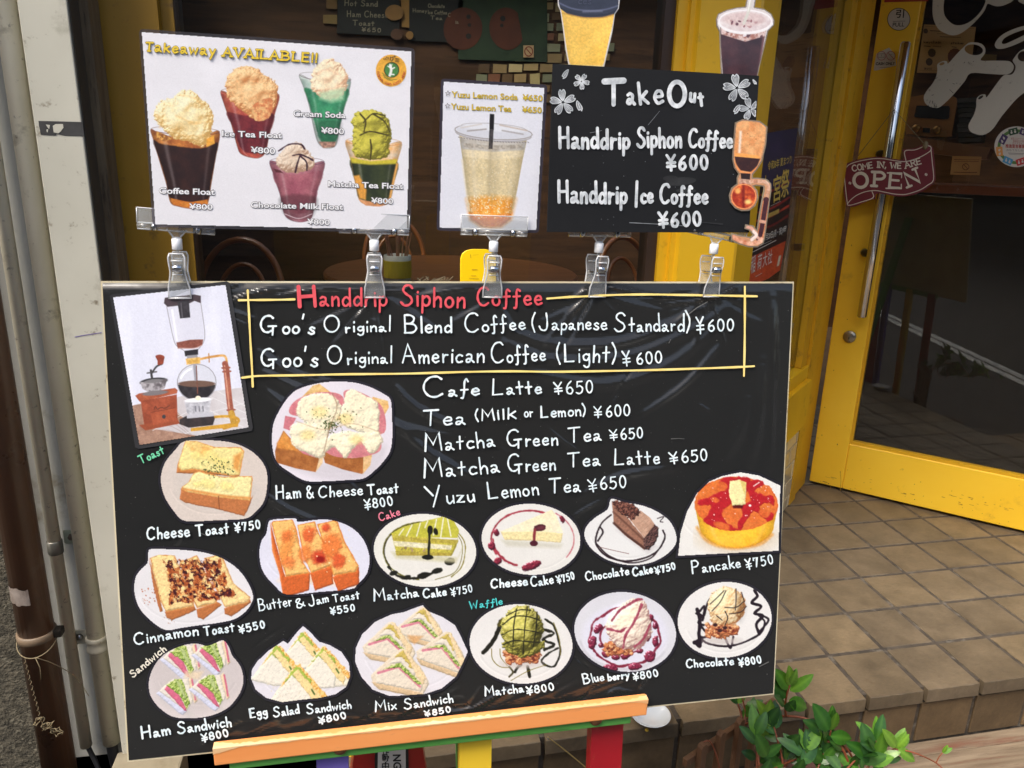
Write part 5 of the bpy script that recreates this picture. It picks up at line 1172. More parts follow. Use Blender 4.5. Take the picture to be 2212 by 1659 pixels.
branch([PT(1690, 1690, 1.1), PT(1690, 1640, 1.12), PT(1680, 1600, 1.14), PT(1672, 1570, 1.16)], .0026, .0014, 6, 1.0)
branch([PT(1760, 1690, 1.08), PT(1770, 1650, 1.1), PT(1786, 1610, 1.11), PT(1795, 1578, 1.11)], .0026, .0014, 6, .9)
branch([PT(1838, 1680, 1.08), PT(1830, 1640, 1.09), PT(1815, 1612, 1.1), PT(1790, 1602, 1.11), PT(1768, 1605, 1.12)], .0028, .002, 4, .9)
branch([PT(1850, 1690, 1.06), PT(1880, 1650, 1.07), PT(1895, 1630, 1.07), PT(1893, 1600, 1.08)], .0022, .0014, 6, .9, (.04, .056))
branch([PT(1860, 1655, 1.07), PT(1890, 1640, 1.07), PT(1920, 1624, 1.07), PT(1934, 1616, 1.07)], .0022, .0013, 3, .8, (.035, .05), True)
branch([PT(1934, 1618, 1.07), PT(1960, 1622, 1.06), PT(1990, 1632, 1.05), PT(2022, 1648, 1.05), PT(2040, 1664, 1.04)], .0017, .0013, 0, .7, (.02, .03), True, tip=1)
branch([PT(2022, 1648, 1.05), PT(2028, 1636, 1.05), PT(2036, 1626, 1.05)], .0012, .0008, 0, .8, (.018, .026), True, tip=3)
branch([PT(1620, 1700, 1.1), PT(1665, 1665, 1.11), PT(1720, 1640, 1.12), PT(1760, 1630, 1.12)], .0024, .0014, 7, 1.0)
branch([PT(1780, 1700, 1.06), PT(1820, 1670, 1.07), PT(1850, 1640, 1.08), PT(1870, 1625, 1.08)], .0024, .0014, 6, .9)
branch([PT(1700, 1700, 1.06), PT(1720, 1660, 1.08), PT(1735, 1645, 1.09), PT(1742, 1620, 1.1)], .0024, .0014, 6, 1.0)
branch([PT(1640, 1655, 1.1), PT(1636, 1610, 1.12), PT(1632, 1590, 1.13)], .002, .0012, 1, .8, (.045, .06), tip=2)
branch([PT(1558, 1680, 1.16), PT(1550, 1640, 1.16), PT(1540, 1612, 1.17), PT(1530, 1600, 1.17), PT(1516, 1605, 1.17)], .0018, .0012, 0, 1, tip=0)
# the large leaves that stand out against the tiles
for (x0, y0, x1, y1, Y, wf, c) in ((1706, 1492, 1762, 1462, 1.17, .42, (112, 168, 48)), (1704, 1488, 1684, 1452, 1.17, .5, (92, 150, 44)), (1704, 1512, 1754, 1534, 1.16, .5, (84, 144, 40)), (1700, 1505, 1668, 1474, 1.17, .46, (58, 110, 40)), (1694, 1500, 1672, 1460, 1.18, .45, (44, 90, 40)),
    (1648, 1562, 1634, 1608, 1.16, .85, (124, 166, 62)), (1790, 1578, 1768, 1528, 1.1, .46, (64, 122, 46)), (1794, 1590, 1846, 1598, 1.1, .55, (74, 132, 44)), (1700, 1616, 1718, 1592, 1.12, .8, (52, 100, 38)), (1656, 1634, 1640, 1592, 1.1, .5, (72, 128, 44)), (1880, 1636, 1872, 1570, 1.07, .42, (76, 128, 66)),
    (1896, 1635, 1912, 1584, 1.07, .5, (104, 164, 48)), (1892, 1640, 1838, 1608, 1.07, .36, (56, 110, 38)), (1936, 1614, 1912, 1578, 1.06, .34, (134, 184, 60)), (1904, 1640, 1958, 1642, 1.06, .32, (88, 132, 76)), (1940, 1618, 1984, 1648, 1.06, .36, (136, 190, 66)), (1860, 1640, 1866, 1665, 1.06, .5, (66, 118, 50)), (1650, 1632, 1690, 1610, 1.11, .5, (70, 124, 50)), (1778, 1642, 1744, 1622, 1.1, .5, (66, 120, 40)), (1780, 1640, 1808, 1612, 1.1, .46, (80, 140, 44))):
    a, b = onY(x0, y0, Y), onY(x1, y1, Y-.006); L = np.linalg.norm(b-a); leaf(a, b-a, (0, -.9, .5), L, L*wf, c)
obj('foliage', LV, LF, M_LEAF, plant, True, attrs={'tint': np.array(LC)})
stems.build('stem', M_STEM, plant, True)
M_PKT = pm('brown fence paint', (116, 82, 54), .75, (92, 64, 42), ns=4, stretch=(6, 6, 1), bump=.001, bs=60, dirt=((150, 120, 88), 24, .08))
pf = empty('picket_fence', (.70, 1.2, -1.5), 'small brown picket fence beside the climbing plant', 'fence')
tops = [onZ(x, y, -1.1) for x, y in ((1518, 1607), (1559, 1580), (1600, 1553), (1637, 1527))]
fd = tops[3]-tops[0]; fd[2] = 0; fd /= np.linalg.norm(fd); fn = np.array([fd[1], -fd[0], 0])
zz = [-1.1, -1.1, -1.1, -1.1]
for i, p in enumerate(tops):
    w, th_, zt = .0085, .012, p[2]; MB().add([p+fd*a+fn*b+np.array([0, 0, c-p[2]]) for (a, b, c) in
        ((-w, -th_/2, -1.5), (w, -th_/2, -1.5), (w, th_/2, -1.5), (-w, th_/2, -1.5), (-w, -th_/2, zt-.006), (w, -th_/2, zt-.006), (w, th_/2, zt-.006), (-w, th_/2, zt-.006), (-w*.55, -th_/2, zt), (w*.55, -th_/2, zt), (w*.55, th_/2, zt), (-w*.55, th_/2, zt))],
        [(0, 1, 5, 4), (1, 2, 6, 5), (2, 3, 7, 6), (3, 0, 4, 7), (4, 5, 9, 8), (5, 6, 10, 9), (6, 7, 11, 10), (7, 4, 8, 11), (8, 9, 10, 11)]).build('picket', M_PKT, pf)
zr = -1.1-.045
for z in (zr, zr-.17): MB().obox(tops[0]-fd*.035-fn*.018+np.array([0, 0, z+1.1]), fd*(np.linalg.norm(tops[3]-tops[0])+.12), fn*.011, (0, 0, .018), .001).build('rail', M_PKT, pf)
# ------------------------------------------------------------------ the menu board
BTL, BTR, BBR, BBL = (217, 607), (1715, 608.5), (1672, 1500), (275, 1646)
bd = empty('menu_board', P_BOARD.at(960, 1560), 'large black menu board with food photos and white handwriting under clear film', 'menu board')
M_BACK = pm('board edge', (206, 196, 166), .7, (184, 172, 140), ns=8, dirt=((120, 100, 74), 40, .12))
MB().prism([BTL, BTR, BBR, BBL], P_BOARD, -.0115, -.0006).build('panel', M_BACK, bd)
# black face under its shrink film: a fine sheet that carries the film's creases as a height
st_ = 3.0
def lerp(a, b, t): return (np.asarray(a)*(1-t)+np.asarray(b)*t)
nx, ny = 400, 300
u_ = np.linspace(.0025, .9985, nx); v_ = np.linspace(.004, .997, ny)
Ug, Vg = np.meshgrid(u_, v_)
top = lerp(BTL, BTR, Ug[..., None]); bot = lerp(BBL, BBR, Ug[..., None]); PX = top*(1-Vg[..., None])+bot*Vg[..., None]
X, Y = PX[..., 0], PX[..., 1]
H = np.zeros_like(X)
def ridge(P, w, h, smooth=True, fade=True):
    global H
    P = np.asarray(P, float); P = crm(P, 8) if smooth else P
    m_ = (X > P[:, 0].min()-w*4) & (X < P[:, 0].max()+w*4) & (Y > P[:, 1].min()-w*4) & (Y < P[:, 1].max()+w*4)
    x, y = X[m_], Y[m_]; d = np.full(x.shape, 1e9); tt = np.zeros(x.shape); n = len(P)
    for i in range(n-1):
        ax, ay = P[i]; bx, by = P[i+1]; vx, vy = bx-ax, by-ay; l2 = vx*vx+vy*vy+1e-9
        t = np.clip(((x-ax)*vx+(y-ay)*vy)/l2, 0, 1); q = np.hypot(x-ax-t*vx, y-ay-t*vy); k = q < d; d = np.where(k, q, d); tt = np.where(k, (i+t)/(n-1), tt)
    H[m_] += h*np.exp(-(d/w)**2)*(np.sin(pi*np.clip(tt, .02, .98))**.6 if fade else 1)
rs = random.Random(77)
# fans of creases hanging from the clips and the taped edge
for (cx, cy) in ((388, 640), (812, 640), (1072, 645), (1284, 640), (1535, 638)):
    for k in range(9):
        a = R(rs.uniform(12, 168)); L = rs.uniform(60, 190); b = rs.uniform(-25, 25)
        ridge([(cx+cos(a)*8, cy-8), (cx+cos(a)*L*.5+b*.4, cy+sin(a)*L*.35), (cx+cos(a)*L+b, cy+sin(a)*L*.8)], rs.uniform(3, 7), rs.uniform(-.0004, .0005))
for P, w, h in (([(1230, 655), (1290, 620), (1400, 636), (1480, 642), (1545, 625)], 9, .0007), ([(1300, 612), (1340, 632), (1420, 640), (1500, 632)], 6, -.0005), ([(1440, 656), (1500, 650), (1560, 634), (1600, 612)], 7, .0008),
                ([(600, 640), (700, 622), (840, 628), (930, 616)], 9, .0005), ([(420, 640), (470, 622), (520, 612)], 7, .0007), ([(470, 660), (560, 630), (640, 620)], 6, .0005), ([(900, 640), (1000, 622), (1060, 626)], 8, .0005),
                ([(1080, 700), (1180, 740), (1330, 742), (1450, 700), (1560, 640)], 12, .0005), ([(1090, 740), (1200, 778), (1350, 770), (1480, 720), (1590, 650)], 12, .0004), ([(1120, 800), (1300, 830), (1440, 790), (1560, 700)], 14, .0004),
                ([(1380, 900), (1480, 830), (1560, 740)], 9, .0004), ([(560, 760), (640, 810), (760, 840)], 10, .0005), ([(560, 800), (680, 850), (820, 880)], 12, .0004), ([(570, 840), (640, 900), (720, 1010), (800, 1090)], 12, .0005), ([(600, 830), (760, 900), (1000, 950)], 14, .0004), ([(850, 830), (900, 880), (1000, 930)], 10, .0004),
                ([(840, 900), (930, 980), (1060, 1050)], 12, .0004), ([(560, 1060), (640, 1110), (780, 1160)], 11, .0004), ([(1240, 1080), (1340, 1030), (1460, 1010)], 12, .0004), ([(1620, 1000), (1640, 900), (1650, 780)], 16, .0006), ([(1670, 640), (1672, 800), (1664, 1010)], 10, .0006), ([(1560, 1000), (1600, 930), (1620, 850)], 14, .0004)):
    ridge(P, w*.75, h*2.0)
for k in range(26):       # slack film gathered above the ledge
    x = 480+k*36+rs.uniform(-12, 12); y = 1618-(x-460)*.114
    ridge([(x-rs.uniform(30, 90), y-4), (x-rs.uniform(5, 30), y-rs.uniform(14, 30)), (x+rs.uniform(10, 50), y-rs.uniform(16, 60)), (x+rs.uniform(50, 120), y-rs.uniform(40, 90))], rs.uniform(4, 9), rs.uniform(-.0005, .0007))
for k in range(40):       # small tight creases everywhere
    x, y = rs.uniform(300, 1650), rs.uniform(830, 1500); a = R(rs.choice([rs.uniform(20, 50), rs.uniform(-60, -30), rs.uniform(30, 50)])); L = rs.uniform(30, 100)
    ridge([(x, y), (x+cos(a)*L*.5+rs.uniform(-6, 6), y+sin(a)*L*.5), (x+cos(a)*L, y+sin(a)*L)], rs.uniform(2.5, 5), rs.uniform(-.0004, .0005))
H *= 3.6
H += (fbm((X+Y*.55), (Y-X*.45), 95, 31, 3)-.5)*.0016*np.clip((1-np.abs(Vg-.35)), .4, 1)
H += (fbm((X*.35+Y), (Y*1.0-X*.2)*1.6, 60, 32, 3)-.5)*.0006
edge = np.clip((1-Vg)/.0+0, 0, 1) if False else 0
H -= .004*np.exp(-(Vg/.012)**2)+.0016*np.exp(-((1-Ug)/.008)**2)
Wp = P_BOARD.map(PX.reshape(-1, 2), 0.0)
idx = np.arange(nx*ny).reshape(ny, nx)
fq = np.stack([idx[:-1, :-1], idx[1:, :-1], idx[1:, 1:], idx[:-1, 1:]], -1).reshape(-1, 4)
mbd = bpy.data.materials.new('filmed black board'); mbd.use_nodes = True; N = mbd.node_tree.nodes; L = mbd.node_tree.links
b = N['Principled BSDF']; b.inputs['Roughness'].default_value = .75; b.inputs['Specular IOR Level'].default_value = .1
b.inputs['Coat Weight'].default_value = 1.0; b.inputs['Coat Roughness'].default_value = .14; b.inputs['Coat IOR'].default_value = 1.5
a_ = N.new('ShaderNodeAttribute'); a_.attribute_name = 'crease'
bp = N.new('ShaderNodeBump'); bp.inputs['Distance'].default_value = 1.0; bp.inputs['Strength'].default_value = 1.0
L.new(a_.outputs['Fac'], bp.inputs['Height']); L.new(bp.outputs[0], b.inputs['Coat Normal'])
tc = N.new('ShaderNodeTexCoord'); n1 = N.new('ShaderNodeTexNoise'); n1.inputs['Scale'].default_value = 7; n1.inputs['Detail'].default_value = 6; L.new(tc.outputs['Object'], n1.inputs['Vector'])
n2 = N.new('ShaderNodeTexNoise'); n2.inputs['Scale'].default_value = 420; n2.inputs['Detail'].default_value = 2; L.new(tc.outputs['Object'], n2.inputs['Vector'])
mr1 = N.new('ShaderNodeMapRange'); mr1.inputs[1].default_value = .74; mr1.inputs[2].default_value = .80; L.new(n2.outputs[0], mr1.inputs[0])
mx = N.new('ShaderNodeMix'); mx.data_type = 'RGBA'; L.new(n1.outputs[0], mx.inputs[0]); mx.inputs[6].default_value = (*U((27, 28, 28)), 1); mx.inputs[7].default_value = (*U((36, 36, 35)), 1)
mx2 = N.new('ShaderNodeMix'); mx2.data_type = 'RGBA'; mx2.inputs[7].default_value = (*U((110, 110, 106)), 1); L.new(mr1.outputs[0], mx2.inputs[0]); L.new(mx.outputs[2], mx2.inputs[6]); L.new(mx2.outputs[2], b.inputs['Base Color'])
obj('black_face', Wp, fq, mbd, bd, True, attrs={'crease': H.ravel()})

M_CHALK = pm('white marker', (232, 242, 244), .55, (176, 196, 204), ns=150, coat=.3, lo=.42, hi=.8)
M_PINKM = pm('red marker', (222, 84, 92), .55, (206, 70, 80), ns=60, coat=.3)
M_YELM = pm('yellow marker', (246, 222, 140), .55, (240, 210, 118), ns=40, coat=.3)
# prices, one part per written line
INK_Z = .0026
line_no = 0; ik = None; words_ = []
def endline():
    global ik, words_
    if ik is not None:
        ik.build('lettering', M_CHALK, bd, 'white handwriting reading '+' '.join(w_ for w_ in words_ if w_ != "Goo's").replace('\u00a5 ', '\u00a5'))
    ik = Ink(P_BOARD, INK_Z); words_ = []
LN = [8, 7, 4, 6, 5, 6, 5, 5, 3, 3, 5, 3, 3, 3, 2, 3, 4, 3, 2, 3, 2]; ends_ = set(int(v) for v in np.cumsum(LN))
for n_w, (t, x0, y0, x1, y1, cap, xh, w) in enumerate((
    ("Goo's", 560, 721, 682, 723, 43, 17, 4.4), ('Original', 698, 720, 846, 717.5, 40, 13.5, 3.6), ('Blend', 871, 720.5, 978, 720.5, 41, 18, 4.0), ('Coffee', 1003, 720, 1137, 713, 42, 17, 3.6), ('(Japanese', 1147, 715, 1313, 712.5, 40, 16, 3.4), ('Standard)', 1325, 718.5, 1493, 716, 44, 17, 3.6), ('\u00a5', 1502, 722, 1523, 721.5, 40, 0, 3.4), ('600', 1528, 716.5, 1587, 715.5, 27, 0, 3.4),
    ("Goo's", 562, 794, 689, 793, 44, 20, 4.4), ('Original', 705, 788.5, 849, 786, 43, 15, 3.6), ('American', 867, 786, 1048, 784, 42, 20, 3.8), ('Coffee', 1060, 786, 1181, 780.5, 45, 18, 3.6), ('(Light)', 1200, 783.5, 1333, 783.5, 42, 20, 3.6), ('\u00a5', 1343, 792, 1364, 791, 36, 0, 3.4), ('600', 1374, 788, 1432, 785, 27, 0, 3.4),
    ('Cafe', 913, 860, 1038, 855, 46, 16, 4.2), ('Latte', 1062, 856, 1172, 850.5, 37, 16, 3.8), ('\u00a5', 1195, 853, 1217, 852, 29, 0, 3.2), ('650', 1222, 853, 1283, 849.5, 29, 0, 3.2),
    ('Tea', 914, 921.5, 1007, 917.5, 36, 18, 3.8), ('(Milk', 1025, 910, 1117, 906, 26, 17, 3.4), ('or', 1131, 902, 1153, 901, 22, 13, 3.0), ('Lemon)', 1167, 903, 1267, 899, 28, 14, 3.4), ('\u00a5', 1281, 903, 1302, 902.5, 27, 0, 3.0), ('600', 1308, 901.5, 1363, 899, 26, 0, 3.2),
    ('Matcha', 916, 977, 1072, 966, 40, 18, 3.8), ('Green', 1094, 967, 1207, 962, 38, 17, 3.6), ('Tea', 1227, 957.5, 1301, 952, 34, 17, 3.6), ('\u00a5', 1315, 952.5, 1336, 951.5, 26, 0, 3.0), ('650', 1340, 951, 1391, 947, 25, 0, 3.2),
    ('Matcha', 914, 1034, 1082, 1022, 42, 19, 3.8), ('Green', 1096, 1022, 1202, 1016, 40, 17, 3.6), ('Tea', 1226, 1011, 1299, 1006, 33, 17, 3.6), ('Latte', 1326, 1007, 1427, 1002, 37, 17, 3.6), ('\u00a5', 1445, 1003.5, 1467, 1001.5, 28, 0, 3.0), ('650', 1472, 1001, 1530, 995.5, 27, 0, 3.2),
    ('Yuzu', 918, 1094, 1028, 1084, 44, 18, 3.8), ('Lemon', 1053, 1080, 1166, 1070, 40, 18, 3.6), ('Tea', 1186, 1067, 1256, 1062.5, 34, 17, 3.6), ('\u00a5', 1270, 1064, 1292, 1062, 30, 0, 3.0), ('650', 1296, 1059, 1355, 1054, 28, 0, 3.2),
    ('Ham', 595, 1080, 652, 1076, 31, 15, 3.6), ('&', 662, 1078, 680, 1076, 29, 0, 3.2), ('Cheese', 687, 1076, 786, 1070, 28, 13.5, 3.2), ('Toast', 792, 1070, 863, 1066, 25, 13, 3.8), ('\u00a5800', 787, 1103, 851, 1094, 24, 0, 3.2),
    ('Cheese', 316, 1167, 412, 1160, 30, 15, 3.8), ('Toast', 421, 1159, 497, 1153.5, 27, 14, 3.8), ('\u00a5750', 506, 1152, 565, 1144, 23, 0, 3.6),
    ('Cinnamon', 289, 1394, 431, 1377, 28, 13.5, 3.6), ('Toast', 439, 1374, 509, 1368, 22, 13, 3.6), ('\u00a5550', 516, 1371, 575, 1360, 21, 0, 3.6),
    ('Butter', 558, 1321, 633, 1311, 27, 13, 2.8), ('&', 641, 1316, 661, 1310, 22, 0, 3.0), ('Jam', 666, 1311, 712, 1302, 25, 11, 3.0), ('Toast', 718, 1302, 779, 1296, 19, 11, 3.0), ('\u00a5550', 713, 1330, 769, 1323, 19, 0, 3.2),
    ('Matcha', 806, 1300, 907, 1293, 27, 12, 3.4), ('Cake', 913, 1294, 967, 1289, 22, 11, 3.6), ('\u00a5750', 974, 1290, 1023, 1282, 20, 0, 2.8),
    ('Cheese', 1059, 1272, 1142, 1268, 23, 12, 3.8), ('Cake', 1146, 1269, 1198, 1263, 24, 12, 3.4), ('\u00a5750', 1203, 1263, 1244, 1254, 20, 0, 3.2),
    ('Chocolate', 1264, 1256, 1361, 1245, 22, 11, 3.2), ('Cake', 1366, 1247, 1413, 1240, 21, 11, 3.8), ('\u00a5750', 1415, 1243, 1462, 1233, 19, 0, 3.4),
    ('Pancake', 1494, 1241, 1602, 1230, 31, 13, 3.2), ('\u00a5750', 1611, 1232, 1673, 1222, 25, 0, 3.0),
    ('Ham', 305, 1598, 371, 1590, 29, 14, 4.2), ('Sandwich', 382, 1587, 502, 1574, 28, 13, 3.8), ('\u00a5800', 435, 1605, 496, 1595, 20, 0, 3.6),
    ('Egg', 539, 1552, 580, 1548, 22, 12, 3.6), ('Salad', 589, 1550, 649, 1544, 24, 11, 3.4), ('Sandwich', 661, 1544, 761, 1534, 24, 11, 3.4), ('\u00a5800', 688, 1566, 750, 1556, 18, 0, 3.6),
    ('Mix', 809, 1539, 859, 1534, 24, 12, 3.2), ('Sandwich', 872, 1534, 981, 1521, 25, 11, 3.2), ('\u00a5850', 916, 1550, 976, 1542, 16, 0, 3.4),
    ('Matcha', 1046, 1505, 1134, 1499, 22, 11, 3.4), ('\u00a5800', 1137, 1503, 1199, 1495, 20, 0, 3.2),
    ('Blue', 1259, 1479, 1307, 1472, 24, 11, 3.2), ('berry', 1312, 1472, 1362, 1467, 18, 10, 3.6), ('\u00a5800', 1367, 1472, 1424, 1465, 19, 0, 3.2),
    ('Chocolate', 1481, 1444, 1587, 1440, 21, 11, 3.4), ('\u00a5800', 1595, 1442, 1647, 1436, 20, 0, 3.4))):
    if n_w == 0 or n_w in ends_: endline()
    words_.append(t)
    for p in word(t, x0+w*.5+1, y0-w*.5, x1-w*.5-1, y1-w*.5-.03*(x1-x0)*(y0 > 1230), cap-w*.9, (xh-w*.7) if xh else None, jit=.45): ik.stroke(p, w, wob=.14)
endline()
ik = Ink(P_BOARD, INK_Z)
for t, x0, y0, x1, y1, cap, xh, w in (('H', 646, 662.5, 681, 661.5, 42, 20, 8.0), ('anddrip', 692, 661, 835, 660, 41, 19, 4.6), ('Siphon', 866, 660, 1003, 664, 44, 21, 5.0), ('Coffee', 1032, 660, 1170, 658, 38, 19, 4.6)):
    for p in word(t, x0, y0, x1, y1, cap, xh, jit=.25): ik.stroke(p, w, wob=.10)
ik.build('red_lettering', M_PINKM, bd)
for nm, t, x0, y0, x1, y1, cap, xh, c, w in (('green_lettering', 'Toast', 303, 1003, 357, 980, 21, 11, (110, 206, 160), 3.2), ('pink_lettering', 'Cake', 820, 1127, 866, 1113, 19, 10, (232, 130, 150), 2.8), ('cream_lettering', 'Sandwich', 286, 1465, 361, 1406, 17, 10, (232, 230, 150), 3.2), ('cyan_lettering', 'Waffle', 1015, 1317, 1087, 1306, 18, 9, (80, 206, 204), 2.6)):
    ik = Ink(P_BOARD, INK_Z)
    for p in word(t, x0+w*.5, y0-w*.4, x1-w*.5, y1-w*.4, cap-w*.8, xh-w*.6, jit=.35): ik.stroke(p, w*.9, wob=.12)
    ik.build(nm, pm(nm.replace('_', ' '), c, .55, ns=60), bd)
ik = Ink(P_BOARD, INK_Z)
for P in ([(516, 648.5), (553, 648), (600, 647.5), (636, 646.5)], [(1182, 645), (1230, 641.5), (1270, 639.8), (1330, 637), (1400, 636), (1470, 637), (1560, 638.5), (1635, 640)], [(535, 627), (538, 680), (541, 740), (544, 790), (546, 835)], [(1609, 619), (1609, 680), (1608.5, 750), (1607, 812)],
          [(523, 816), (560, 812), (650, 810.5), (740, 808.5), (878, 807), (1000, 803.5), (1106, 802), (1200, 803), (1356, 800.5), (1480, 797), (1580, 793.5), (1629, 791)]):
    ik.stroke(crm(P, 5), 4.4, wob=.13)
ik.build('frame_line', M_YELM, bd)
M_SMR = pm('marker smear', (96, 96, 94), .8); ik = Ink(P_BOARD, INK_Z)
for P in ([(1483, 682), (1505, 665), (1528, 652)], [(1445, 741), (1449, 733)], [(1450, 948), (1466, 947), (1478, 948)], [(430, 1150), (446, 1157)], [(1640, 1600-160), (1660, 1430)]): ik.stroke(P, 1.6, wob=.4)
ik.build('film_scratch', M_SMR, bd)

M_PHOTO = attr_mat('laminated print', .42, .5, .1)
M_LAM = pm('black laminate rim', (32, 31, 38), .3, (40, 38, 46), ns=12, coat=.6)
def dish(label, outline, paint, base=(236, 233, 234), smooth=True, rim=5.0):
    P = crm(outline, 4, True) if smooth else np.asarray(outline, float)
    r_ = Ink(P_BOARD, .0012); r_.poly(grow(P, rim)); o = r_.build('photo', M_LAM, bd, label)
    a = Art(P[:, 0].min()-2, P[:, 1].min()-2, P[:, 0].max()+2, P[:, 1].max()+2, base)
    # plate: faint rim and broad tone
    cx, cy = P[:, 0].mean(), P[:, 1].mean(); rx, ry = (np.ptp(P[:, 0])/2, np.ptp(P[:, 1])/2)
    a.put((slice(None), slice(None)), np.clip((fbm(a.X, a.Y, 70, 5)-.35)*.9, 0, .5), tuple(v*.95 for v in base))
    a.arc(cx, cy+ry*.03, rx*.86, ry*.84, 20, 165, 2.2, tuple(min(255, v*1.05) for v in base), soft=3, a=.8); a.arc(cx, cy+ry*.03, rx*.82, ry*.8, 20, 160, 2.5, tuple(v*.93 for v in base), soft=4, a=.7)
    paint(a)
    a.sheet('print', P, P_BOARD, .0016, M_PHOTO, o, alb=.88)
    return o
def rel(art, P, c, **k):
    """relief in one hue: darker, itself, lighter"""
    c = np.array(c, float); return art.relief(P, c*k.pop('dk', .62), c, np.clip(c*k.pop('lt', 1.14)+8, 0, 255), **k)
def toast_piece(a, topP, sides, crumb=((246, 226, 176), (226, 186, 120), 9), crust=((176, 104, 54), (206, 138, 76), 10), edge=(206, 128, 60)):
    for sP in sides: rel(a, sP, np.array(crust[0])*.5+np.array(crust[1])*.5, depth=4, bump=.35, bs=5, flat=.35, rag=.8)
    a.poly(topP, edge, rag=1); rel(a, grow(topP, -1.5), np.array(crumb[0])*.55+np.array(crumb[1])*.45, depth=4, bump=.45, bs=7, flat=.25, rag=1.5, soft=3, dk=.74, lt=1.06, grainy=.1)
# --- toasts
def p_cheese_toast(a):
    a.poly([(388, 1010), (470, 1030), (560, 1050), (545, 1112), (400, 1085), (380, 1050)], (206, 198, 190), soft=14, a=.45, smooth=True)
    toast_piece(a, [(400, 953), (425, 953), (465, 966), (520, 966), (528, 974), (518, 1026), (500, 1028), (420, 1014), (390, 1018), (383, 1006)], [[(381, 1022), (384, 1004), (470, 1014), (518, 1020), (516, 1030), (440, 1024)]], ((246, 234, 170), (236, 214, 128), 14), edge=(224, 150, 74))
    a.poly([(402, 954), (424, 955), (462, 968), (440, 985), (412, 972)], ((232, 160, 76), (244, 222, 150), 9), soft=9, a=.7); a.poly([(505, 985), (524, 975), (515, 1020), (503, 1010)], (226, 146, 66), soft=8, a=.8)
    toast_piece(a, [(418, 1022), (432, 1018), (480, 1030), (545, 1028), (546, 1036), (540, 1082), (470, 1074), (400, 1062), (393, 1052), (408, 1040)], [[(388, 1078), (391, 1056), (398, 1050), (470, 1066), (542, 1076), (546, 1070), (540, 1092), (528, 1115), (470, 1100), (400, 1086)]], ((248, 238, 188), (242, 222, 140), 16), crust=((170, 96, 52), (206, 136, 84), 14), edge=(220, 146, 74))
    a.line([(394, 1056), (440, 1064), (490, 1072), (540, 1076)], 5, (226, 156, 84), soft=4); a.line([(472, 1072), (474, 1100)], 1.6, (120, 66, 40), soft=1.5)
    for (x, y, r_) in ((455, 985, 20), (480, 1000, 18), (425, 985, 14), (490, 1050, 16), (450, 1045, 18), (425, 1046, 10)): rel(a, ell(x, y, r_, r_*.6, 15, 16), (248, 226, 136), depth=9, bump=.5, bs=6, a=.55, rag=2, soft=5, dk=.85, lt=1.03)
    a.dots([(430, 975), (500, 985), (515, 1045), (440, 1040)], 85, .7, 2.0, [(70, 84, 36), (90, 104, 52), (54, 66, 34)], 3, bias=(468, 1012, 17, 11))
dish('cheese toast photo on a pale plate, green herbs on top', [(398, 953), (440, 950.5), (485, 953), (520, 962), (551, 980), (573, 1008), (578, 1040), (571, 1082), (550, 1108), (528, 1121), (470, 1124), (402, 1126), (378, 1108), (355, 1072), (347, 1035), (356, 1000), (378, 972)], p_cheese_toast, (220, 208, 198))
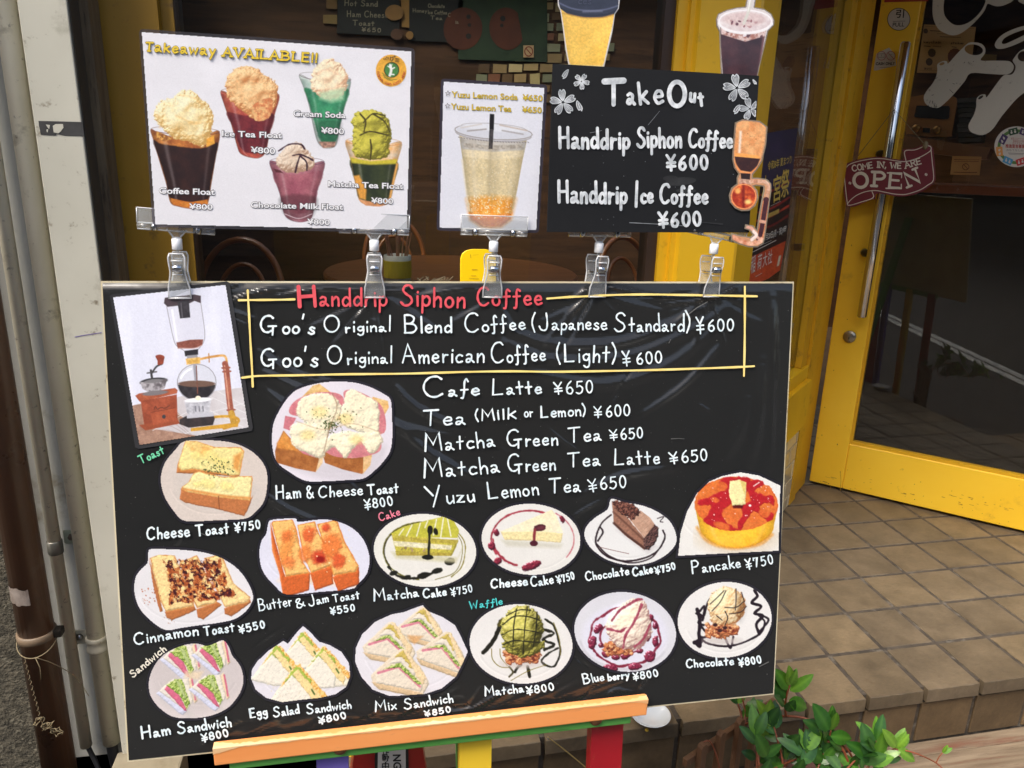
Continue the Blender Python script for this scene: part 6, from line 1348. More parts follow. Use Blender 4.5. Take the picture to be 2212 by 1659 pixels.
def p_ham_toast(a):
    cr = ((186, 118, 62), (156, 92, 44), 9)
    a.poly([(600, 995), (700, 1035), (800, 1030), (830, 960), (700, 1000)], (206, 200, 206), soft=16, a=.7, smooth=True)
    a.poly([(676, 833), (690, 829), (718, 850), (720, 870), (640, 870)], ((222, 168, 96), (240, 204, 140), 8)); a.poly([(805, 857), (838, 866), (840, 880), (822, 912), (800, 880)], ((226, 170, 96), (240, 210, 150), 8))
    a.poly([(624, 890), (640, 864), (690, 847), (740, 856), (735, 905), (650, 900)], ((216, 138, 142), (206, 116, 126), 12), smooth=True); a.poly([(742, 855), (760, 842), (800, 858), (828, 884), (830, 935), (780, 925)], ((216, 138, 142), (208, 120, 130), 12), smooth=True)
    a.poly([(616, 898), (640, 903), (626, 930), (612, 925)], (208, 124, 134))
    a.poly([(598, 960), (612, 930), (640, 960), (692, 982), (690, 995), (682, 1020), (640, 1012), (596, 999), (594, 975)], cr); a.poly([(598, 958), (614, 932), (645, 975), (600, 968)], ((232, 162, 80), (214, 136, 60), 9), soft=4)
    a.poly([(698, 975), (760, 990), (800, 985), (805, 970), (800, 1002), (782, 1024), (740, 1014), (702, 1000), (698, 985)], cr)
    a.poly([(785, 986), (806, 970), (800, 1005), (784, 1024)], ((236, 200, 150), (222, 176, 116), 8)); a.poly([(682, 1020), (692, 980), (700, 975), (697, 1000)], ((238, 208, 164), (226, 186, 136), 8))
    a.poly([(700, 965), (760, 955), (815, 930), (824, 960), (815, 978), (770, 989), (720, 985)], ((218, 142, 144), (206, 122, 130), 10), smooth=True); a.poly([(640, 968), (690, 972), (680, 988), (655, 980)], (212, 130, 138))
    ch = ((250, 244, 226), (240, 222, 168), 13, 2.0)
    for P in ([(644, 890), (652, 865), (690, 852), (722, 862), (734, 884), (722, 912), (700, 926), (664, 912)], [(745, 872), (758, 846), (790, 858), (812, 872), (816, 900), (812, 935), (780, 930), (752, 920), (738, 906)], [(632, 925), (660, 915), (700, 928), (706, 950), (694, 985), (660, 975), (636, 958)], [(706, 950), (740, 935), (790, 938), (815, 935), (822, 955), (806, 975), (796, 972), (780, 948), (762, 965), (745, 985), (735, 972), (720, 962), (704, 972)]):
        rel(a, grow(P, 3.5), (247, 236, 204), depth=8, bump=.45, bs=15, octv=3, smooth=True, rag=2.4, soft=2.5, dk=.74, lt=1.05, spec=.2)
    a.tone([(700, 950), (760, 940), (800, 950), (760, 960)], 1.04)
    for (x, y, r_) in ((665, 940, 16), (690, 890, 18), (745, 905, 18), (770, 950, 15)): a.el(x, y, r_, r_*.7, (246, 222, 140), 0, soft=9, a=.6)
    a.dots([(660, 880), (790, 880), (790, 960), (660, 960)], 90, .7, 1.7, [(96, 104, 44), (74, 86, 40), (120, 116, 60)], 4, bias=(718, 908, 30, 20)); a.dots([(700, 900), (740, 900), (740, 935), (700, 935)], 60, .9, 2.2, [(62, 78, 34), (84, 96, 44)], 5, bias=(713, 920, 9, 8))
    a.line([(718, 850), (728, 880), (712, 925), (700, 975)], 2.0, (150, 110, 80), soft=2.5, a=.7); a.line([(640, 910), (700, 928), (760, 915), (825, 935)], 1.8, (190, 150, 110), soft=2.5, a=.6)
dish('ham and cheese toast photo, four squares with pink ham', [(655, 836), (690, 827), (725, 824), (765, 826), (800, 836), (828, 850), (844, 864), (847, 900), (848, 940), (843, 975), (826, 1000), (810, 1016), (785, 1034), (740, 1038), (700, 1040), (660, 1039), (625, 1020), (598, 998), (588, 965), (588, 930), (594, 905), (612, 872), (632, 848)], p_ham_toast, (232, 226, 234))
def p_jam(a):
    bread = ((250, 206, 134), (238, 164, 84), 12); cr = ((226, 118, 52), (196, 84, 36), 10)
    a.poly([(600, 1255), (770, 1268), (775, 1240), (620, 1235)], (250, 224, 196), soft=12, a=.9)
    for (P, S) in (([(586, 1130), (590, 1126), (632, 1122), (640, 1140), (655, 1215), (670, 1238), (618, 1246), (604, 1200)], [[(584, 1130), (588, 1180), (604, 1240), (612, 1292), (668, 1275), (670, 1236), (616, 1246)]]),
                   ([(642, 1134), (680, 1126), (688, 1150), (716, 1200), (718, 1222), (672, 1238), (655, 1200)], [[(670, 1238), (718, 1222), (720, 1262), (680, 1276)]]),
                   ([(685, 1132), (722, 1124), (730, 1128), (745, 1170), (775, 1222), (770, 1236), (720, 1244), (700, 1180)], [[(718, 1246), (776, 1224), (776, 1262), (730, 1278)]])):
        for sP in S: rel(a, sP, (208, 100, 46), depth=5, bump=.4, bs=6, rag=.8, flat=.3)
        a.poly(P, (226, 136, 60), rag=1); rel(a, grow(P, -2), (246, 190, 112), depth=5, bump=.5, bs=8, soft=3, rag=1.5, flat=.2, dk=.72)
    a.poly([(584, 1130), (590, 1180), (606, 1240), (612, 1290), (604, 1240), (588, 1190)], (240, 140, 66), soft=3)
    for (x, y, rx, ry, c) in ((668, 1155, 13, 16, (216, 84, 40)), (620, 1180, 12, 40, (236, 140, 66)), (705, 1140, 9, 9, (206, 56, 30)), (716, 1180, 20, 26, (228, 110, 50)), (690, 1205, 16, 14, (196, 46, 26)), (732, 1212, 13, 16, (206, 70, 34)), (660, 1195, 12, 18, (230, 120, 56)), (618, 1158, 9, 12, (222, 110, 54)), (625, 1215, 13, 12, (232, 120, 60))):
        a.el(x, y, rx, ry, (c, tuple(min(255, v*1.2) for v in c), 6), 15, soft=7, a=.6, rag=.7); rel(a, ell(x, y, rx*1.1, ry*1.05, 15, 16), c, depth=9, bump=.9, bs=4, rag=6, soft=9, a=.5, spec=.5, flat=.4)
    a.el(692, 1208, 9, 7, (150, 26, 20), 0, soft=4); a.dots([(600, 1130), (760, 1130), (770, 1235), (630, 1240)], 40, .6, 1.6, [(255, 236, 190), (250, 180, 110)], 8)
dish('butter and jam toast photo, three orange red slices', [(579, 1131), (588, 1122.5), (637, 1119.5), (645, 1127), (690, 1122), (725, 1125), (760, 1140), (785, 1165), (798, 1200), (796, 1230), (787, 1248), (772, 1263), (758, 1273), (690, 1279), (620, 1284.5), (592, 1264), (568, 1235), (560, 1200), (564, 1170), (575, 1152)], p_jam, (228, 228, 242))
def p_cinn(a):
    bread = ((250, 226, 170), (238, 190, 120), 9); cr = ((190, 116, 64), (160, 90, 48), 9)
    for (P, S) in (([(324, 1205), (345, 1198), (378, 1200), (384, 1215), (418, 1300), (420, 1310), (358, 1322), (345, 1295)], [[(356, 1322), (420, 1308), (424, 1318), (372, 1340), (360, 1334)], [(322, 1206), (340, 1270), (352, 1320), (345, 1322), (330, 1262)]]),
                   ([(388, 1214), (426, 1199), (436, 1220), (470, 1290), (468, 1302), (426, 1314), (410, 1280)], [[(424, 1316), (470, 1300), (480, 1306), (440, 1338), (428, 1334)]]),
                   ([(440, 1206), (475, 1198), (482, 1205), (505, 1260), (541, 1290), (536, 1302), (486, 1312), (470, 1280)], [[(484, 1314), (540, 1294), (542, 1302), (500, 1332), (486, 1326)]])):
        for sP in S: rel(a, sP, (184, 112, 62), depth=4, bump=.4, bs=5, rag=.8, flat=.3)
        a.poly(P, (214, 150, 84), rag=1); rel(a, grow(P, -2), (246, 212, 148), depth=5, bump=.5, bs=7, soft=3, rag=2, flat=.2, dk=.75)
    reg = [(345, 1205), (478, 1202), (500, 1265), (520, 1290), (470, 1300), (360, 1312), (362, 1260)]
    w = a.win(320, 1195, 545, 1330); d = np.where(inside(a.X[w], a.Y[w], np.array(reg)), 1.0, 0); e = segdist(a.X[w], a.Y[w], np.array(reg), True); d = np.clip(np.where(d > 0, e, -e)/18+.5, 0, 1)
    n = fbm(a.X[w], a.Y[w], 9, 61, 5); a.put(w, np.clip((n*d-.40)*9, 0, 1)*.92, ((190, 98, 48), (150, 62, 28), 3, 3)); n2 = fbm(a.X[w], a.Y[w], 6, 63, 5); a.put(w, np.clip((n2*d-.50)*16, 0, 1), ((92, 28, 30), (52, 16, 26), 2.5, 3)); n3 = fbm(a.X[w], a.Y[w], 4, 67, 3); a.put(w, np.clip((n3*d-.62)*16, 0, 1)*.8, (236, 170, 96))
    a.dots([(305, 1270), (345, 1270), (350, 1310), (310, 1305)], 40, .6, 1.8, [(196, 120, 84), (176, 98, 66)], 6); a.dots([(350, 1325), (380, 1330), (380, 1350), (350, 1345)], 12, .5, 1.2, [(176, 120, 90)], 7)
dish('cinnamon toast photo, slices dusted dark red brown', [(320, 1194), (326, 1186), (360, 1186), (400, 1188), (440, 1193), (480, 1206), (515, 1230), (538, 1262), (547, 1288), (543, 1304), (530, 1322), (506, 1338), (470, 1346), (430, 1351), (390, 1357), (357, 1361), (322, 1338), (299, 1310), (290, 1278), (292, 1250), (302, 1232), (318, 1216)], p_cinn, (232, 230, 232))
# --- cakes
def p_matcha_cake(a):
    a.arc(912, 1190, 84, 62, 95, 285, 3.0, (110, 106, 30), soft=1.5, rag=1); a.arc(912, 1190, 82, 60, 150, 265, 2.0, (50, 46, 24), soft=1.5, rag=1)
    a.line([(985, 1145), (1003, 1170), (1004, 1200), (995, 1228), (975, 1246)], 2.2, (140, 130, 40), soft=1.2, rag=1); a.line([(985, 1150), (998, 1175), (996, 1210), (980, 1238), (940, 1252)], 1.6, (120, 112, 40), soft=1.2)
    a.line([(840, 1225), (855, 1242), (880, 1250), (915, 1246), (940, 1234)], 5, (34, 32, 20), soft=1.5, rag=3)
    for (x, y, rx, ry) in ((972, 1213, 12, 8), (915, 1243, 14, 7), (945, 1233, 12, 6), (850, 1238, 9, 5), (880, 1247, 8, 5)): a.el(x, y, rx, ry, (26, 26, 18), -15, soft=1.5, rag=.4)
    a.poly([(845, 1192), (990, 1205), (1000, 1180), (985, 1216), (856, 1206)], (206, 200, 160), soft=7, a=.8)
    rel(a, [(846, 1152), (990, 1168), (976, 1200), (856, 1199)], (190, 178, 70), depth=3, bump=.7, bs=4, flat=.2, dk=.7); a.poly([(988, 1168), (991, 1148), (986, 1180), (976, 1200)], (160, 152, 50))
    a.poly([(849, 1168), (977, 1178), (974, 1188), (852, 1180)], ((236, 230, 200), (222, 214, 170), 6), soft=2); a.poly([(848, 1160), (990, 1166), (988, 1174), (850, 1168)], ((176, 160, 60), (196, 180, 84), 5), soft=2); a.poly([(854, 1190), (976, 1195), (974, 1201), (857, 1200)], ((170, 150, 60), (186, 170, 74), 5), soft=2)
    w = a.win(840, 1145, 1000, 1205); a.c[w] = a.c[w]*(1+((fbm(a.X[w], a.Y[w], 3, 44, 3)-.5)*.35*inside(a.X[w], a.Y[w], np.array([(846, 1152), (990, 1168), (976, 1200), (856, 1199)])))[..., None])
    a.dots([(865, 1180), (920, 1184), (920, 1196), (865, 1194)], 7, 2, 3.4, [(176, 150, 110), (150, 128, 90)], 9)
    a.poly([(845, 1153), (870, 1138), (950, 1117), (964, 1113), (978, 1122), (992, 1146), (988, 1162), (900, 1160)], ((206, 200, 78), (192, 188, 64), 16), smooth=False, rag=.8)
    for (x0, y0, x1, y1) in ((872, 1142, 862, 1156), (890, 1134, 878, 1158), (908, 1130, 900, 1158), (924, 1125, 918, 1140), (943, 1122, 936, 1156), (958, 1118, 952, 1160), (966, 1117, 974, 1158)): a.line([(x0, y0), (x1, y1)], 2.6, (240, 240, 214), soft=1.5)
    a.el(929, 1145, 6, 10, (24, 24, 18), 0, rag=.3); a.el(941, 1148, 5, 8, (30, 28, 18), -20, rag=.3); a.line([(928, 1150), (927, 1175), (925, 1205)], 5.5, (34, 34, 24), soft=1.5, rag=1.5); a.el(924, 1204, 12, 5.5, (24, 24, 18), 0, rag=.3)
dish('matcha cake photo, green slice with dark syrup ring', ell(918, 1189, 111, 79, 4, 30), p_matcha_cake, (236, 234, 226))
def p_cheese_cake(a):
    red = ((150, 40, 56), (178, 62, 78), 8)
    a.arc(1143, 1165, 82, 62, 150, 300, 4.2, red, soft=1.8, rag=1.4); a.arc(1143, 1165, 78, 60, 110, 180, 5.5, red, soft=2, rag=2); a.arc(1148, 1165, 92, 68, 305, 395, 2.6, (200, 110, 120), soft=2, rag=1)
    for (x, y, rx, ry) in ((1062, 1180, 8, 9), (1075, 1212, 9, 8), (1148, 1222, 22, 9), (1072, 1150, 6, 8), (1215, 1122, 5, 9)): a.relief(ell(x, y, rx, ry, -20, 18), (60, 14, 32), (112, 28, 50), (190, 70, 90), depth=6, bump=.6, bs=4, soft=1.8, rag=1.4, spec=.7)
    a.poly([(1082, 1166), (1215, 1176), (1210, 1184), (1095, 1180)], (208, 204, 186), soft=8, a=.8)
    rel(a, [(1081, 1148), (1160, 1146), (1216, 1152), (1212, 1172), (1150, 1168), (1090, 1166)], (238, 220, 164), depth=3, bump=.3, bs=7, flat=.4, rag=.8, dk=.8); a.poly([(1080, 1149), (1192, 1101), (1201, 1112), (1216, 1150), (1150, 1148)], ((248, 240, 208), (246, 236, 196), 20), rag=.6)
    a.el(1166, 1140, 14, 7.5, (84, 34, 44), -8, rag=.3); a.line([(1155, 1144), (1154, 1160), (1153, 1176)], 6, (140, 50, 60), soft=2.2, rag=1); a.el(1153, 1174, 9, 6.5, (80, 26, 40), 0, rag=.2); a.el(1168, 1140, 8, 3.5, (120, 60, 70), -8, soft=2, a=.6)
dish('cheese cake photo, pale wedge with a red berry ring', ell(1147, 1165, 107, 77, 3, 30), p_cheese_cake, (234, 232, 226))
def p_choc_cake(a):
    ink = (44, 28, 34)
    a.line([(1320, 1112), (1300, 1130), (1288, 1158), (1290, 1180), (1312, 1202), (1350, 1212), (1390, 1206), (1420, 1190), (1436, 1162), (1432, 1146)], 4.2, ink, soft=1, rag=.8)
    a.line([(1290, 1176), (1315, 1200), (1360, 1216), (1405, 1206), (1428, 1180)], 3, ink, soft=1); a.line([(1296, 1138), (1302, 1150), (1292, 1168)], 4, ink, soft=1.2, rag=1); a.line([(1420, 1120), (1434, 1116), (1426, 1126), (1432, 1128)], 2.2, ink, soft=1); a.line([(1296, 1182), (1330, 1190), (1358, 1196)], 1.2, (120, 70, 66), soft=1)
    a.poly([(1330, 1145), (1400, 1196), (1420, 1180), (1340, 1150)], (206, 200, 200), soft=8, a=.7)
    rel(a, [(1322, 1085), (1340, 1100), (1390, 1160), (1398, 1180), (1392, 1188), (1350, 1156), (1326, 1132)], (152, 108, 88), depth=3, bump=.7, bs=4, flat=.2, dk=.7); a.line([(1325, 1106), (1360, 1138), (1396, 1172)], 4, (110, 72, 58), soft=3); a.line([(1326, 1130), (1352, 1154), (1392, 1184)], 5, (84, 52, 44), soft=3)
    a.relief([(1390, 1160), (1412, 1130), (1422, 1140), (1420, 1165), (1402, 1188), (1392, 1187)], (30, 18, 20), (74, 48, 46), (140, 104, 96), depth=4, bump=2.2, bs=3, rag=2)
    a.poly([(1348, 1106), (1384, 1103), (1404, 1118), (1414, 1132), (1392, 1162)], ((204, 166, 142), (190, 150, 126), 9)); [a.line([(1396-k*4, 1150-k*7), (1412-k*5, 1136-k*6)], 1.2, (176, 136, 112), soft=1) for k in range(5)]
    a.relief([(1320, 1082), (1330, 1080), (1368, 1088), (1386, 1104), (1370, 1122), (1350, 1116), (1330, 1100)], (40, 22, 22), (96, 56, 48), (160, 110, 92), depth=4, bump=2.2, bs=4, rag=3); a.dots([(1325, 1084), (1370, 1090), (1384, 1108), (1364, 1128), (1340, 1108)], 40, 1, 2.6, [(130, 80, 66), (60, 34, 30), (150, 100, 84)], 4)
dish('chocolate cake photo, brown wedge with thin sauce lines', [(1318, 1080), (1328, 1078), (1350, 1085), (1385, 1091), (1420, 1105), (1447, 1126), (1460, 1152), (1460, 1175), (1440, 1198), (1405, 1216), (1360, 1221), (1315, 1211), (1280, 1188), (1263, 1162), (1266, 1138), (1285, 1118), (1312, 1100)], p_choc_cake, (234, 234, 232))
def p_pancake(a):
    a.el(1594, 1160, 92, 40, (222, 206, 180), 0, soft=18, a=.7)
    a.poly([(1500, 1090)]+[(1591+c_*86*(1-.06), 1134+s_*50) for c_, s_ in [(cos(R(t)), sin(R(t))) for t in range(170, 9, -10)]]+[(1681, 1090)], ((250, 196, 56), (240, 172, 40), 22), rag=1); a.cyl([(1500, 1090)]+[(1591+cos(R(t))*81, 1134+sin(R(t))*50) for t in range(170, 9, -10)]+[(1681, 1090)], False, .14); a.line([(1506, 1140), (1530, 1170), (1580, 1184), (1640, 1176), (1668, 1155)], 6, (222, 140, 36), soft=6, a=.7); a.poly([(1550, 1150), (1600, 1150), (1605, 1180), (1550, 1176)], (252, 206, 70), soft=14, a=.7)
    a.el(1590, 1088, 90, 58, ((232, 122, 52), (214, 98, 44), 12), 2, rag=.06); a.el(1590, 1090, 88, 56, ((226, 116, 48), (236, 140, 70), 5), 2, a=.6)
    red = ((186, 30, 38), (164, 20, 32), 9)
    for P in ([(1507, 1084), (1535, 1072), (1560, 1060), (1580, 1058), (1580, 1086), (1560, 1110), (1572, 1130), (1600, 1145), (1590, 1146), (1550, 1142), (1520, 1126), (1530, 1108), (1536, 1092), (1512, 1092)], [(1552, 1052), (1562, 1034), (1600, 1030), (1620, 1036), (1612, 1062), (1580, 1064), (1566, 1056)], [(1620, 1040), (1640, 1036), (1650, 1046), (1630, 1062), (1668, 1070), (1672, 1092), (1655, 1086), (1640, 1098), (1672, 1110), (1662, 1126), (1640, 1112), (1628, 1104), (1612, 1124), (1598, 1146), (1594, 1130), (1604, 1110), (1600, 1090), (1620, 1082), (1616, 1060)]):
        a.relief(P, (140, 14, 24), (184, 28, 38), (214, 56, 58), depth=3, bump=.2, bs=10, octv=2, smooth=True, rag=2.0, soft=2.5, spec=.5, flat=.5)
    for (x, y, rx, ry) in ((1560, 1050, 12, 10), (1580, 1110, 20, 16), (1520, 1105, 12, 14), (1545, 1080, 9, 6), (1655, 1060, 12, 12), (1652, 1108, 12, 10), (1560, 1136, 18, 8)): a.el(x, y, rx, ry, ((234, 126, 60), (220, 104, 46), 5), 20, soft=2.5, a=.9, rag=.4)
    a.dots([(1515, 1050), (1660, 1050), (1668, 1120), (1530, 1136)], 44, .5, 1.4, [(255, 226, 220), (250, 200, 190)], 5); a.line([(1628, 1050), (1640, 1042)], 2, (255, 230, 226), soft=1.5); a.el(1620, 1092, 3, 2.4, (255, 240, 236))
    a.poly([(1582, 1090), (1606, 1088), (1604, 1098), (1584, 1098)], (90, 14, 18), soft=3); rel(a, [(1576, 1040), (1598, 1036), (1612, 1042), (1610, 1090), (1582, 1092), (1575, 1070)], (248, 234, 170), depth=4, bump=.35, bs=7, rag=1.2, flat=.2, dk=.8, lt=1.04); a.poly([(1598, 1037), (1612, 1042), (1610, 1062), (1608, 1068)], (230, 206, 120), soft=3)
dish('pancake photo, thick yellow cake with red syrup and butter', [(1464.5, 1201), (1470, 1150), (1484, 1105), (1505, 1066), (1532, 1040), (1560, 1028), (1600, 1020), (1640, 1027), (1686, 1049), (1682, 1190), (1570, 1195.5)], p_pancake, (240, 238, 232), smooth=False)
# --- sandwiches
def wedge(a, P, lay, c1=((244, 238, 226), (230, 220, 200), 9)):
    a.poly(P, c1, rag=.8)
    for Q, c in lay: a.poly(Q, c, rag=1.2, soft=1.6)
LET = ((206, 214, 130), (128, 158, 62), 5, 3.4); HAM = ((228, 150, 164), (214, 124, 144), 8); EGG = ((240, 182, 88), (248, 226, 160), 6, 3.2)
def rl(a, P, c, rag=2, **k):
    if c is LET: a.relief(P, (84, 116, 40), (158, 184, 78), (226, 234, 160), depth=3, bump=2.0, bs=4.5, rag=rag, soft=1.6)
    elif c is EGG: a.relief(P, (214, 140, 60), (242, 190, 96), (252, 236, 180), depth=3, bump=1.3, bs=4.5, rag=rag, soft=1.8)
    elif c is HAM: rel(a, P, (222, 132, 150), depth=3, bump=.3, bs=6, rag=rag)
    else: rel(a, P, np.array(c[0])*.5+np.array(c[1])*.5, depth=5, bump=.55, bs=5, rag=rag, flat=.25, dk=.7, lt=1.05)
def p_ham_sand(a):
    a.tone([(330, 1420), (420, 1390), (515, 1420), (520, 1500), (420, 1545), (335, 1510)], .93, 30)
    for (dx, dy, s) in ((0, 0, 1), (68, -8, .95), (-8, 72, 1.0), (62, 64, 1.0)):
        s *= 1.12; T = lambda P: [(345+dx+(x-352)*s, 1392+dy+(y-1398)*s) for x, y in P]
        a.poly(T([(360, 1440), (416, 1476), (430, 1470), (372, 1432)]), (206, 200, 196), soft=8, a=.6)
        rl(a, T([(352, 1428), (364, 1420), (412, 1462), (404, 1470), (396, 1466)]), ((224, 224, 240), (206, 210, 232), 12), rag=.6); rl(a, T([(358, 1424), (372, 1410), (386, 1400), (420, 1448), (411, 1463)]), ((240, 234, 224), (226, 216, 200), 8), rag=.9)
        rl(a, T([(368, 1420), (374, 1412), (398, 1432), (412, 1462), (406, 1461)]), ((222, 120, 146), (206, 96, 126), 9), rag=.9)
        rl(a, T([(372, 1412), (392, 1400), (410, 1402), (420, 1442), (412, 1458), (398, 1432)]), LET, rag=2); rl(a, T([(388, 1402), (400, 1408), (412, 1440), (404, 1432)]), ((222, 226, 190), (150, 178, 80), 4, 3), rag=2)
        rl(a, T([(402, 1400), (414, 1400), (424, 1440), (420, 1452), (410, 1424)]), ((246, 240, 228), (226, 214, 196), 7), rag=1); rl(a, T([(420, 1394), (432, 1442), (426, 1448), (414, 1402)]), ((240, 222, 190), (228, 204, 160), 8), rag=.9); a.line(T([(421, 1400), (425, 1420), (428, 1440)]), 4, (212, 110, 136), soft=1.6)
    a.poly([(400, 1450), (440, 1450), (430, 1468), (396, 1466)], (236, 214, 180), soft=7, a=.8)
dish('ham sandwich photo, four small wedges with pink ham', [(352, 1415), (374, 1402), (398, 1393), (418, 1390), (432, 1391), (446, 1395), (462, 1390), (478, 1383), (487, 1386), (496, 1400), (502, 1416), (520, 1440), (526, 1470), (518, 1498), (494, 1528), (460, 1545), (420, 1551.5), (375, 1549), (345, 1530), (326, 1505), (321, 1480), (325, 1456), (337, 1432)], p_ham_sand, (226, 216, 214))
def p_egg(a):
    def one(cx, cy, s):
        T = lambda P: [(cx+x*s, cy+y*s) for x, y in P]
        a.poly(T([(-60, 50), (60, 60), (70, 40), (-40, 30)]), (212, 208, 204), soft=10, a=.6)
        rl(a, T([(-68, 42), (-14, -34), (0, -40), (64, 28), (60, 52), (-10, 56)]), ((248, 242, 226), (236, 226, 200), 12), rag=.8)
        rl(a, T([(-40, 6), (-8, -42), (4, -46), (66, 26), (58, 34), (-4, -20)]), EGG, rag=2.5); rl(a, T([(-30, -6), (-4, -44), (30, -10), (24, 2), (-6, -14)]), ((186, 200, 84), (150, 176, 64), 6, 3), rag=3)
        rl(a, T([(-68, 42), (-14, -22), (30, 24), (26, 56), (-10, 58)]), ((246, 240, 228), (234, 226, 206), 10), rag=1); rl(a, T([(-12, -24), (0, -34), (52, 26), (50, 50), (30, 30)]), ((246, 206, 128), (244, 228, 180), 6, 3), rag=2); a.line(T([(30, 10), (36, 20)]), 3.5, (80, 110, 44), soft=2)
    one(655, 1400, .78); one(600, 1432, .86); one(700, 1436, .88); one(644, 1480, .98)
    a.dots([(575, 1470), (650, 1470), (650, 1505), (575, 1505)], 30, .6, 1.4, [(226, 216, 190), (214, 202, 176)], 4)
dish('egg salad sandwich photo, white wedges with yellow filling', [(655, 1352), (668, 1363), (690, 1386), (712, 1393), (738, 1408), (754, 1432), (757, 1460), (748, 1484), (725, 1500), (690, 1508), (650, 1512), (610, 1517), (575, 1508), (552, 1490), (542, 1466), (544, 1446), (556, 1428), (580, 1405), (612, 1384), (622, 1390), (640, 1367)], p_egg, (232, 229, 236), smooth=False)
def p_mix(a):
    def one(P1, ang, cx, cy, s):
        c0, s0 = cos(R(ang)), sin(R(ang)); T = lambda P: [(cx+(x*c0-y*s0)*s, cy+(x*s0+y*c0)*s) for x, y in P]
        a.poly(T([(-50, 40), (50, 46), (60, 30), (-30, 24)]), (206, 202, 204), soft=9, a=.6)
        rl(a, T([(-58, 14), (-50, 34), (46, 46), (58, 18), (40, -10), (4, -44), (-6, -44)]), ((238, 226, 204), (222, 204, 176), 10), rag=1); rl(a, T([(-56, 26), (46, 38), (46, 48), (-40, 40)]), ((206, 176, 136), (226, 200, 160), 8), rag=.9)
        rl(a, T([(-50, 12), (-4, -10), (46, 22), (44, 36), (-46, 28)]), ((240, 230, 212), (226, 212, 190), 8), rag=1); a.line(T([(-44, 8), (-6, -8), (40, 26)]), 5.5, HAM, soft=1.4, smooth=False)
        rl(a, T([(-36, 0), (-4, -18), (44, 20), (38, 24), (-4, -8)]), LET, rag=2); rl(a, T([(-26, -12), (-2, -34), (30, 0), (26, 6), (-2, -16)]), ((242, 234, 220), (226, 214, 196), 7), rag=1); rl(a, T([(-16, -26), (0, -42), (24, -12), (20, -6), (0, -28)]), ((190, 196, 96), (236, 180, 100), 6, 3), rag=2)
        rl(a, T([(0, -44), (8, -42), (52, 8), (44, 22), (22, -8)]), ((244, 204, 140), (240, 226, 200), 6, 3), rag=2)
    one(0, 8, 910, 1352, .92); one(0, 5, 842, 1388, 1.0); one(0, 14, 958, 1408, 1.0); one(0, 6, 866, 1450, 1.1)
    a.poly([(880, 1372), (915, 1374), (895, 1392)], (226, 170, 110), soft=5, a=.8)
dish('mix sandwich photo, the largest plate of layered wedges', [(913, 1307), (925, 1320), (955, 1332), (983, 1350), (996, 1375), (1011, 1408), (1000, 1432), (985, 1462), (955, 1487), (920, 1499), (880, 1502), (842, 1504), (805, 1490), (780, 1462), (767, 1430), (768, 1400), (782, 1370), (810, 1343), (845, 1327), (872, 1322), (893, 1314)], p_mix, (232, 229, 234), smooth=False)
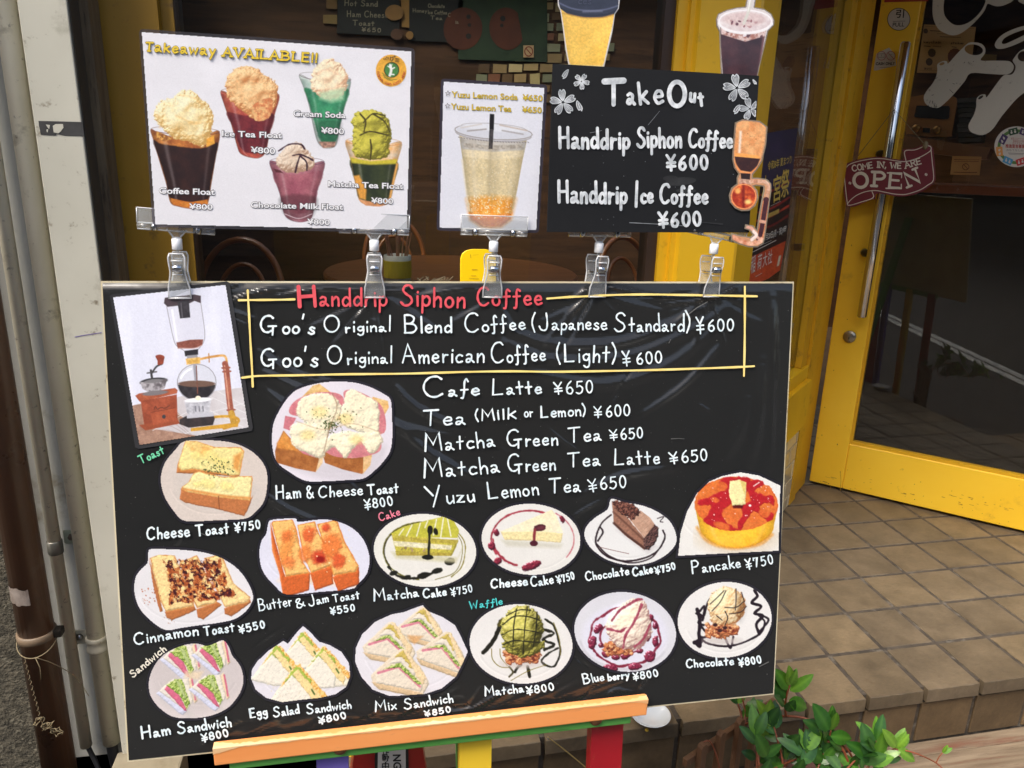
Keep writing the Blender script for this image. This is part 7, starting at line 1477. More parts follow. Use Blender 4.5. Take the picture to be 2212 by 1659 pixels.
# --- waffles
def waffle(a, cx, cy, s, n=5):
    rs = random.Random(int(cx))
    rel(a, ell(cx, cy, 40*s, 19*s, 0, 20), (196, 120, 76), depth=8, bump=1.2, bs=8, rag=4)
    for k in range(22):
        x, y = cx+rs.uniform(-34, 34)*s, cy+rs.uniform(-13, 15)*s; a.relief(ell(x, y, rs.uniform(5, 10)*s, rs.uniform(4, 7)*s, rs.uniform(0, 90), 12), (120, 50, 34), (212, 134, 84), (248, 214, 160), depth=4, bump=.8, bs=4, rag=1.2)
    for k in range(9): a.el(cx+rs.uniform(-28, 28)*s, cy+rs.uniform(-8, 12)*s, 3.2*s, 2.4*s, (112, 44, 34), 0, soft=2)
def p_mw(a):
    blk = (30, 28, 18); ol = (130, 118, 40)
    a.line([(1082, 1342), (1072, 1372), (1058, 1394), (1044, 1410)], 9, blk, soft=1.5, rag=2); a.line([(1086, 1338), (1078, 1350)], 8, (90, 82, 30), soft=2, rag=2)
    a.line([(1062, 1402), (1064, 1424), (1080, 1440), (1104, 1442)], 2, ol, soft=1.2); a.line([(1080, 1402), (1082, 1420), (1096, 1438)], 1.8, ol, soft=1.2); a.line([(1100, 1440), (1108, 1452), (1100, 1462)], 4, (70, 64, 28), soft=1.5)
    a.line([(1178, 1338), (1196, 1352), (1206, 1382), (1210, 1410), (1196, 1440), (1170, 1430), (1184, 1412), (1206, 1400)], 4.2, blk, soft=1.5, rag=1.5); a.line([(1174, 1360), (1196, 1368), (1172, 1382), (1198, 1392), (1176, 1404)], 6, blk, soft=1.5, rag=2); a.line([(1196, 1345), (1208, 1380), (1211, 1415)], 1.8, ol, soft=1.2)
    a.line([(1112, 1452), (1118, 1442), (1126, 1436)], 6, blk, soft=1.5, rag=1.5); a.line([(1140, 1440), (1144, 1462)], 7, blk, soft=1.5, rag=1.5); a.line([(1104, 1470), (1140, 1450), (1180, 1436)], 1.6, ol, soft=1)
    a.el(1126, 1434, 44, 10, (206, 196, 190), 0, soft=8, a=.7); waffle(a, 1128, 1414, 1.05)
    a.relief([(1090, 1385), (1168, 1385), (1172, 1404), (1130, 1420), (1092, 1404)], (70, 66, 26), (140, 136, 54), (200, 192, 96), depth=8, bump=1.6, bs=6, smooth=True, rag=3); a.relief(ell(1128, 1358, 46, 50, 0, 30), (92, 88, 32), (184, 176, 78), (232, 224, 140), depth=36, bump=.6, bs=14, octv=3, rag=3)
    a.el(1116, 1345, 22, 20, (214, 206, 110), 0, soft=14, a=.6); a.tone([(1150, 1320), (1176, 1360), (1165, 1400), (1150, 1380)], .8, 16)
    a.ball(1128, 1360, 48, 54)
    for P in ([(1140, 1310), (1134, 1350), (1130, 1412)], [(1160, 1322), (1158, 1360), (1152, 1396)], [(1116, 1316), (1110, 1350), (1108, 1396)], [(1086, 1350), (1110, 1332), (1140, 1332), (1166, 1340)], [(1084, 1372), (1110, 1360), (1140, 1362), (1170, 1368)], [(1088, 1392), (1110, 1384), (1140, 1386), (1166, 1388)], [(1094, 1330), (1120, 1318), (1146, 1318)]): a.line(P, 2.6, (30, 30, 18), soft=1.2, rag=.8)
dish('matcha ice cream waffle photo, olive scoop with black syrup', ell(1125.5, 1391, 111.5, 86, 5, 30), p_mw, (236, 234, 230))
def p_bl(a):
    red = ((150, 44, 72), (120, 26, 52), 7)
    a.el(1350, 1372, 92, 66, (226, 226, 238), 0, soft=10); a.arc(1350, 1372, 98, 74, 30, 170, 5, (206, 206, 214), soft=5)
    th = np.linspace(0, 2*pi, 40); a.line(np.c_[1350+76*np.cos(th)*(1+.03*np.sin(9*th)), 1376+62*np.sin(th)*(1+.04*np.cos(7*th))], 5, red, soft=2, rag=2); a.line(np.c_[1348+52*np.cos(th[6:30]), 1376+36*np.sin(th[6:30])], 3.4, red, soft=2, rag=1.6)
    for (x, y, rx, ry, r_) in ((1280, 1388, 9, 15, 10), (1292, 1358, 8, 12, 40), (1318, 1444, 16, 9, 5), (1372, 1440, 15, 8, -8), (1404, 1418, 12, 13, 30), (1416, 1385, 7, 12, 0), (1310, 1412, 10, 9, 0), (1330, 1420, 9, 7, 0), (1352, 1416, 12, 8, -30), (1382, 1406, 8, 6, 0), (1398, 1374, 8, 12, 0), (1415, 1352, 6, 8, 0), (1298, 1394, 6, 5, 0), (1404, 1336, 8, 10, 20)): a.relief(ell(x, y, rx, ry, r_, 18), (64, 10, 34), (116, 28, 58), (190, 84, 110), depth=6, bump=.7, bs=4, rag=1.5, spec=.6); a.el(x-rx*.2, y-ry*.3, 1.6, 1.1, (240, 220, 230), 0, a=.8)
    waffle(a, 1336, 1400, .85)
    a.relief([(1308, 1350), (1328, 1318), (1360, 1296), (1388, 1296), (1402, 1326), (1408, 1362), (1386, 1398), (1352, 1402), (1322, 1386)], (170, 130, 124), (238, 220, 200), (255, 248, 232), depth=22, bump=.7, bs=14, octv=3, smooth=True, rag=3); a.poly([(1328, 1345), (1350, 1316), (1380, 1310), (1366, 1345), (1336, 1362)], (250, 236, 206), soft=9, a=.7)
    a.ball(1357, 1350, 56, 58, .2)
    for P in ([(1322, 1340), (1340, 1318), (1372, 1298), (1386, 1294)], [(1386, 1306), (1372, 1340), (1352, 1372), (1346, 1400)], [(1404, 1350), (1390, 1380), (1372, 1396)], [(1312, 1358), (1340, 1364), (1352, 1356)]): a.line(P, 5, ((150, 50, 76), (176, 84, 104), 5), soft=2, rag=2)
dish('blueberry waffle photo, cream scoop in a dark red berry ring', ell(1350.5, 1365, 110.5, 86, 8, 34), p_bl, (222, 222, 228))
def p_cw(a):
    blk = (34, 22, 32)
    for P, w_ in (([(1506, 1316), (1512, 1340), (1510, 1370), (1512, 1395), (1504, 1388), (1516, 1378)], 5), ([(1512, 1320), (1522, 1310), (1518, 1340), (1530, 1300), (1545, 1285)], 3), ([(1510, 1376), (1530, 1390), (1565, 1396), (1600, 1390), (1640, 1370), (1652, 1345), (1640, 1330)], 3), ([(1512, 1350), (1528, 1372), (1516, 1378)], 3), ([(1630, 1276), (1636, 1288), (1624, 1302), (1644, 1310), (1630, 1325), (1648, 1330), (1634, 1348), (1640, 1370)], 4), ([(1648, 1330), (1660, 1340), (1640, 1365)], 3), ([(1566, 1378), (1578, 1400), (1584, 1376)], 3), ([(1500, 1388), (1514, 1386)], 6), ([(1504, 1325), (1516, 1330), (1508, 1345), (1520, 1350)], 3)): a.line(P, w_*1.55, blk, soft=1.2, rag=.9)
    a.el(1560, 1384, 40, 8, (206, 196, 190), 0, soft=7, a=.7); waffle(a, 1560, 1362, .92)
    a.relief(ell(1570, 1309, 41, 41, 0, 26), (176, 116, 66), (240, 208, 154), (255, 240, 206), depth=24, bump=.65, bs=14, octv=3, rag=3); a.relief(ell(1566, 1338, 32, 13, 0, 20), (180, 122, 76), (236, 204, 152), (252, 236, 200), depth=8, bump=.9, bs=7, rag=2.5); a.el(1556, 1300, 18, 16, (252, 232, 190), 0, soft=10, a=.7); a.tone([(1590, 1280), (1612, 1310), (1600, 1345), (1588, 1320)], .88, 12)
    a.ball(1570, 1310, 42, 42, .24)
    for P in ([(1534, 1305), (1550, 1290), (1564, 1276)], [(1590, 1272), (1590, 1300), (1588, 1318)], [(1566, 1312), (1590, 1312), (1606, 1300)], [(1538, 1320), (1556, 1300), (1568, 1276)], [(1576, 1326), (1600, 1322), (1612, 1310)], [(1548, 1330), (1560, 1340)], [(1602, 1280), (1608, 1300)], [(1566, 1320), (1572, 1335), (1566, 1350)]): a.line(P, 2.2, blk, soft=1)
    for (x, y) in ((1545, 1350), (1555, 1362), (1566, 1356)): a.el(x, y, 5, 4, (60, 30, 34), 0, soft=2, rag=.3)
dish('chocolate waffle photo, vanilla scoop under scribbled chocolate', ell(1565.5, 1339, 102, 82, -6, 30), p_cw, (238, 236, 232))
# --- laminated siphon picture
SP = [(244, 642), (487.5, 615), (537, 923.5), (301, 961.5)]
lam = Ink(P_BOARD, .0014); q = np.array([(237, 640), (241, 636), (490, 607.5), (496, 611), (546.5, 924), (543, 931), (300, 970), (292, 966)]); lam.poly(q)
sp = lam.build('siphon_picture', pm('grey laminate rim', (58, 58, 60), .25, (48, 48, 50), ns=8, coat=.7), bd, 'tilted laminated picture of a glass siphon and wooden grinder')
ar = Art(240, 610, 540, 965, (214, 216, 230))
ar.put((slice(None), slice(None)), np.clip((fbm(ar.X*2.2, ar.Y*.5, 60, 9)-.4)*1.4, 0, .6), (230, 232, 242))
ar.poly([(288, 878), (420, 850), (540, 835), (545, 930), (298, 965)], ((196, 190, 192), (206, 202, 204), 30), soft=2)
ar.poly([(286, 876), (350, 862), (400, 905), (330, 926), (430, 942), (300, 965)], ((176, 140, 120), (150, 116, 98), 9), soft=1.5); [ar.line([(290, 900+k*13), (360, 896+k*11), (420, 945+k*3)], 1, (140, 104, 88), soft=1.5, a=.5) for k in range(4)]
for (x0, y0, x1, y1) in ((360, 880, 480, 950), (400, 860, 530, 925), (440, 850, 536, 895), (350, 920, 530, 870), (400, 936, 535, 902), (330, 930, 460, 860), (470, 845, 535, 880)): ar.line([(x0, y0), (x1, y1)], 1.1, (226, 226, 228), soft=1.2, a=.9)
ar.poly([(362, 655), (380, 748), (398, 758), (425, 756), (441, 736), (434, 650)], (206, 206, 218), a=.55, soft=2); ar.line([(360, 662), (372, 720), (380, 745), (397, 757)], 1.6, (150, 146, 154), soft=1.2); ar.line([(434, 656), (442, 715), (440, 738), (428, 755)], 1.6, (150, 146, 154), soft=1.2); ar.line([(372, 670), (382, 735)], 4, (236, 236, 244), soft=3)
ar.poly([(356, 643), (420, 636), (434, 639), (434, 655), (420, 650), (404, 658), (362, 663), (354, 655)], ((58, 48, 54), (74, 60, 66), 9)); ar.poly([(383, 652), (408, 648), (411, 686), (389, 688)], ((40, 38, 42), (60, 56, 62), 8)); ar.line([(391, 655), (394, 686)], 2.5, (96, 92, 98), soft=2)
ar.poly([(381, 740), (410, 734), (439, 733), (437, 746), (420, 752), (384, 753)], ((140, 84, 70), (120, 66, 54), 4)); ar.line([(384, 752), (420, 752), (437, 745)], 1.6, (196, 160, 150), soft=1)
ar.poly([(398, 758), (428, 754), (428, 766), (400, 770)], (40, 38, 42)); ar.poly([(404, 768), (426, 766), (428, 774), (404, 776)], (150, 150, 156)); ar.poly([(401, 775), (432, 771), (433, 785), (403, 788)], ((206, 160, 76), (236, 200, 130), 6))
ar.line([(432, 776), (450, 772), (478, 768), (487, 771), (490, 782)], 5, ((196, 140, 66), (226, 180, 110), 8), soft=1.2); ar.line([(451, 764), (452, 782)], 2.4, (176, 120, 56))
ar.el(425, 826, 42.5, 40, (206, 208, 218), 0, a=.8, soft=2); ar.poly(ell(425, 826, 41, 38.5, 0, 40, 8, 172).tolist(), ((36, 34, 38), (58, 54, 58), 10), soft=1.5); ar.el(425, 829, 40, 7, (110, 84, 72), 0); ar.line([(420, 790), (423, 820)], 6, (150, 150, 160), soft=2); ar.line([(424, 790), (427, 850)], 2.2, (120, 74, 60), soft=1); ar.arc(425, 826, 42, 39.5, 0, 360, 1.6, (140, 138, 146)); ar.arc(425, 828, 36, 33, 200, 250, 4, (244, 244, 250), soft=2)
ar.line([(486, 786), (489, 800), (495, 860), (500, 896)], 13, ((140, 74, 58), (176, 106, 84), 10), soft=1.5); ar.line([(485, 790), (497, 894)], 3, (206, 150, 126), soft=2); [ar.line([(x-8, y), (x+8, y-1)], 4, (150, 84, 66), soft=1.2) for x, y in ((488, 795), (490, 803), (499, 886))]
ar.line([(500, 893), (506, 915)], 14, ((176, 130, 44), (206, 166, 80), 6), soft=1.4); ar.line(ell(464, 915, 52, 14, -8, 30, -170, 70), 6, ((214, 166, 66), (184, 136, 48), 8), soft=1.2); ar.poly([(412, 925), (500, 914), (515, 916), (514, 922), (412, 932)], (202, 152, 54))
ar.poly([(398, 866), (457, 860), (452, 892), (440, 898), (412, 898), (404, 892)], ((206, 206, 212), (160, 160, 168), 7)); ar.el(428, 864, 30, 5, (236, 236, 240), -4); ar.el(428, 860, 6, 5, (240, 230, 206)); [ar.line([(x, 878), (x+1, 888)], 3, (120, 120, 128)) for x in (422, 430, 438)]
ar.poly([(403, 898), (460, 893), (464, 905), (460, 918), (408, 924), (387, 916), (388, 906)], ((66, 56, 56), (46, 42, 44), 9)); ar.poly([(403, 896), (460, 890), (462, 899), (404, 904)], (190, 190, 198))
ar.poly([(292, 855), (300, 850), (378, 838), (384, 843), (382, 850), (302, 868)], ((176, 96, 66), (150, 74, 50), 8)); ar.poly([(304, 866), (382, 852), (384, 916), (312, 922)], ((166, 84, 58), (140, 68, 46), 12)); ar.poly([(300, 918), (386, 908), (388, 915), (314, 930)], (150, 76, 50)); ar.poly([(326, 891), (378, 881), (380, 908), (331, 919)], ((176, 92, 62), (156, 76, 50), 9)); ar.line([(326, 891), (378, 881)], 1.2, (110, 52, 36)); ar.el(354, 900, 4, 4.4, (60, 60, 64)); ar.line([(333, 884), (336, 878), (340, 884), (348, 880), (356, 882), (366, 876)], 2, (96, 50, 38))
ar.el(332, 824, 30, 8, (44, 44, 48), -6); ar.poly([(303, 826), (361, 818), (356, 838), (342, 846), (322, 848), (308, 840)], ((96, 90, 94), (176, 172, 176), 8, 3)); ar.el(335, 849, 28, 5, (120, 114, 116), -6); ar.el(332, 823, 20, 4, (120, 118, 120), -6)
ar.line([(328, 815), (326, 800)], 5, (60, 58, 62)); ar.line([(318, 806), (338, 803)], 3, (80, 78, 82)); ar.line([(328, 806), (338, 792), (350, 786)], 4, (56, 54, 58)); ar.poly([(336, 769), (346, 766), (355, 770), (354, 778), (352, 786), (341, 788), (340, 779)], ((150, 70, 50), (124, 56, 42), 7), smooth=True)
ar.sheet('print', SP, P_BOARD, .0020, M_PHOTO, sp)
# ------------------------------------------------------------------ signs held above the board
M_LAMC = glass_mat('clear laminate', (.62, .60, .66), .03, 1.45, .05, .06, (.5, .5, .55))
M_GREYO = pm('grey print outline', (104, 100, 104), .6)
M_WPR = pm('white print', (244, 244, 246), .5); M_YPR = pm('yellow print', (238, 206, 62), .5)
def rrect(TL, TR, BR, BL, r):
    P = np.array([TL, TR, BR, BL], float); out = []
    for i in range(4):
        p = P[i]; a = P[i-1]-p; b = P[(i+1) % 4]-p; a /= np.hypot(*a); b /= np.hypot(*b)
        for t in np.linspace(0, 1, 5): out.append(p+a*r*(1-t)**2+b*r*t**2)
    return out
def serif_text(ik1, ik2, txt, x0, y0, x1, y1, cap, w, o):
    for p in word(txt, x0, y0, x1, y1, cap, cap*.7, jit=0, serif=cap*.15, sp=1.9, asc=1): ik1.stroke(p, w+o, wob=0); ik2.stroke(p, w, wob=0)
# takeaway sign
tk = empty('takeaway_sign', P_TAKE.at(600, 497), 'wide white laminated Takeaway AVAILABLE sign with five ice cream floats', 'sign')
KP = [(306, 69), (889, 111), (879, 497), (335.5, 485)]
MB().prism(rrect((300, 62), (896.5, 104), (887, 503.5), (330, 491), 11), P_TAKE, -.0006, .0).build('laminate', M_LAMC, tk)
a = Art(303, 66, 892, 500, (234, 233, 238), 1.15)
a.put((slice(None), slice(None)), np.clip((fbm(a.X*.9, a.Y*1.4, 70, 3)-.42)*1.8, 0, .75), (243, 242, 247))
def glassf(P, body, liquid, liq, rim, rimc=(120, 70, 60)):
    a.poly(P, body, smooth=True, soft=1.6); a.poly(liquid, liq, smooth=True, soft=3, rag=1); a.cyl(P, True, .2)
    (x0, y0), (x1, y1) = rim; cx, cy = (x0+x1)/2, (y0+y1)/2; ang = math.degrees(math.atan2(y1-y0, x1-x0)); r_ = math.hypot(x1-x0, y1-y0)/2
    a.arc(cx, cy, r_, 9, 0, 180, 1.5, rimc, ang, soft=1.2); a.arc(cx, cy, r_, 9, 180, 360, 1.2, tuple(v*.5+110 for v in rimc), ang, soft=1.2)
    a.line(crm(np.array(P), 5, True), 1.1, tuple(v*.8+30 for v in rimc), smooth=False, soft=1.4, a=.6, closed=True)
def cream(P, c1, c2, folds, fc):
    c1, c2, fc = np.array(c1, float), np.array(c2, float), np.array(fc, float)
    a.relief(P, fc*.86, c2*.6+c1*.4, np.clip(c1*1.03, 0, 255), depth=30, octv=2, bump=.75, bs=26, grainy=.03, smooth=True, rag=3, soft=2)
    for f in folds: a.line(f, 3, tuple(fc), soft=5, a=.5)
# coffee float
glassf([(326, 279), (332, 305), (345, 350), (360, 400), (368, 437), (385, 446), (415, 451), (440, 447), (450, 436), (456, 400), (466, 340), (474, 284), (440, 294), (390, 296), (350, 291)], ((206, 134, 66), (150, 84, 46), 16), [(331, 304), (350, 311), (400, 318), (440, 320), (470, 308), (465, 345), (455, 395), (449, 430), (410, 436), (369, 430), (359, 390), (345, 345)], ((56, 34, 32), (40, 26, 28), 20), ((326, 279), (474, 285)))
a.poly([(369, 428), (410, 437), (447, 431), (450, 440), (430, 448), (400, 448), (374, 442)], ((226, 148, 60), (196, 110, 44), 10), soft=2)
cream([(332, 250), (340, 226), (358, 214), (378, 208), (392, 196), (415, 196), (432, 212), (448, 226), (460, 250), (458, 280), (452, 305), (440, 316), (400, 305), (370, 296), (350, 275)], (252, 244, 208), (250, 224, 160), [[(340, 250), (352, 262), (345, 275)], [(380, 250), (420, 266), (455, 262)], [(372, 280), (400, 294), (440, 292)], [(390, 205), (420, 212), (440, 230)]], (240, 190, 110))
a.poly([(338, 283), (360, 292), (372, 300), (355, 306), (338, 300)], ((150, 90, 50), (226, 170, 90), 5, 3), soft=2); a.poly([(446, 300), (462, 292), (464, 310), (446, 318)], (238, 170, 70), soft=2)
# ice tea float
glassf([(478, 196), (484, 225), (500, 270), (512, 315), (520, 332), (540, 340), (560, 341), (574, 328), (582, 290), (594, 245), (602, 204), (560, 214), (515, 212)], ((196, 106, 80), (166, 70, 62), 14), [(490, 243), (530, 250), (590, 246), (582, 290), (572, 322), (545, 332), (520, 320), (506, 280)], ((118, 44, 50), (90, 32, 42), 14), ((478, 196), (602, 205)))
cream([(488, 200), (490, 170), (505, 150), (530, 144), (556, 148), (572, 162), (592, 176), (601, 196), (596, 225), (580, 250), (552, 258), (525, 240), (505, 225)], (250, 216, 164), (238, 184, 124), [[(500, 180), (530, 170), (556, 176)], [(540, 215), (566, 200), (590, 208)], [(520, 225), (545, 245), (575, 240)]], (226, 150, 90))
a.poly([(548, 225), (586, 212), (584, 250), (560, 262), (546, 250)], ((240, 190, 130), (214, 130, 84), 6, 3), smooth=True, rag=2)
# cream soda
glassf([(647, 161), (656, 190), (668, 230), (676, 270), (686, 306), (700, 319), (718, 319), (728, 308), (736, 265), (746, 225), (757, 172), (720, 180), (680, 176)], ((196, 206, 200), (166, 196, 182), 14), [(658, 190), (690, 196), (752, 192), (744, 232), (734, 275), (724, 306), (704, 312), (690, 300), (676, 250), (664, 212)], ((66, 150, 104), (44, 116, 84), 22), ((647, 161), (758, 172)), (130, 120, 124))
a.tone([(684, 262), (735, 262), (726, 308), (700, 316), (688, 302)], .72, 12); a.poly([(688, 306), (726, 306), (722, 318), (698, 320)], ((196, 150, 130), (120, 90, 80), 6), soft=2)
cream([(672, 190), (676, 152), (694, 132), (716, 127), (736, 138), (750, 160), (752, 180), (740, 205), (712, 214), (688, 206)], (252, 238, 208), (246, 222, 180), [[(684, 160), (705, 150), (730, 160)], [(700, 195), (725, 190), (745, 175)]], (244, 190, 150))
a.poly([(690, 200), (745, 190), (742, 215), (715, 222), (690, 214)], (190, 220, 180), soft=8, a=.8)
# matcha float
glassf([(747, 304), (757, 345), (768, 395), (776, 432), (795, 443), (824, 445), (842, 434), (848, 400), (858, 350), (867, 307), (830, 314), (785, 313)], ((236, 178, 110), (226, 206, 180), 14), [(756, 346), (790, 352), (858, 350), (850, 396), (843, 428), (810, 437), (776, 428), (767, 390)], ((58, 66, 40), (40, 48, 34), 18), ((747, 304), (867, 308)), (214, 150, 90))
a.poly([(756, 340), (800, 348), (858, 344), (856, 354), (800, 356), (760, 352)], (206, 190, 60), soft=4); a.poly([(764, 380), (776, 378), (792, 410), (790, 432), (776, 428)], (226, 160, 70), soft=4); a.line([(858, 355), (848, 400), (842, 430)], 5, (226, 166, 90), soft=3)
a.poly([(774, 430), (808, 437), (842, 428), (842, 438), (820, 446), (790, 444)], ((226, 166, 116), (206, 136, 90), 8), soft=2)
cream([(761, 300), (764, 280), (760, 262), (768, 246), (790, 238), (815, 238), (834, 250), (842, 268), (846, 290), (842, 312), (836, 338), (800, 345), (768, 338)], (216, 206, 86), (180, 172, 60), [[(770, 275), (800, 290), (840, 284)], [(772, 320), (800, 335), (835, 325)]], (130, 124, 44))
for P in ([(778, 246), (790, 262), (786, 285)], [(785, 265), (805, 246), (832, 250)], [(806, 246), (830, 262), (842, 285)], [(778, 292), (800, 284), (838, 292)], [(800, 302), (802, 320), (800, 345)]): a.line(P, 3.2, (74, 66, 30), soft=1.6, rag=1)
# chocolate milk float
glassf([(583, 348), (594, 385), (606, 425), (613, 460), (625, 474), (648, 480), (668, 475), (676, 462), (684, 415), (694, 385), (700, 349), (660, 358), (620, 357)], ((176, 120, 130), (150, 90, 102), 16), [(590, 372), (640, 378), (696, 370), (686, 412), (678, 450), (645, 462), (614, 450), (604, 415)], ((166, 100, 110), (146, 80, 94), 18), ((583, 348), (700, 349)), (110, 76, 96))
a.tone([(606, 425), (682, 425), (676, 466), (648, 476), (618, 468)], .72, 8); a.line([(615, 462), (645, 472), (674, 462)], 1.6, (214, 190, 196), soft=1.2)
cream([(596, 352), (604, 330), (625, 312), (648, 308), (660, 320), (674, 336), (680, 352), (668, 368), (640, 374), (610, 368)], (240, 224, 204), (222, 196, 170), [[(612, 345), (640, 336), (664, 345)]], (206, 166, 136))
for P in ([(602, 326), (625, 312), (650, 312), (658, 322)], [(632, 336), (650, 334), (676, 346)], [(648, 336), (642, 355), (638, 372)], [(650, 338), (662, 350), (663, 368)]): a.line(P, 3.4, (62, 36, 50), soft=1.4, rag=1)
a.poly([(590, 364), (606, 368), (612, 374), (596, 372)], (92, 44, 50), soft=2)
# round shop badge
a.el(845, 152.5, 33, 34.5, ((238, 178, 66), (228, 166, 56), 16)); a.el(846, 151, 16.5, 16.8, (40, 46, 34)); a.el(846, 151, 14.8, 15.2, ((78, 138, 72), (66, 124, 62), 9))
for P, w_ in (([(843, 141), (845, 152), (842, 163)], 5.5), ([(838, 143), (845, 148)], 2.4), ([(845, 150), (852, 146)], 3), ([(842, 160), (851, 161)], 3), ([(842, 138), (843, 144)], 1.6), ([(847, 139), (845, 144)], 1.6)): a.line(P, w_, (238, 238, 232), soft=1.2)
for P in ([(826, 158), (836, 166), (842, 172)], [(828, 162), (838, 172), (848, 174)], [(830, 168), (842, 170), (856, 172)]): a.line(P, 1.2, (90, 110, 40), soft=1)
ps2 = a.sheet('paper', KP, P_TAKE, .0002, M_PHOTO, tk)
for t, x0, y0, x1, y1, cap, w in (('Coffee Float', 343, 417.5, 465, 421, 14, 1.7), ('\u00a5800', 408, 451.5, 460, 453, 13, 1.7), ('Ice Tea Float', 479, 294, 610, 298.5, 14, 1.7), ('\u00a5800', 541, 329.5, 595, 332.5, 14, 1.7), ('Cream Soda', 633, 250.5, 747, 255, 14, 1.7), ('\u00a5800', 693, 287.5, 744, 290, 14, 1.7),
    ('Matcha Tea Float', 708, 402.5, 872, 408.5, 13.5, 1.7), ('\u00a5800', 801, 438.5, 850, 440.5, 13, 1.7), ('Chocolate Milk Float', 541, 448, 742, 453, 13.5, 1.7), ('\u00a5800', 663, 484, 713, 486, 12.5, 1.7)):
    i1, i2 = Type(P_TAKE, .0006), Type(P_TAKE, .0008); u_ = (y1-y0)/(x1-x0); i1.add(t, (x0, y0+.5), (x1-x0, y1-y0), (u_, -cap*.98), .062); i2.add(t, (x0+.6, y0), (x1-x0-1.2, y1-y0), (u_, -cap*.92), .018)
    o1_ = i1.build('lettering', M_GREYO, tk); o1_['label'] = 'outlined white print reading '+t; i2.build('fill', M_WPR, o1_)
i1, i2 = Ink(P_TAKE, .0006), Ink(P_TAKE, .0014)
serif_text(i1, i2, 'Takeaway', 315, 109.5, 464, 119.5, 18, 3.8, 1.5); serif_text(i1, i2, 'AVAILABLE!!', 482, 120.8, 683, 134.5, 18.5, 3.8, 1.5)
i2.build('fill', M_YPR, i1.build('lettering', pm('olive outline', (120, 104, 50), .6), tk, 'yellow print reading Takeaway AVAILABLE!!'))
ik = Ink(P_TAKE, .0010)
txt = 'FUSHIMI INARI KYOTO JAPAN'
for i, ch in enumerate(txt):
    if ch == ' ': continue
    t = R(172-i*164/(len(txt)-1)); cx, cy = 845+28.5*cos(t), 152.5+29.5*sin(t); d = np.array([sin(t), -cos(t)])*2.3
    p = np.array([cx, cy]); tang = np.array([sin(t), -cos(t)])
    for s_ in word(ch, cx-tang[0]*1.6+2.2*cos(t), cy-tang[1]*1.6+2.2*sin(t), cx+tang[0]*1.6+2.2*cos(t), cy+tang[1]*1.6+2.2*sin(t), 4.6, jit=0): ik.stroke(s_, .9, wob=0)
ik.build('badge_lettering', pm('badge red', (176, 50, 50), .6), tk)
ik = Ink(P_TAKE, .0010); ik.write('cafe', 829, 129, 840, 127, 6, 3.6, w=.9)
for P in ([(843, 123), (843.5, 130)], [(845, 124), (849, 123), (849, 128), (846, 132)], [(851, 121), (852, 123.5)], [(853, 120.5), (854, 123)], [(855, 127), (862, 127.5)]): ik.stroke(P, 1.7)
ik.write('GOO', 854, 133.5, 862, 134, 3, w=.7); ik.build('badge_name', pm('badge black', (46, 40, 36), .6), tk)
# yuzu sign
yz = empty('yuzu_sign', P_YUZU.at(1055, 499), 'tall white laminated yuzu lemon sign with an iced drink cup', 'sign')
MB().prism(rrect((952.5, 169.5), (1182.5, 183), (1164, 503.5), (943, 498), 9), P_YUZU, -.0006, 0).build('laminate', pm('dark laminate rim', (58, 54, 64), .25, (66, 62, 72), ns=10, coat=.6), yz)
a = Art(940, 170, 1180, 502, (234, 235, 244), 1.1); a.put((slice(None), slice(None)), np.clip((fbm(a.X, a.Y, 60, 13)-.45)*1.5, 0, .5), (242, 243, 250))
a.poly([(992, 292), (1000, 350), (1007, 415), (1012, 455), (1017, 474), (1040, 489), (1060, 491), (1082, 489), (1103, 473), (1108, 447), (1116, 415), (1128, 350), (1138, 303), (1065, 314)], ((226, 208, 166), (214, 196, 152), 22), smooth=False, soft=1.5)
a.poly([(993, 296), (1136, 306), (1132, 330), (1066, 338), (998, 326)], ((206, 202, 196), (186, 178, 164), 8), soft=3); a.poly([(998, 322), (1066, 328), (1132, 324), (1130, 338), (1066, 346), (1001, 338)], (234, 218, 180), soft=4)
a.poly([(1009, 430), (1060, 424), (1113, 430), (1108, 450), (1103, 473), (1082, 489), (1060, 491), (1040, 489), (1017, 474)], ((240, 176, 84), (232, 150, 54), 9), soft=16); a.poly([(1014, 460), (1060, 468), (1106, 460), (1102, 475), (1082, 489), (1060, 491), (1040, 489), (1018, 475)], ((236, 140, 44), (226, 120, 40), 8), soft=8)
CUP = [(1004, 340), (1126, 340), (1108, 450), (1100, 470), (1022, 470), (1012, 450)]
a.dots(CUP, 160, .4, 1.1, [(246, 236, 210), (250, 244, 226)], 5); a.dots([(1010, 420), (1112, 420), (1104, 470), (1020, 472)], 240, .5, 1.5, [(252, 232, 190), (255, 240, 206), (250, 214, 150)], 6)
a.cyl([(992, 292), (1000, 350), (1007, 415), (1012, 455), (1017, 474), (1040, 489), (1060, 491), (1082, 489), (1103, 473), (1108, 447), (1116, 415), (1128, 350), (1138, 303)], False, .14); a.line([(998, 345), (1008, 420), (1014, 455)], 3, (240, 230, 206), soft=4); a.line([(1126, 345), (1114, 415), (1108, 450)], 3, (196, 176, 136), soft=4); a.tone([(1052, 330), (1078, 330), (1072, 430), (1056, 430)], .9, 14)
a.el(1066, 292, 78, 13, (214, 214, 220), 4, soft=2); a.el(1066, 286, 84, 15, (222, 224, 232), 4, soft=1.5); a.arc(1066, 285, 84, 16, 0, 360, 1.6, (150, 140, 136), 4, soft=1.4); a.arc(1066, 289, 82, 16, 5, 175, 2.4, (176, 172, 174), 4, soft=1.6); a.el(1066, 275, 72, 9, (236, 238, 244), 4, soft=3); a.arc(1066, 276, 70, 9, 180, 360, 1.4, (190, 186, 190), 4)
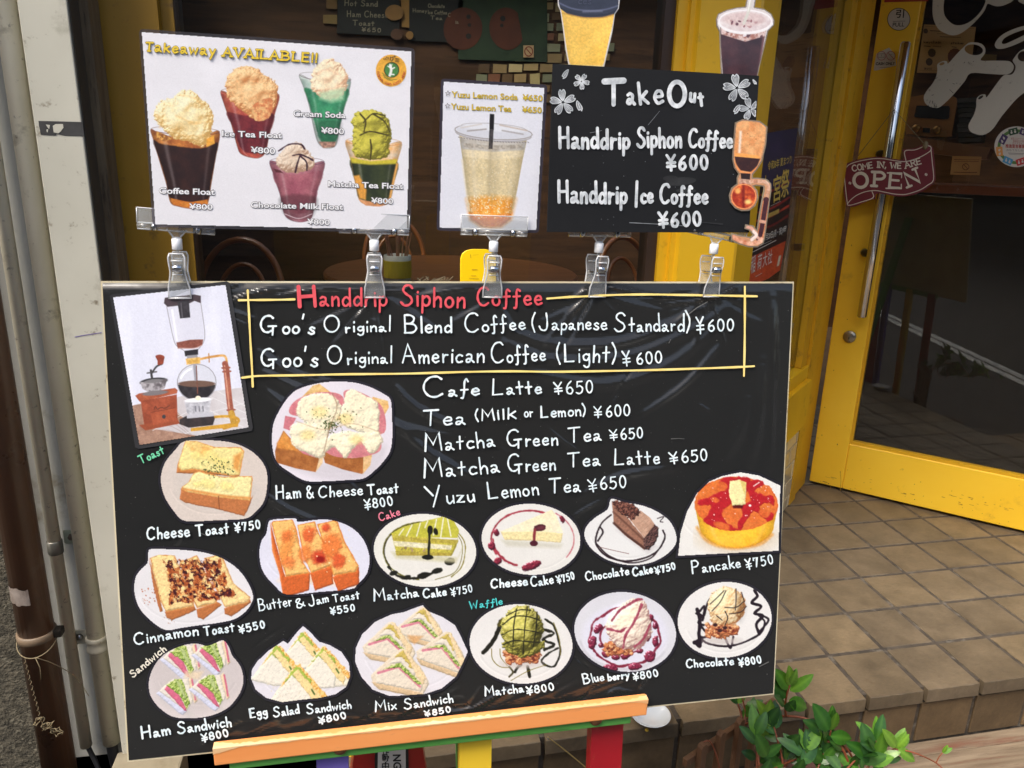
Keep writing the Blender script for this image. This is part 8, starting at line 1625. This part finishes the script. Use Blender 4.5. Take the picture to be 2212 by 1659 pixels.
for x in range(990, 1146, 6): a.line([(x, 299+(x-1066)*.07+6*math.sqrt(max(0, 1-((x-1066)/82)**2))), (x+2, 300+(x-1066)*.07+6*math.sqrt(max(0, 1-((x-1066)/82)**2)))], 1.6, (130, 124, 124), soft=1)
for P, c_ in (([(996, 276), (1040, 268)], (214, 206, 200)), ([(1080, 270), (1138, 282)], (196, 176, 160)), ([(1010, 283), (1050, 279)], (150, 140, 136)), ([(1085, 282), (1130, 290)], (164, 156, 156))): a.line(P, 2.2, c_, soft=3)
a.poly([(1001, 308), (1050, 314), (1130, 312), (1128, 320), (1066, 324), (1003, 318)], ((150, 140, 126), (206, 196, 180), 4, 3), soft=2, a=.7)
a.poly([(1058, 246), (1067.8, 246.3), (1067, 280), (1057, 280)], (30, 28, 32), soft=.8); a.poly([(1057, 280), (1066.5, 280), (1064, 322), (1055.5, 322)], ((40, 36, 38), (90, 84, 82), 6), soft=1, a=.9); a.line([(1060, 325), (1058, 360), (1056, 420)], 7, (190, 174, 140), soft=5, a=.5)
a.sheet('paper', [(958, 176), (1176, 189.5), (1158.5, 497.5), (949, 492)], P_YUZU, .0002, M_PHOTO, yz)
i1, i2 = Type(P_YUZU, .0006), Type(P_YUZU, .0008)
for t, x0, y0, x1, y1 in (('Yuzu Lemon Soda', 975.5, 209.5, 1118, 215.8), ('\u00a5650', 1129, 216.5, 1172, 218.6), ('Yuzu Lemon Tea', 974, 235.5, 1104.5, 241.3), ('\u00a5650', 1128, 242.4, 1170, 244.2)):
    u = ((y1-y0)/(x1-x0)); i1.add(t, (x0-.6, y0+.3), (x1-x0+1.2, y1-y0), (1*u+.0, -13.2), .03); i2.add(t, (x0, y0), (x1-x0, y1-y0), (u, -12.8), .012)
i1.build('lettering_outline', pm('olive outline', (120, 104, 50), .6), yz); i2.build('lettering', M_YPR, yz)
ik = Ink(P_YUZU, .0010)
for (x, y) in ((967.5, 201.5), (966.8, 228.5)):
    P = [(x+(5.6 if k % 2 == 0 else 2.5)*sin(k*pi/5), y-(5.6 if k % 2 == 0 else 2.5)*cos(k*pi/5)) for k in range(11)]; ik.stroke(P, 1.0, wob=0)
ik.build('star', M_GREYO, yz)
# take-out blackboard with cut-outs
to = empty('takeout_board', P_OUT.at(1400, 501), 'black Take Out board with white flowers and coffee cut-outs on top', 'sign board')
M_CB = pm('chalk board black', (24, 25, 27), .7, (32, 33, 35), ns=4, spec=.2, dirt=[((66, 66, 68), 5, .0)], rv=.05)
bevel(MB().prism([(1196, 139), (1638.5, 165), (1617, 501), (1183.5, 500)], P_OUT, -.003, 0).build('panel', M_CB, to), .0008)
M_CHK = pm('chalk white', (230, 234, 236), .8, (176, 182, 186), ns=90)
M_CHS = pm('thin chalk', (150, 154, 158), .85, (110, 114, 118), ns=60); M_CHF = pm('smudged chalk', (44, 46, 48), .85, (28, 29, 31), ns=34, detail=8)
rs_ = random.Random(3); ik = Ink(P_OUT, .0003)
for (x, y, rx, ry) in ((1470, 392, 34, 9), (1482, 412, 22, 5), (1448, 385, 16, 6)): ik.poly(ell(x, y, rx, ry, rs_.uniform(-10, 10), 18)*1.0)
ik.stroke(crm([(1420, 490), (1470, 478), (1560, 484)], 5), 3, wob=.35)
ik.build('smudge', M_CHF, to)
ik = Ink(P_OUT, .0007)
rs = random.Random(14)
def flower(ik, ik2, cx, cy, r_, a0, clip=None):
    for k in range(5):
        t = R(a0+k*72); d = np.array([cos(t), sin(t)]); n_ = np.array([-d[1], d[0]]); c = np.array([cx, cy])
        P = [c+d*r_*.12, c+d*r_*.45+n_*r_*.2, c+d*r_*.8+n_*r_*.27, c+d*r_*1.02+n_*r_*.13, c+d*r_*.88, c+d*r_*1.02-n_*r_*.13, c+d*r_*.8-n_*r_*.27, c+d*r_*.45-n_*r_*.2]
        P = crm(P, 3, True)
        if clip: P = np.c_[np.minimum(P[:, 0], clip-(P[:, 1]-200)*.06), P[:, 1]]
        if clip and np.ptp(P[:, 0]) < 3: continue
        ik2.poly(P); ik.stroke(np.r_[P, P[:1]], 1.6, wob=.25); 
        for q in (-.12, 0, .13): 
            A, B = c+d*r_*.2+n_*r_*q*.4, c+d*r_*rs.uniform(.6, .85)+n_*r_*q
            if not clip or B[0] < clip-12: ik.stroke([A, B], 1.1, wob=.3)
def petal(ik, ik2, cx, cy, r_, a0):
    t = R(a0); d = np.array([cos(t), sin(t)]); n_ = np.array([-d[1], d[0]]); c = np.array([cx, cy])
    P = crm([c-d*r_, c-d*r_*.2+n_*r_*.42, c+d*r_*.7+n_*r_*.3, c+d*r_*.6, c+d*r_+n_*-.1*r_, c+d*r_*.3-n_*r_*.42], 3, True); ik2.poly(P); ik.stroke(np.r_[P, P[:1]], 1.4, wob=.25); ik.stroke([c-d*r_*.6, c+d*r_*.4], 1.2)
for fn, nm, ar_ in ((flower, 'flower', (1216, 221, 27, -96)), (flower, 'flower', (1256, 176, 16.5, -60)), (flower, 'flower', (1592, 190, 29, -100)), (flower, 'flower', (1620, 235, 23, -105, 1634.5)),
    (petal, 'petal', (1221.5, 160, 11, 125)), (petal, 'petal', (1251, 229, 12, 70)), (petal, 'petal', (1592, 236, 11, 125)), (petal, 'petal', (1630, 177, 6, 60))):
    ik, ik2 = Ink(P_OUT, .0007), Ink(P_OUT, .0004); fn(ik, ik2, *ar_); ik.build('outline', M_CHK, ik2.build(nm, M_CHS, to))
ik = Ink(P_OUT, .0007)
def endchalk(lb):
    global ik
    ik.build('lettering', M_CHK, to, lb); ik = Ink(P_OUT, .0007)
T_ = lambda t, x0, y0, x1, y1, cap, xh, w, **k: [ik.stroke(p, w, wob=.07) for p in word(t, x0+w*.5, y0-w*.4, x1-w*.5, y1-w*.4, cap-w*.8, max(xh-w*.5, 1), jit=.3, asc=.96, **k)]
ik.stroke([(1306, 176), (1347, 174)], 13, wob=.05); ik.stroke([(1325.5, 180), (1325.5, 226)], 9.5, wob=.04)
T_('a', 1352, 227, 1374, 227.5, 50, 27, 7); T_('k', 1380, 228, 1404, 226, 51, 28, 7.5); T_('e', 1411, 226, 1435, 226, 50, 30, 7)
ik.ring(1462.5, 203, 17, 26, 10, .2, 2*pi+.3); T_('u', 1487, 222, 1503, 223, 36, 20, 6.5); T_('t', 1508, 231, 1523, 230, 33, 20, 6.5)
endchalk('thick chalk lettering reading Take Out')
T_('Handdrip', 1205, 321.5, 1362, 323.5, 48, 25, 6.6); T_('Siphon', 1374, 321, 1474, 320, 47, 25, 6.2); T_('Coffee', 1486, 320, 1584, 321.5, 42, 22, 6.0)
T_('\u00a5600', 1438, 371, 1531, 369, 37, 0, 6.2)
endchalk('chalk lettering reading Handdrip Siphon Coffee \u00a5600')
T_('Handdrip', 1203, 439, 1356, 441.5, 50, 25, 6.6); ik.stroke([(1376, 392), (1374, 446)], 6.4); T_('ce', 1383, 441, 1413, 440, 44, 22, 6.4); T_('Coffee', 1424, 441, 1531, 442, 44, 22, 6.2)
T_('\u00a5600', 1421, 495, 1516, 491, 37, 0, 6.2)
endchalk('chalk lettering reading Handdrip Ice Coffee \u00a5600')
ik = Ink(P_OUT, .00055)
for P in ([(1360, 481), (1420, 484), (1480, 488)], [(1400, 270), (1425, 240)], [(1275, 287), (1300, 282)]): ik.stroke(P, 1.0, wob=.4)
for k in range(30): ik.dot(rs.uniform(1200, 1600), rs.uniform(240, 490), rs.uniform(.4, .9))
ik.build('chalk_dust', M_CHS, to)
M_CUT = attr_mat('cut-out print', .35, .5, .08)
P_CUT = Plane(P_OUT.p+P_OUT.n*-.0042, P_OUT.n)
def cutout(name, P, paint, plane, off, label, rim, mat_rim, base):
    P = np.asarray(P, float); a = Art(P[:, 0].min()-2, P[:, 1].min()-2, P[:, 0].max()+2, P[:, 1].max()+2, base, 1.0); paint(a)
    o = MB().prism(grow(P, rim), plane, off-.0008, off).build(name, mat_rim, to); o['label'] = label
    a.sheet('print', P, plane, off+.0004, M_CUT, o); return o
M_RIMW = pm('pale laminate rim', (222, 218, 214), .3, coat=.6); M_RIMD = pm('smoky laminate rim', (128, 116, 100), .3, (150, 138, 120), ns=12, coat=.6)
def p_cup(a):
    a.poly([(1209, 15), (1332, 26), (1318, 75), (1308, 120), (1302, 148), (1232, 148), (1224, 105), (1216, 50)], ((240, 196, 88), (232, 184, 74), 30), soft=1.5); a.tone([(1285, 30), (1334, 30), (1300, 150), (1286, 150)], 1.06, 20); a.tone([(1209, 20), (1224, 20), (1238, 150), (1226, 150)], .96, 8)
    a.poly([(1205, -60), (1337, -60), (1336, 14), (1331, 30), (1300, 38), (1262, 38), (1228, 32), (1210, 18), (1206, 4)], ((44, 46, 62), (36, 38, 52), 20), soft=1.4); a.line([(1207, 6), (1235, 18), (1270, 23), (1305, 21), (1336, 12)], 3, (92, 96, 120), soft=3); a.line([(1212, 18), (1240, 29), (1275, 33), (1310, 31), (1333, 22)], 2.4, (26, 28, 40), soft=2); a.line([(1260, 25), (1300, 24)], 4, (120, 124, 146), soft=4, a=.7); a.line([(1216, 28), (1260, 38), (1300, 38), (1330, 30)], 2.6, (190, 140, 50), soft=3)
    a.poly([(1228, 132), (1234, 140), (1300, 142), (1306, 134), (1304, 150), (1230, 150)], (226, 206, 170), soft=3, a=.9)
cp_ = cutout('cup_cutout', [(1206, -60), (1336, -60), (1337, 2), (1335, 18), (1327, 30), (1321, 70), (1311, 112), (1303, 146), (1231, 146), (1224, 110), (1217, 55), (1212, 22), (1207, 12)], p_cup, P_CUT, 0, 'yellow paper cup cut-out with a black lid', 1.6, M_RIMW, (240, 236, 230))
ik = Ink(P_CUT, .0008); ik.write('ces', 1250, 8, 1276, 9, 10, 8, w=1.4); ik.build('lid_lettering', pm('lid emboss', (74, 78, 96), .4), cp_)
def p_ice(a):
    a.poly([(1556, 55), (1656, 55), (1646, 110), (1636, 168), (1562, 168), (1557, 100)], ((78, 46, 50), (58, 34, 40), 22), soft=1.5); a.tone([(1600, 80), (1640, 80), (1630, 165), (1600, 165)], .88, 16); a.line([(1650, 75), (1638, 165)], 4, (120, 80, 80), soft=4)
    a.poly([(1557, 58), (1610, 72), (1656, 60), (1652, 78), (1610, 90), (1558, 74)], ((166, 110, 96), (220, 196, 190), 5, 3), soft=2); a.dots([(1562, 58), (1650, 58), (1648, 80), (1564, 80)], 16, 2.5, 5, [(226, 216, 220), (240, 234, 236), (96, 60, 66)], 5)
    a.el(1610, 46, 60, 27, ((232, 222, 220), (214, 196, 196), 10), 0, soft=2); a.arc(1610, 46, 57, 24, 0, 360, 3, (244, 240, 240), soft=2); a.el(1608, 42, 46, 15, ((226, 206, 202), (206, 180, 178), 8), 0, soft=4); a.dots([(1575, 44), (1645, 44), (1640, 58), (1580, 58)], 14, 2, 4.4, [(150, 100, 104), (190, 150, 150), (110, 70, 80)], 7)
    a.line([(1550, 50), (1570, 66), (1610, 73), (1650, 66), (1670, 50)], 3.4, (240, 236, 236), soft=2); a.line([(1630, -45), (1618, 20), (1607, 50)], 6.5, (214, 210, 200), soft=1.2); a.line([(1629, -45), (1616, 24)], 2, (244, 242, 236), soft=1.4)
cutout('iced_coffee_cutout', [(1549, 42), (1553, 31), (1570, 23), (1592, 18), (1612, 16), (1622, -40), (1637, -40), (1628, 17), (1650, 21), (1665, 31), (1671, 44), (1670, 54), (1658, 66), (1650, 100), (1640, 140), (1634, 168), (1560, 168), (1557, 100), (1556, 68), (1550, 56)], p_ice, P_CUT, -.0016, 'iced coffee cup cut-out with a clear lid and straw', 2.0, M_RIMD, (214, 206, 202))
def p_siph(a):
    og = ((236, 160, 96), (214, 120, 66), 10)
    a.poly([(1592, 268), (1605, 262), (1640, 266), (1653, 276), (1650, 310), (1642, 345), (1630, 364), (1621, 374), (1598, 372), (1588, 352), (1586, 330), (1590, 295)], ((240, 182, 124), (226, 150, 92), 14), soft=1.5, smooth=True); a.dots([(1598, 280), (1645, 285), (1636, 330), (1592, 325)], 14, .5, 1.4, [(176, 100, 60), (206, 130, 80)], 4); a.line([(1600, 285), (1597, 330)], 5, (246, 226, 206), soft=4); a.poly([(1588, 330), (1640, 336), (1642, 342), (1588, 340)], (250, 170, 90), soft=3)
    a.poly([(1587, 338), (1642, 343), (1634, 362), (1624, 372), (1600, 368), (1590, 356)], ((72, 44, 40), (56, 34, 36), 8), soft=1.5, smooth=False); a.line([(1588, 352), (1600, 370), (1620, 373), (1636, 360)], 2.6, (240, 150, 90), soft=2)
    a.poly([(1600, 374), (1621, 375), (1620, 388), (1601, 387)], (52, 36, 36)); a.poly([(1597, 386), (1623, 388), (1623, 398), (1597, 397)], ((176, 130, 110), (226, 190, 166), 6)); a.line([(1621, 392), (1640, 392), (1655, 394), (1660, 404), (1658, 418), (1656, 432)], 6.5, ((206, 150, 120), (236, 200, 176), 8), soft=1.4); a.el(1632, 392, 4.5, 5.5, (200, 140, 110))
    a.el(1606.5, 424.5, 28, 28, ((232, 110, 56), (170, 54, 36), 9, 3)); a.line([(1606, 398), (1606, 448)], 6, (120, 32, 30), soft=4, a=.8); a.line([(1584, 420), (1630, 420)], 5, (150, 44, 34), soft=5, a=.6); a.arc(1606.5, 424.5, 26.5, 26.5, 0, 360, 2.2, (246, 170, 110), soft=2); a.el(1616, 436, 7, 5, (255, 214, 130), 0, soft=5); a.el(1594, 412, 6, 6, (250, 180, 100), 0, soft=5)
    a.line([(1655, 432), (1650, 462), (1645, 490), (1640, 517)], 13, ((82, 46, 50), (66, 36, 44), 9), soft=1.2); a.line([(1649, 434), (1640, 490), (1635, 514)], 1.6, (226, 140, 90), soft=1); a.line([(1661, 434), (1652, 490), (1646, 516)], 1.6, (226, 140, 90), soft=1); a.line([(1643, 478), (1654, 480)], 7, (220, 166, 140), soft=1.4)
    a.line([(1584, 512), (1600, 521), (1622, 526), (1642, 522), (1646, 516)], 9, ((206, 110, 74), (240, 190, 160), 10), soft=1.6); a.line([(1640, 516), (1632, 508), (1624, 494), (1610, 490)], 6, (226, 170, 150), soft=1.8); a.line([(1628, 500), (1634, 508), (1624, 518)], 7, (246, 226, 216), soft=2.5)
cutout('siphon_cutout', [(1590, 266), (1605, 259.5), (1640, 263), (1656, 275), (1653, 312), (1645, 347), (1633, 366), (1624, 377), (1624, 386), (1637, 386), (1656, 389), (1664, 398), (1664, 412), (1661, 432), (1656, 472), (1651, 510), (1648, 524), (1636, 532), (1618, 532), (1598, 526), (1582, 517), (1582, 506), (1600, 511), (1622, 514), (1630, 508), (1620, 496), (1611, 493), (1612, 487), (1626, 489), (1636, 500), (1641, 470), (1648, 430), (1652, 412), (1651, 401), (1634, 399), (1625, 401), (1634, 412), (1636, 428), (1630, 443), (1618, 453), (1603, 454), (1589, 448), (1579, 436), (1577, 422), (1582, 407), (1594, 398), (1594, 385), (1598, 376), (1588, 362), (1584, 344), (1586, 312)], p_siph, P_OUT, .0022, 'glowing orange siphon cut-out on the right edge', 2.2, M_RIMD, (206, 150, 110))

# ------------------------------------------------------------------ five clear clips on the top edge
M_PLA = glass_mat('clear plastic', (.97, .98, .98), .05, 1.42, .15, .11, (.92, .94, .94))
M_PLE = glass_mat('clear plastic edge', (.95, .96, .97), .15, 1.6, .12, .45, (.95, .96, .97))
M_SPR = pm('spring steel', (196, 198, 202), .16, (176, 178, 184), metal=1, ns=40)
M_JNT = pm('white nylon joint', (232, 234, 238), .4, (222, 224, 228), ns=40)
K = .000607          # metres per picture unit at the board's top edge
def build_clip():
    c = empty('sign_clip', (0, 0, 0))
    # lower spring clip: front and back jaws, ridges, spring
    prof = [(.0132, -.0205), (.0126, -.008), (.0098, .004), (.0084, .012), (.0094, .022), (.0098, .029), (.0078, .0335)]
    for nm, y0, bend in (('jaw', -.004, 1), ('rear_jaw', .010, -1)):
        mb = MB()
        for s_, th in ((1, .0014),):
            ring = [(x, z) for x, z in prof]+[(-x, z) for x, z in prof[::-1]]
            ys = [y0-bend*(.0 if z < -.01 else (.006*min(1, (z+.01)/.03))) for x, z in ring]
            F_ = [(x, ys[i], z) for i, (x, z) in enumerate(ring)]; B_ = [(x, ys[i]+bend*.0016, z) for i, (x, z) in enumerate(ring)]; n = len(ring)
            for i in range(len(prof)-1):
                j, k2 = i, i+1; a2, b2 = n-1-i, n-2-i
                mb.add([F_[j], F_[k2], F_[b2], F_[a2], B_[j], B_[k2], B_[b2], B_[a2]], [(0, 3, 2, 1), (4, 5, 6, 7)])
        o = mb.build(nm, M_PLA, c)
        mb = MB()
        for sx in (1, -1): mb.tube([(sx*x*.95, y0-bend*(.0008 if z < -.01 else .0008+.006*min(1, (z+.01)/.03)), z) for x, z in prof], .0009, 6)
        mb.tube([(-.0132, y0-bend*.0006, -.0203), (.0132, y0-bend*.0006, -.0203)], .0010, 6)
        mb.tube([(-.0078, y0-bend*.007, .0335), (.0078, y0-bend*.007, .0335)], .0010, 6)
        mb.box((-.0062, y0-.0075 if bend > 0 else y0+.006, .0245), (.0062, y0-.0065 if bend > 0 else y0+.007, .0262)); mb.box((-.0062, y0-.006 if bend > 0 else y0+.005, .0082), (.0062, y0-.005 if bend > 0 else y0+.006, .0096))
        mb.build('ridge', M_PLE, o, True)
    MB().box((-.0052, -.0118, .0125), (.0052, .0165, .0132)).tube([(-.0052, -.0105, .0165), (.0052, -.0105, .0165)], .0042, 14).build('spring', M_SPR, c, True)
    MB().lathe((0, .002, .033), [(.0022, 0), (.0022, .005)], 10).build('pin', M_PLE, c, True)
    fixnormals(MB().lathe((0, .002, 0), [(.0052, .0372), (.0060, .0378), (.0060, .0500), (.0052, .0506)], 20).build('joint', M_JNT, c, True))
    h = empty('holder', (0, .002, .0505)); h.parent = c; h.location = (0, .002, .0505); ORG[h.name] = np.array([0, .002, .0505])
    mb = MB(); mb.hexa([(-.0040, .0005, .0520), (.0040, .0005, .0520), (.0040, .0035, .0520), (-.0040, .0035, .0520), (-.0105, .0, .0610), (.0105, .0, .0610), (.0105, .004, .0610), (-.0105, .004, .0610)])
    mb.build('neck', M_PLA, h)
    mb = MB(); mb.tube([(-.0042, .002, .0500), (-.0046, .002, .0530), (-.0112, .002, .0610)], .0010, 6).tube([(.0042, .002, .0500), (.0046, .002, .0530), (.0112, .002, .0610)], .0010, 6).tube([(-.0042, .002, .0512), (.0042, .002, .0512)], .0012, 6)
    mb.tube([(-.043, .0, .0660), (.043, .0, .0660)], .0011, 6).tube([(-.043, -.0012, .0832), (.043, -.0012, .0832)], .0007, 6).tube([(-.043, -.0008, .066), (-.043, -.0012, .0832)], .0007, 6).tube([(.043, -.0008, .066), (.043, -.0012, .0832)], .0007, 6)
    mb.tube([(-.043, .001, .0586), (-.028, .001, .0586)], .0009, 6).tube([(.028, .001, .0586), (.043, .001, .0586)], .0009, 6).tube([(-.021, .001, .0590), (.021, .001, .0590)], .0009, 6)
    mb.build('ridge', M_PLE, h, True)
    mb = MB().tube([(-.043, .002, .0622), (-.0285, .002, .0622)], .0042, 12).tube([(-.0205, .002, .0622), (.0205, .002, .0622)], .0042, 12).tube([(.0285, .002, .0622), (.043, .002, .0622)], .0042, 12)
    for sx in (-.036, .036): mb.lathe((sx, -.001, .0622), [(.0014, -.002), (.0022, 0), (.0014, .002)], 8, (1, 0, 0))
    mb.build('rod', M_PLA, h, True)
    MB().tube([(-.0268, .002, .0622), (-.0222, .002, .0622)], .0048, 14).build('spring_band', M_SPR, h, True)
    MB().tube([(.0222, .002, .0622), (.0268, .002, .0622)], .0048, 14).build('spring_band', M_SPR, h, True)
    MB().box((-.043, -.0016, .0655), (.043, -.0008, .0832)).build('front_plate', M_PLA, h)
    MB().box((-.043, .0058, .0655), (.043, .0064, .0820)).build('rear_plate', M_PLA, h)
    return c
def copy_clip(o, parent=None):
    c = o.copy(); COL.objects.link(c)
    if parent is not None: c.parent = parent
    for ch in [x for x in bpy.data.objects if x.parent == o]: copy_clip(ch, c)
    return c
c0 = build_clip(); clips = [c0]+[copy_clip(c0) for _ in range(4)]
for c, (x, yb, rz, tilt, base_tilt, lb) in zip(clips, (
    (388.5, 607.5, 4, 4.5, -1.5, 'clear clip under the left end of the wide takeaway sign'), (809, 607.5, 0, 1.6, -1.5, 'clear clip under the right end of the wide takeaway sign'), (1063, 608, 0, 1.0, -2.5, 'clear clip holding up the tall yuzu lemon sign'),
    (1288, 608, 12, 1.0, -5, 'clear clip under the left half of the black take out board'), (1534, 608.5, 10, 11, -4.5, 'clear clip with tilted jaw under the siphon cut-out board'))):
    p = P_BOARD.at(x, yb, -.0005); c.location = (p[0], p[1]-.002, p[2]+CZ+.0006); c.rotation_euler = (R(-2), R(-base_tilt*.6), R(rz))
    tag(c, lb, 'clip', 'clear sign clips on the board')
    hh = [q for q in c.children if q.name.startswith('holder')][0]; hh.rotation_euler = (0, R(tilt-(-base_tilt*.6)), R(-rz*.6))
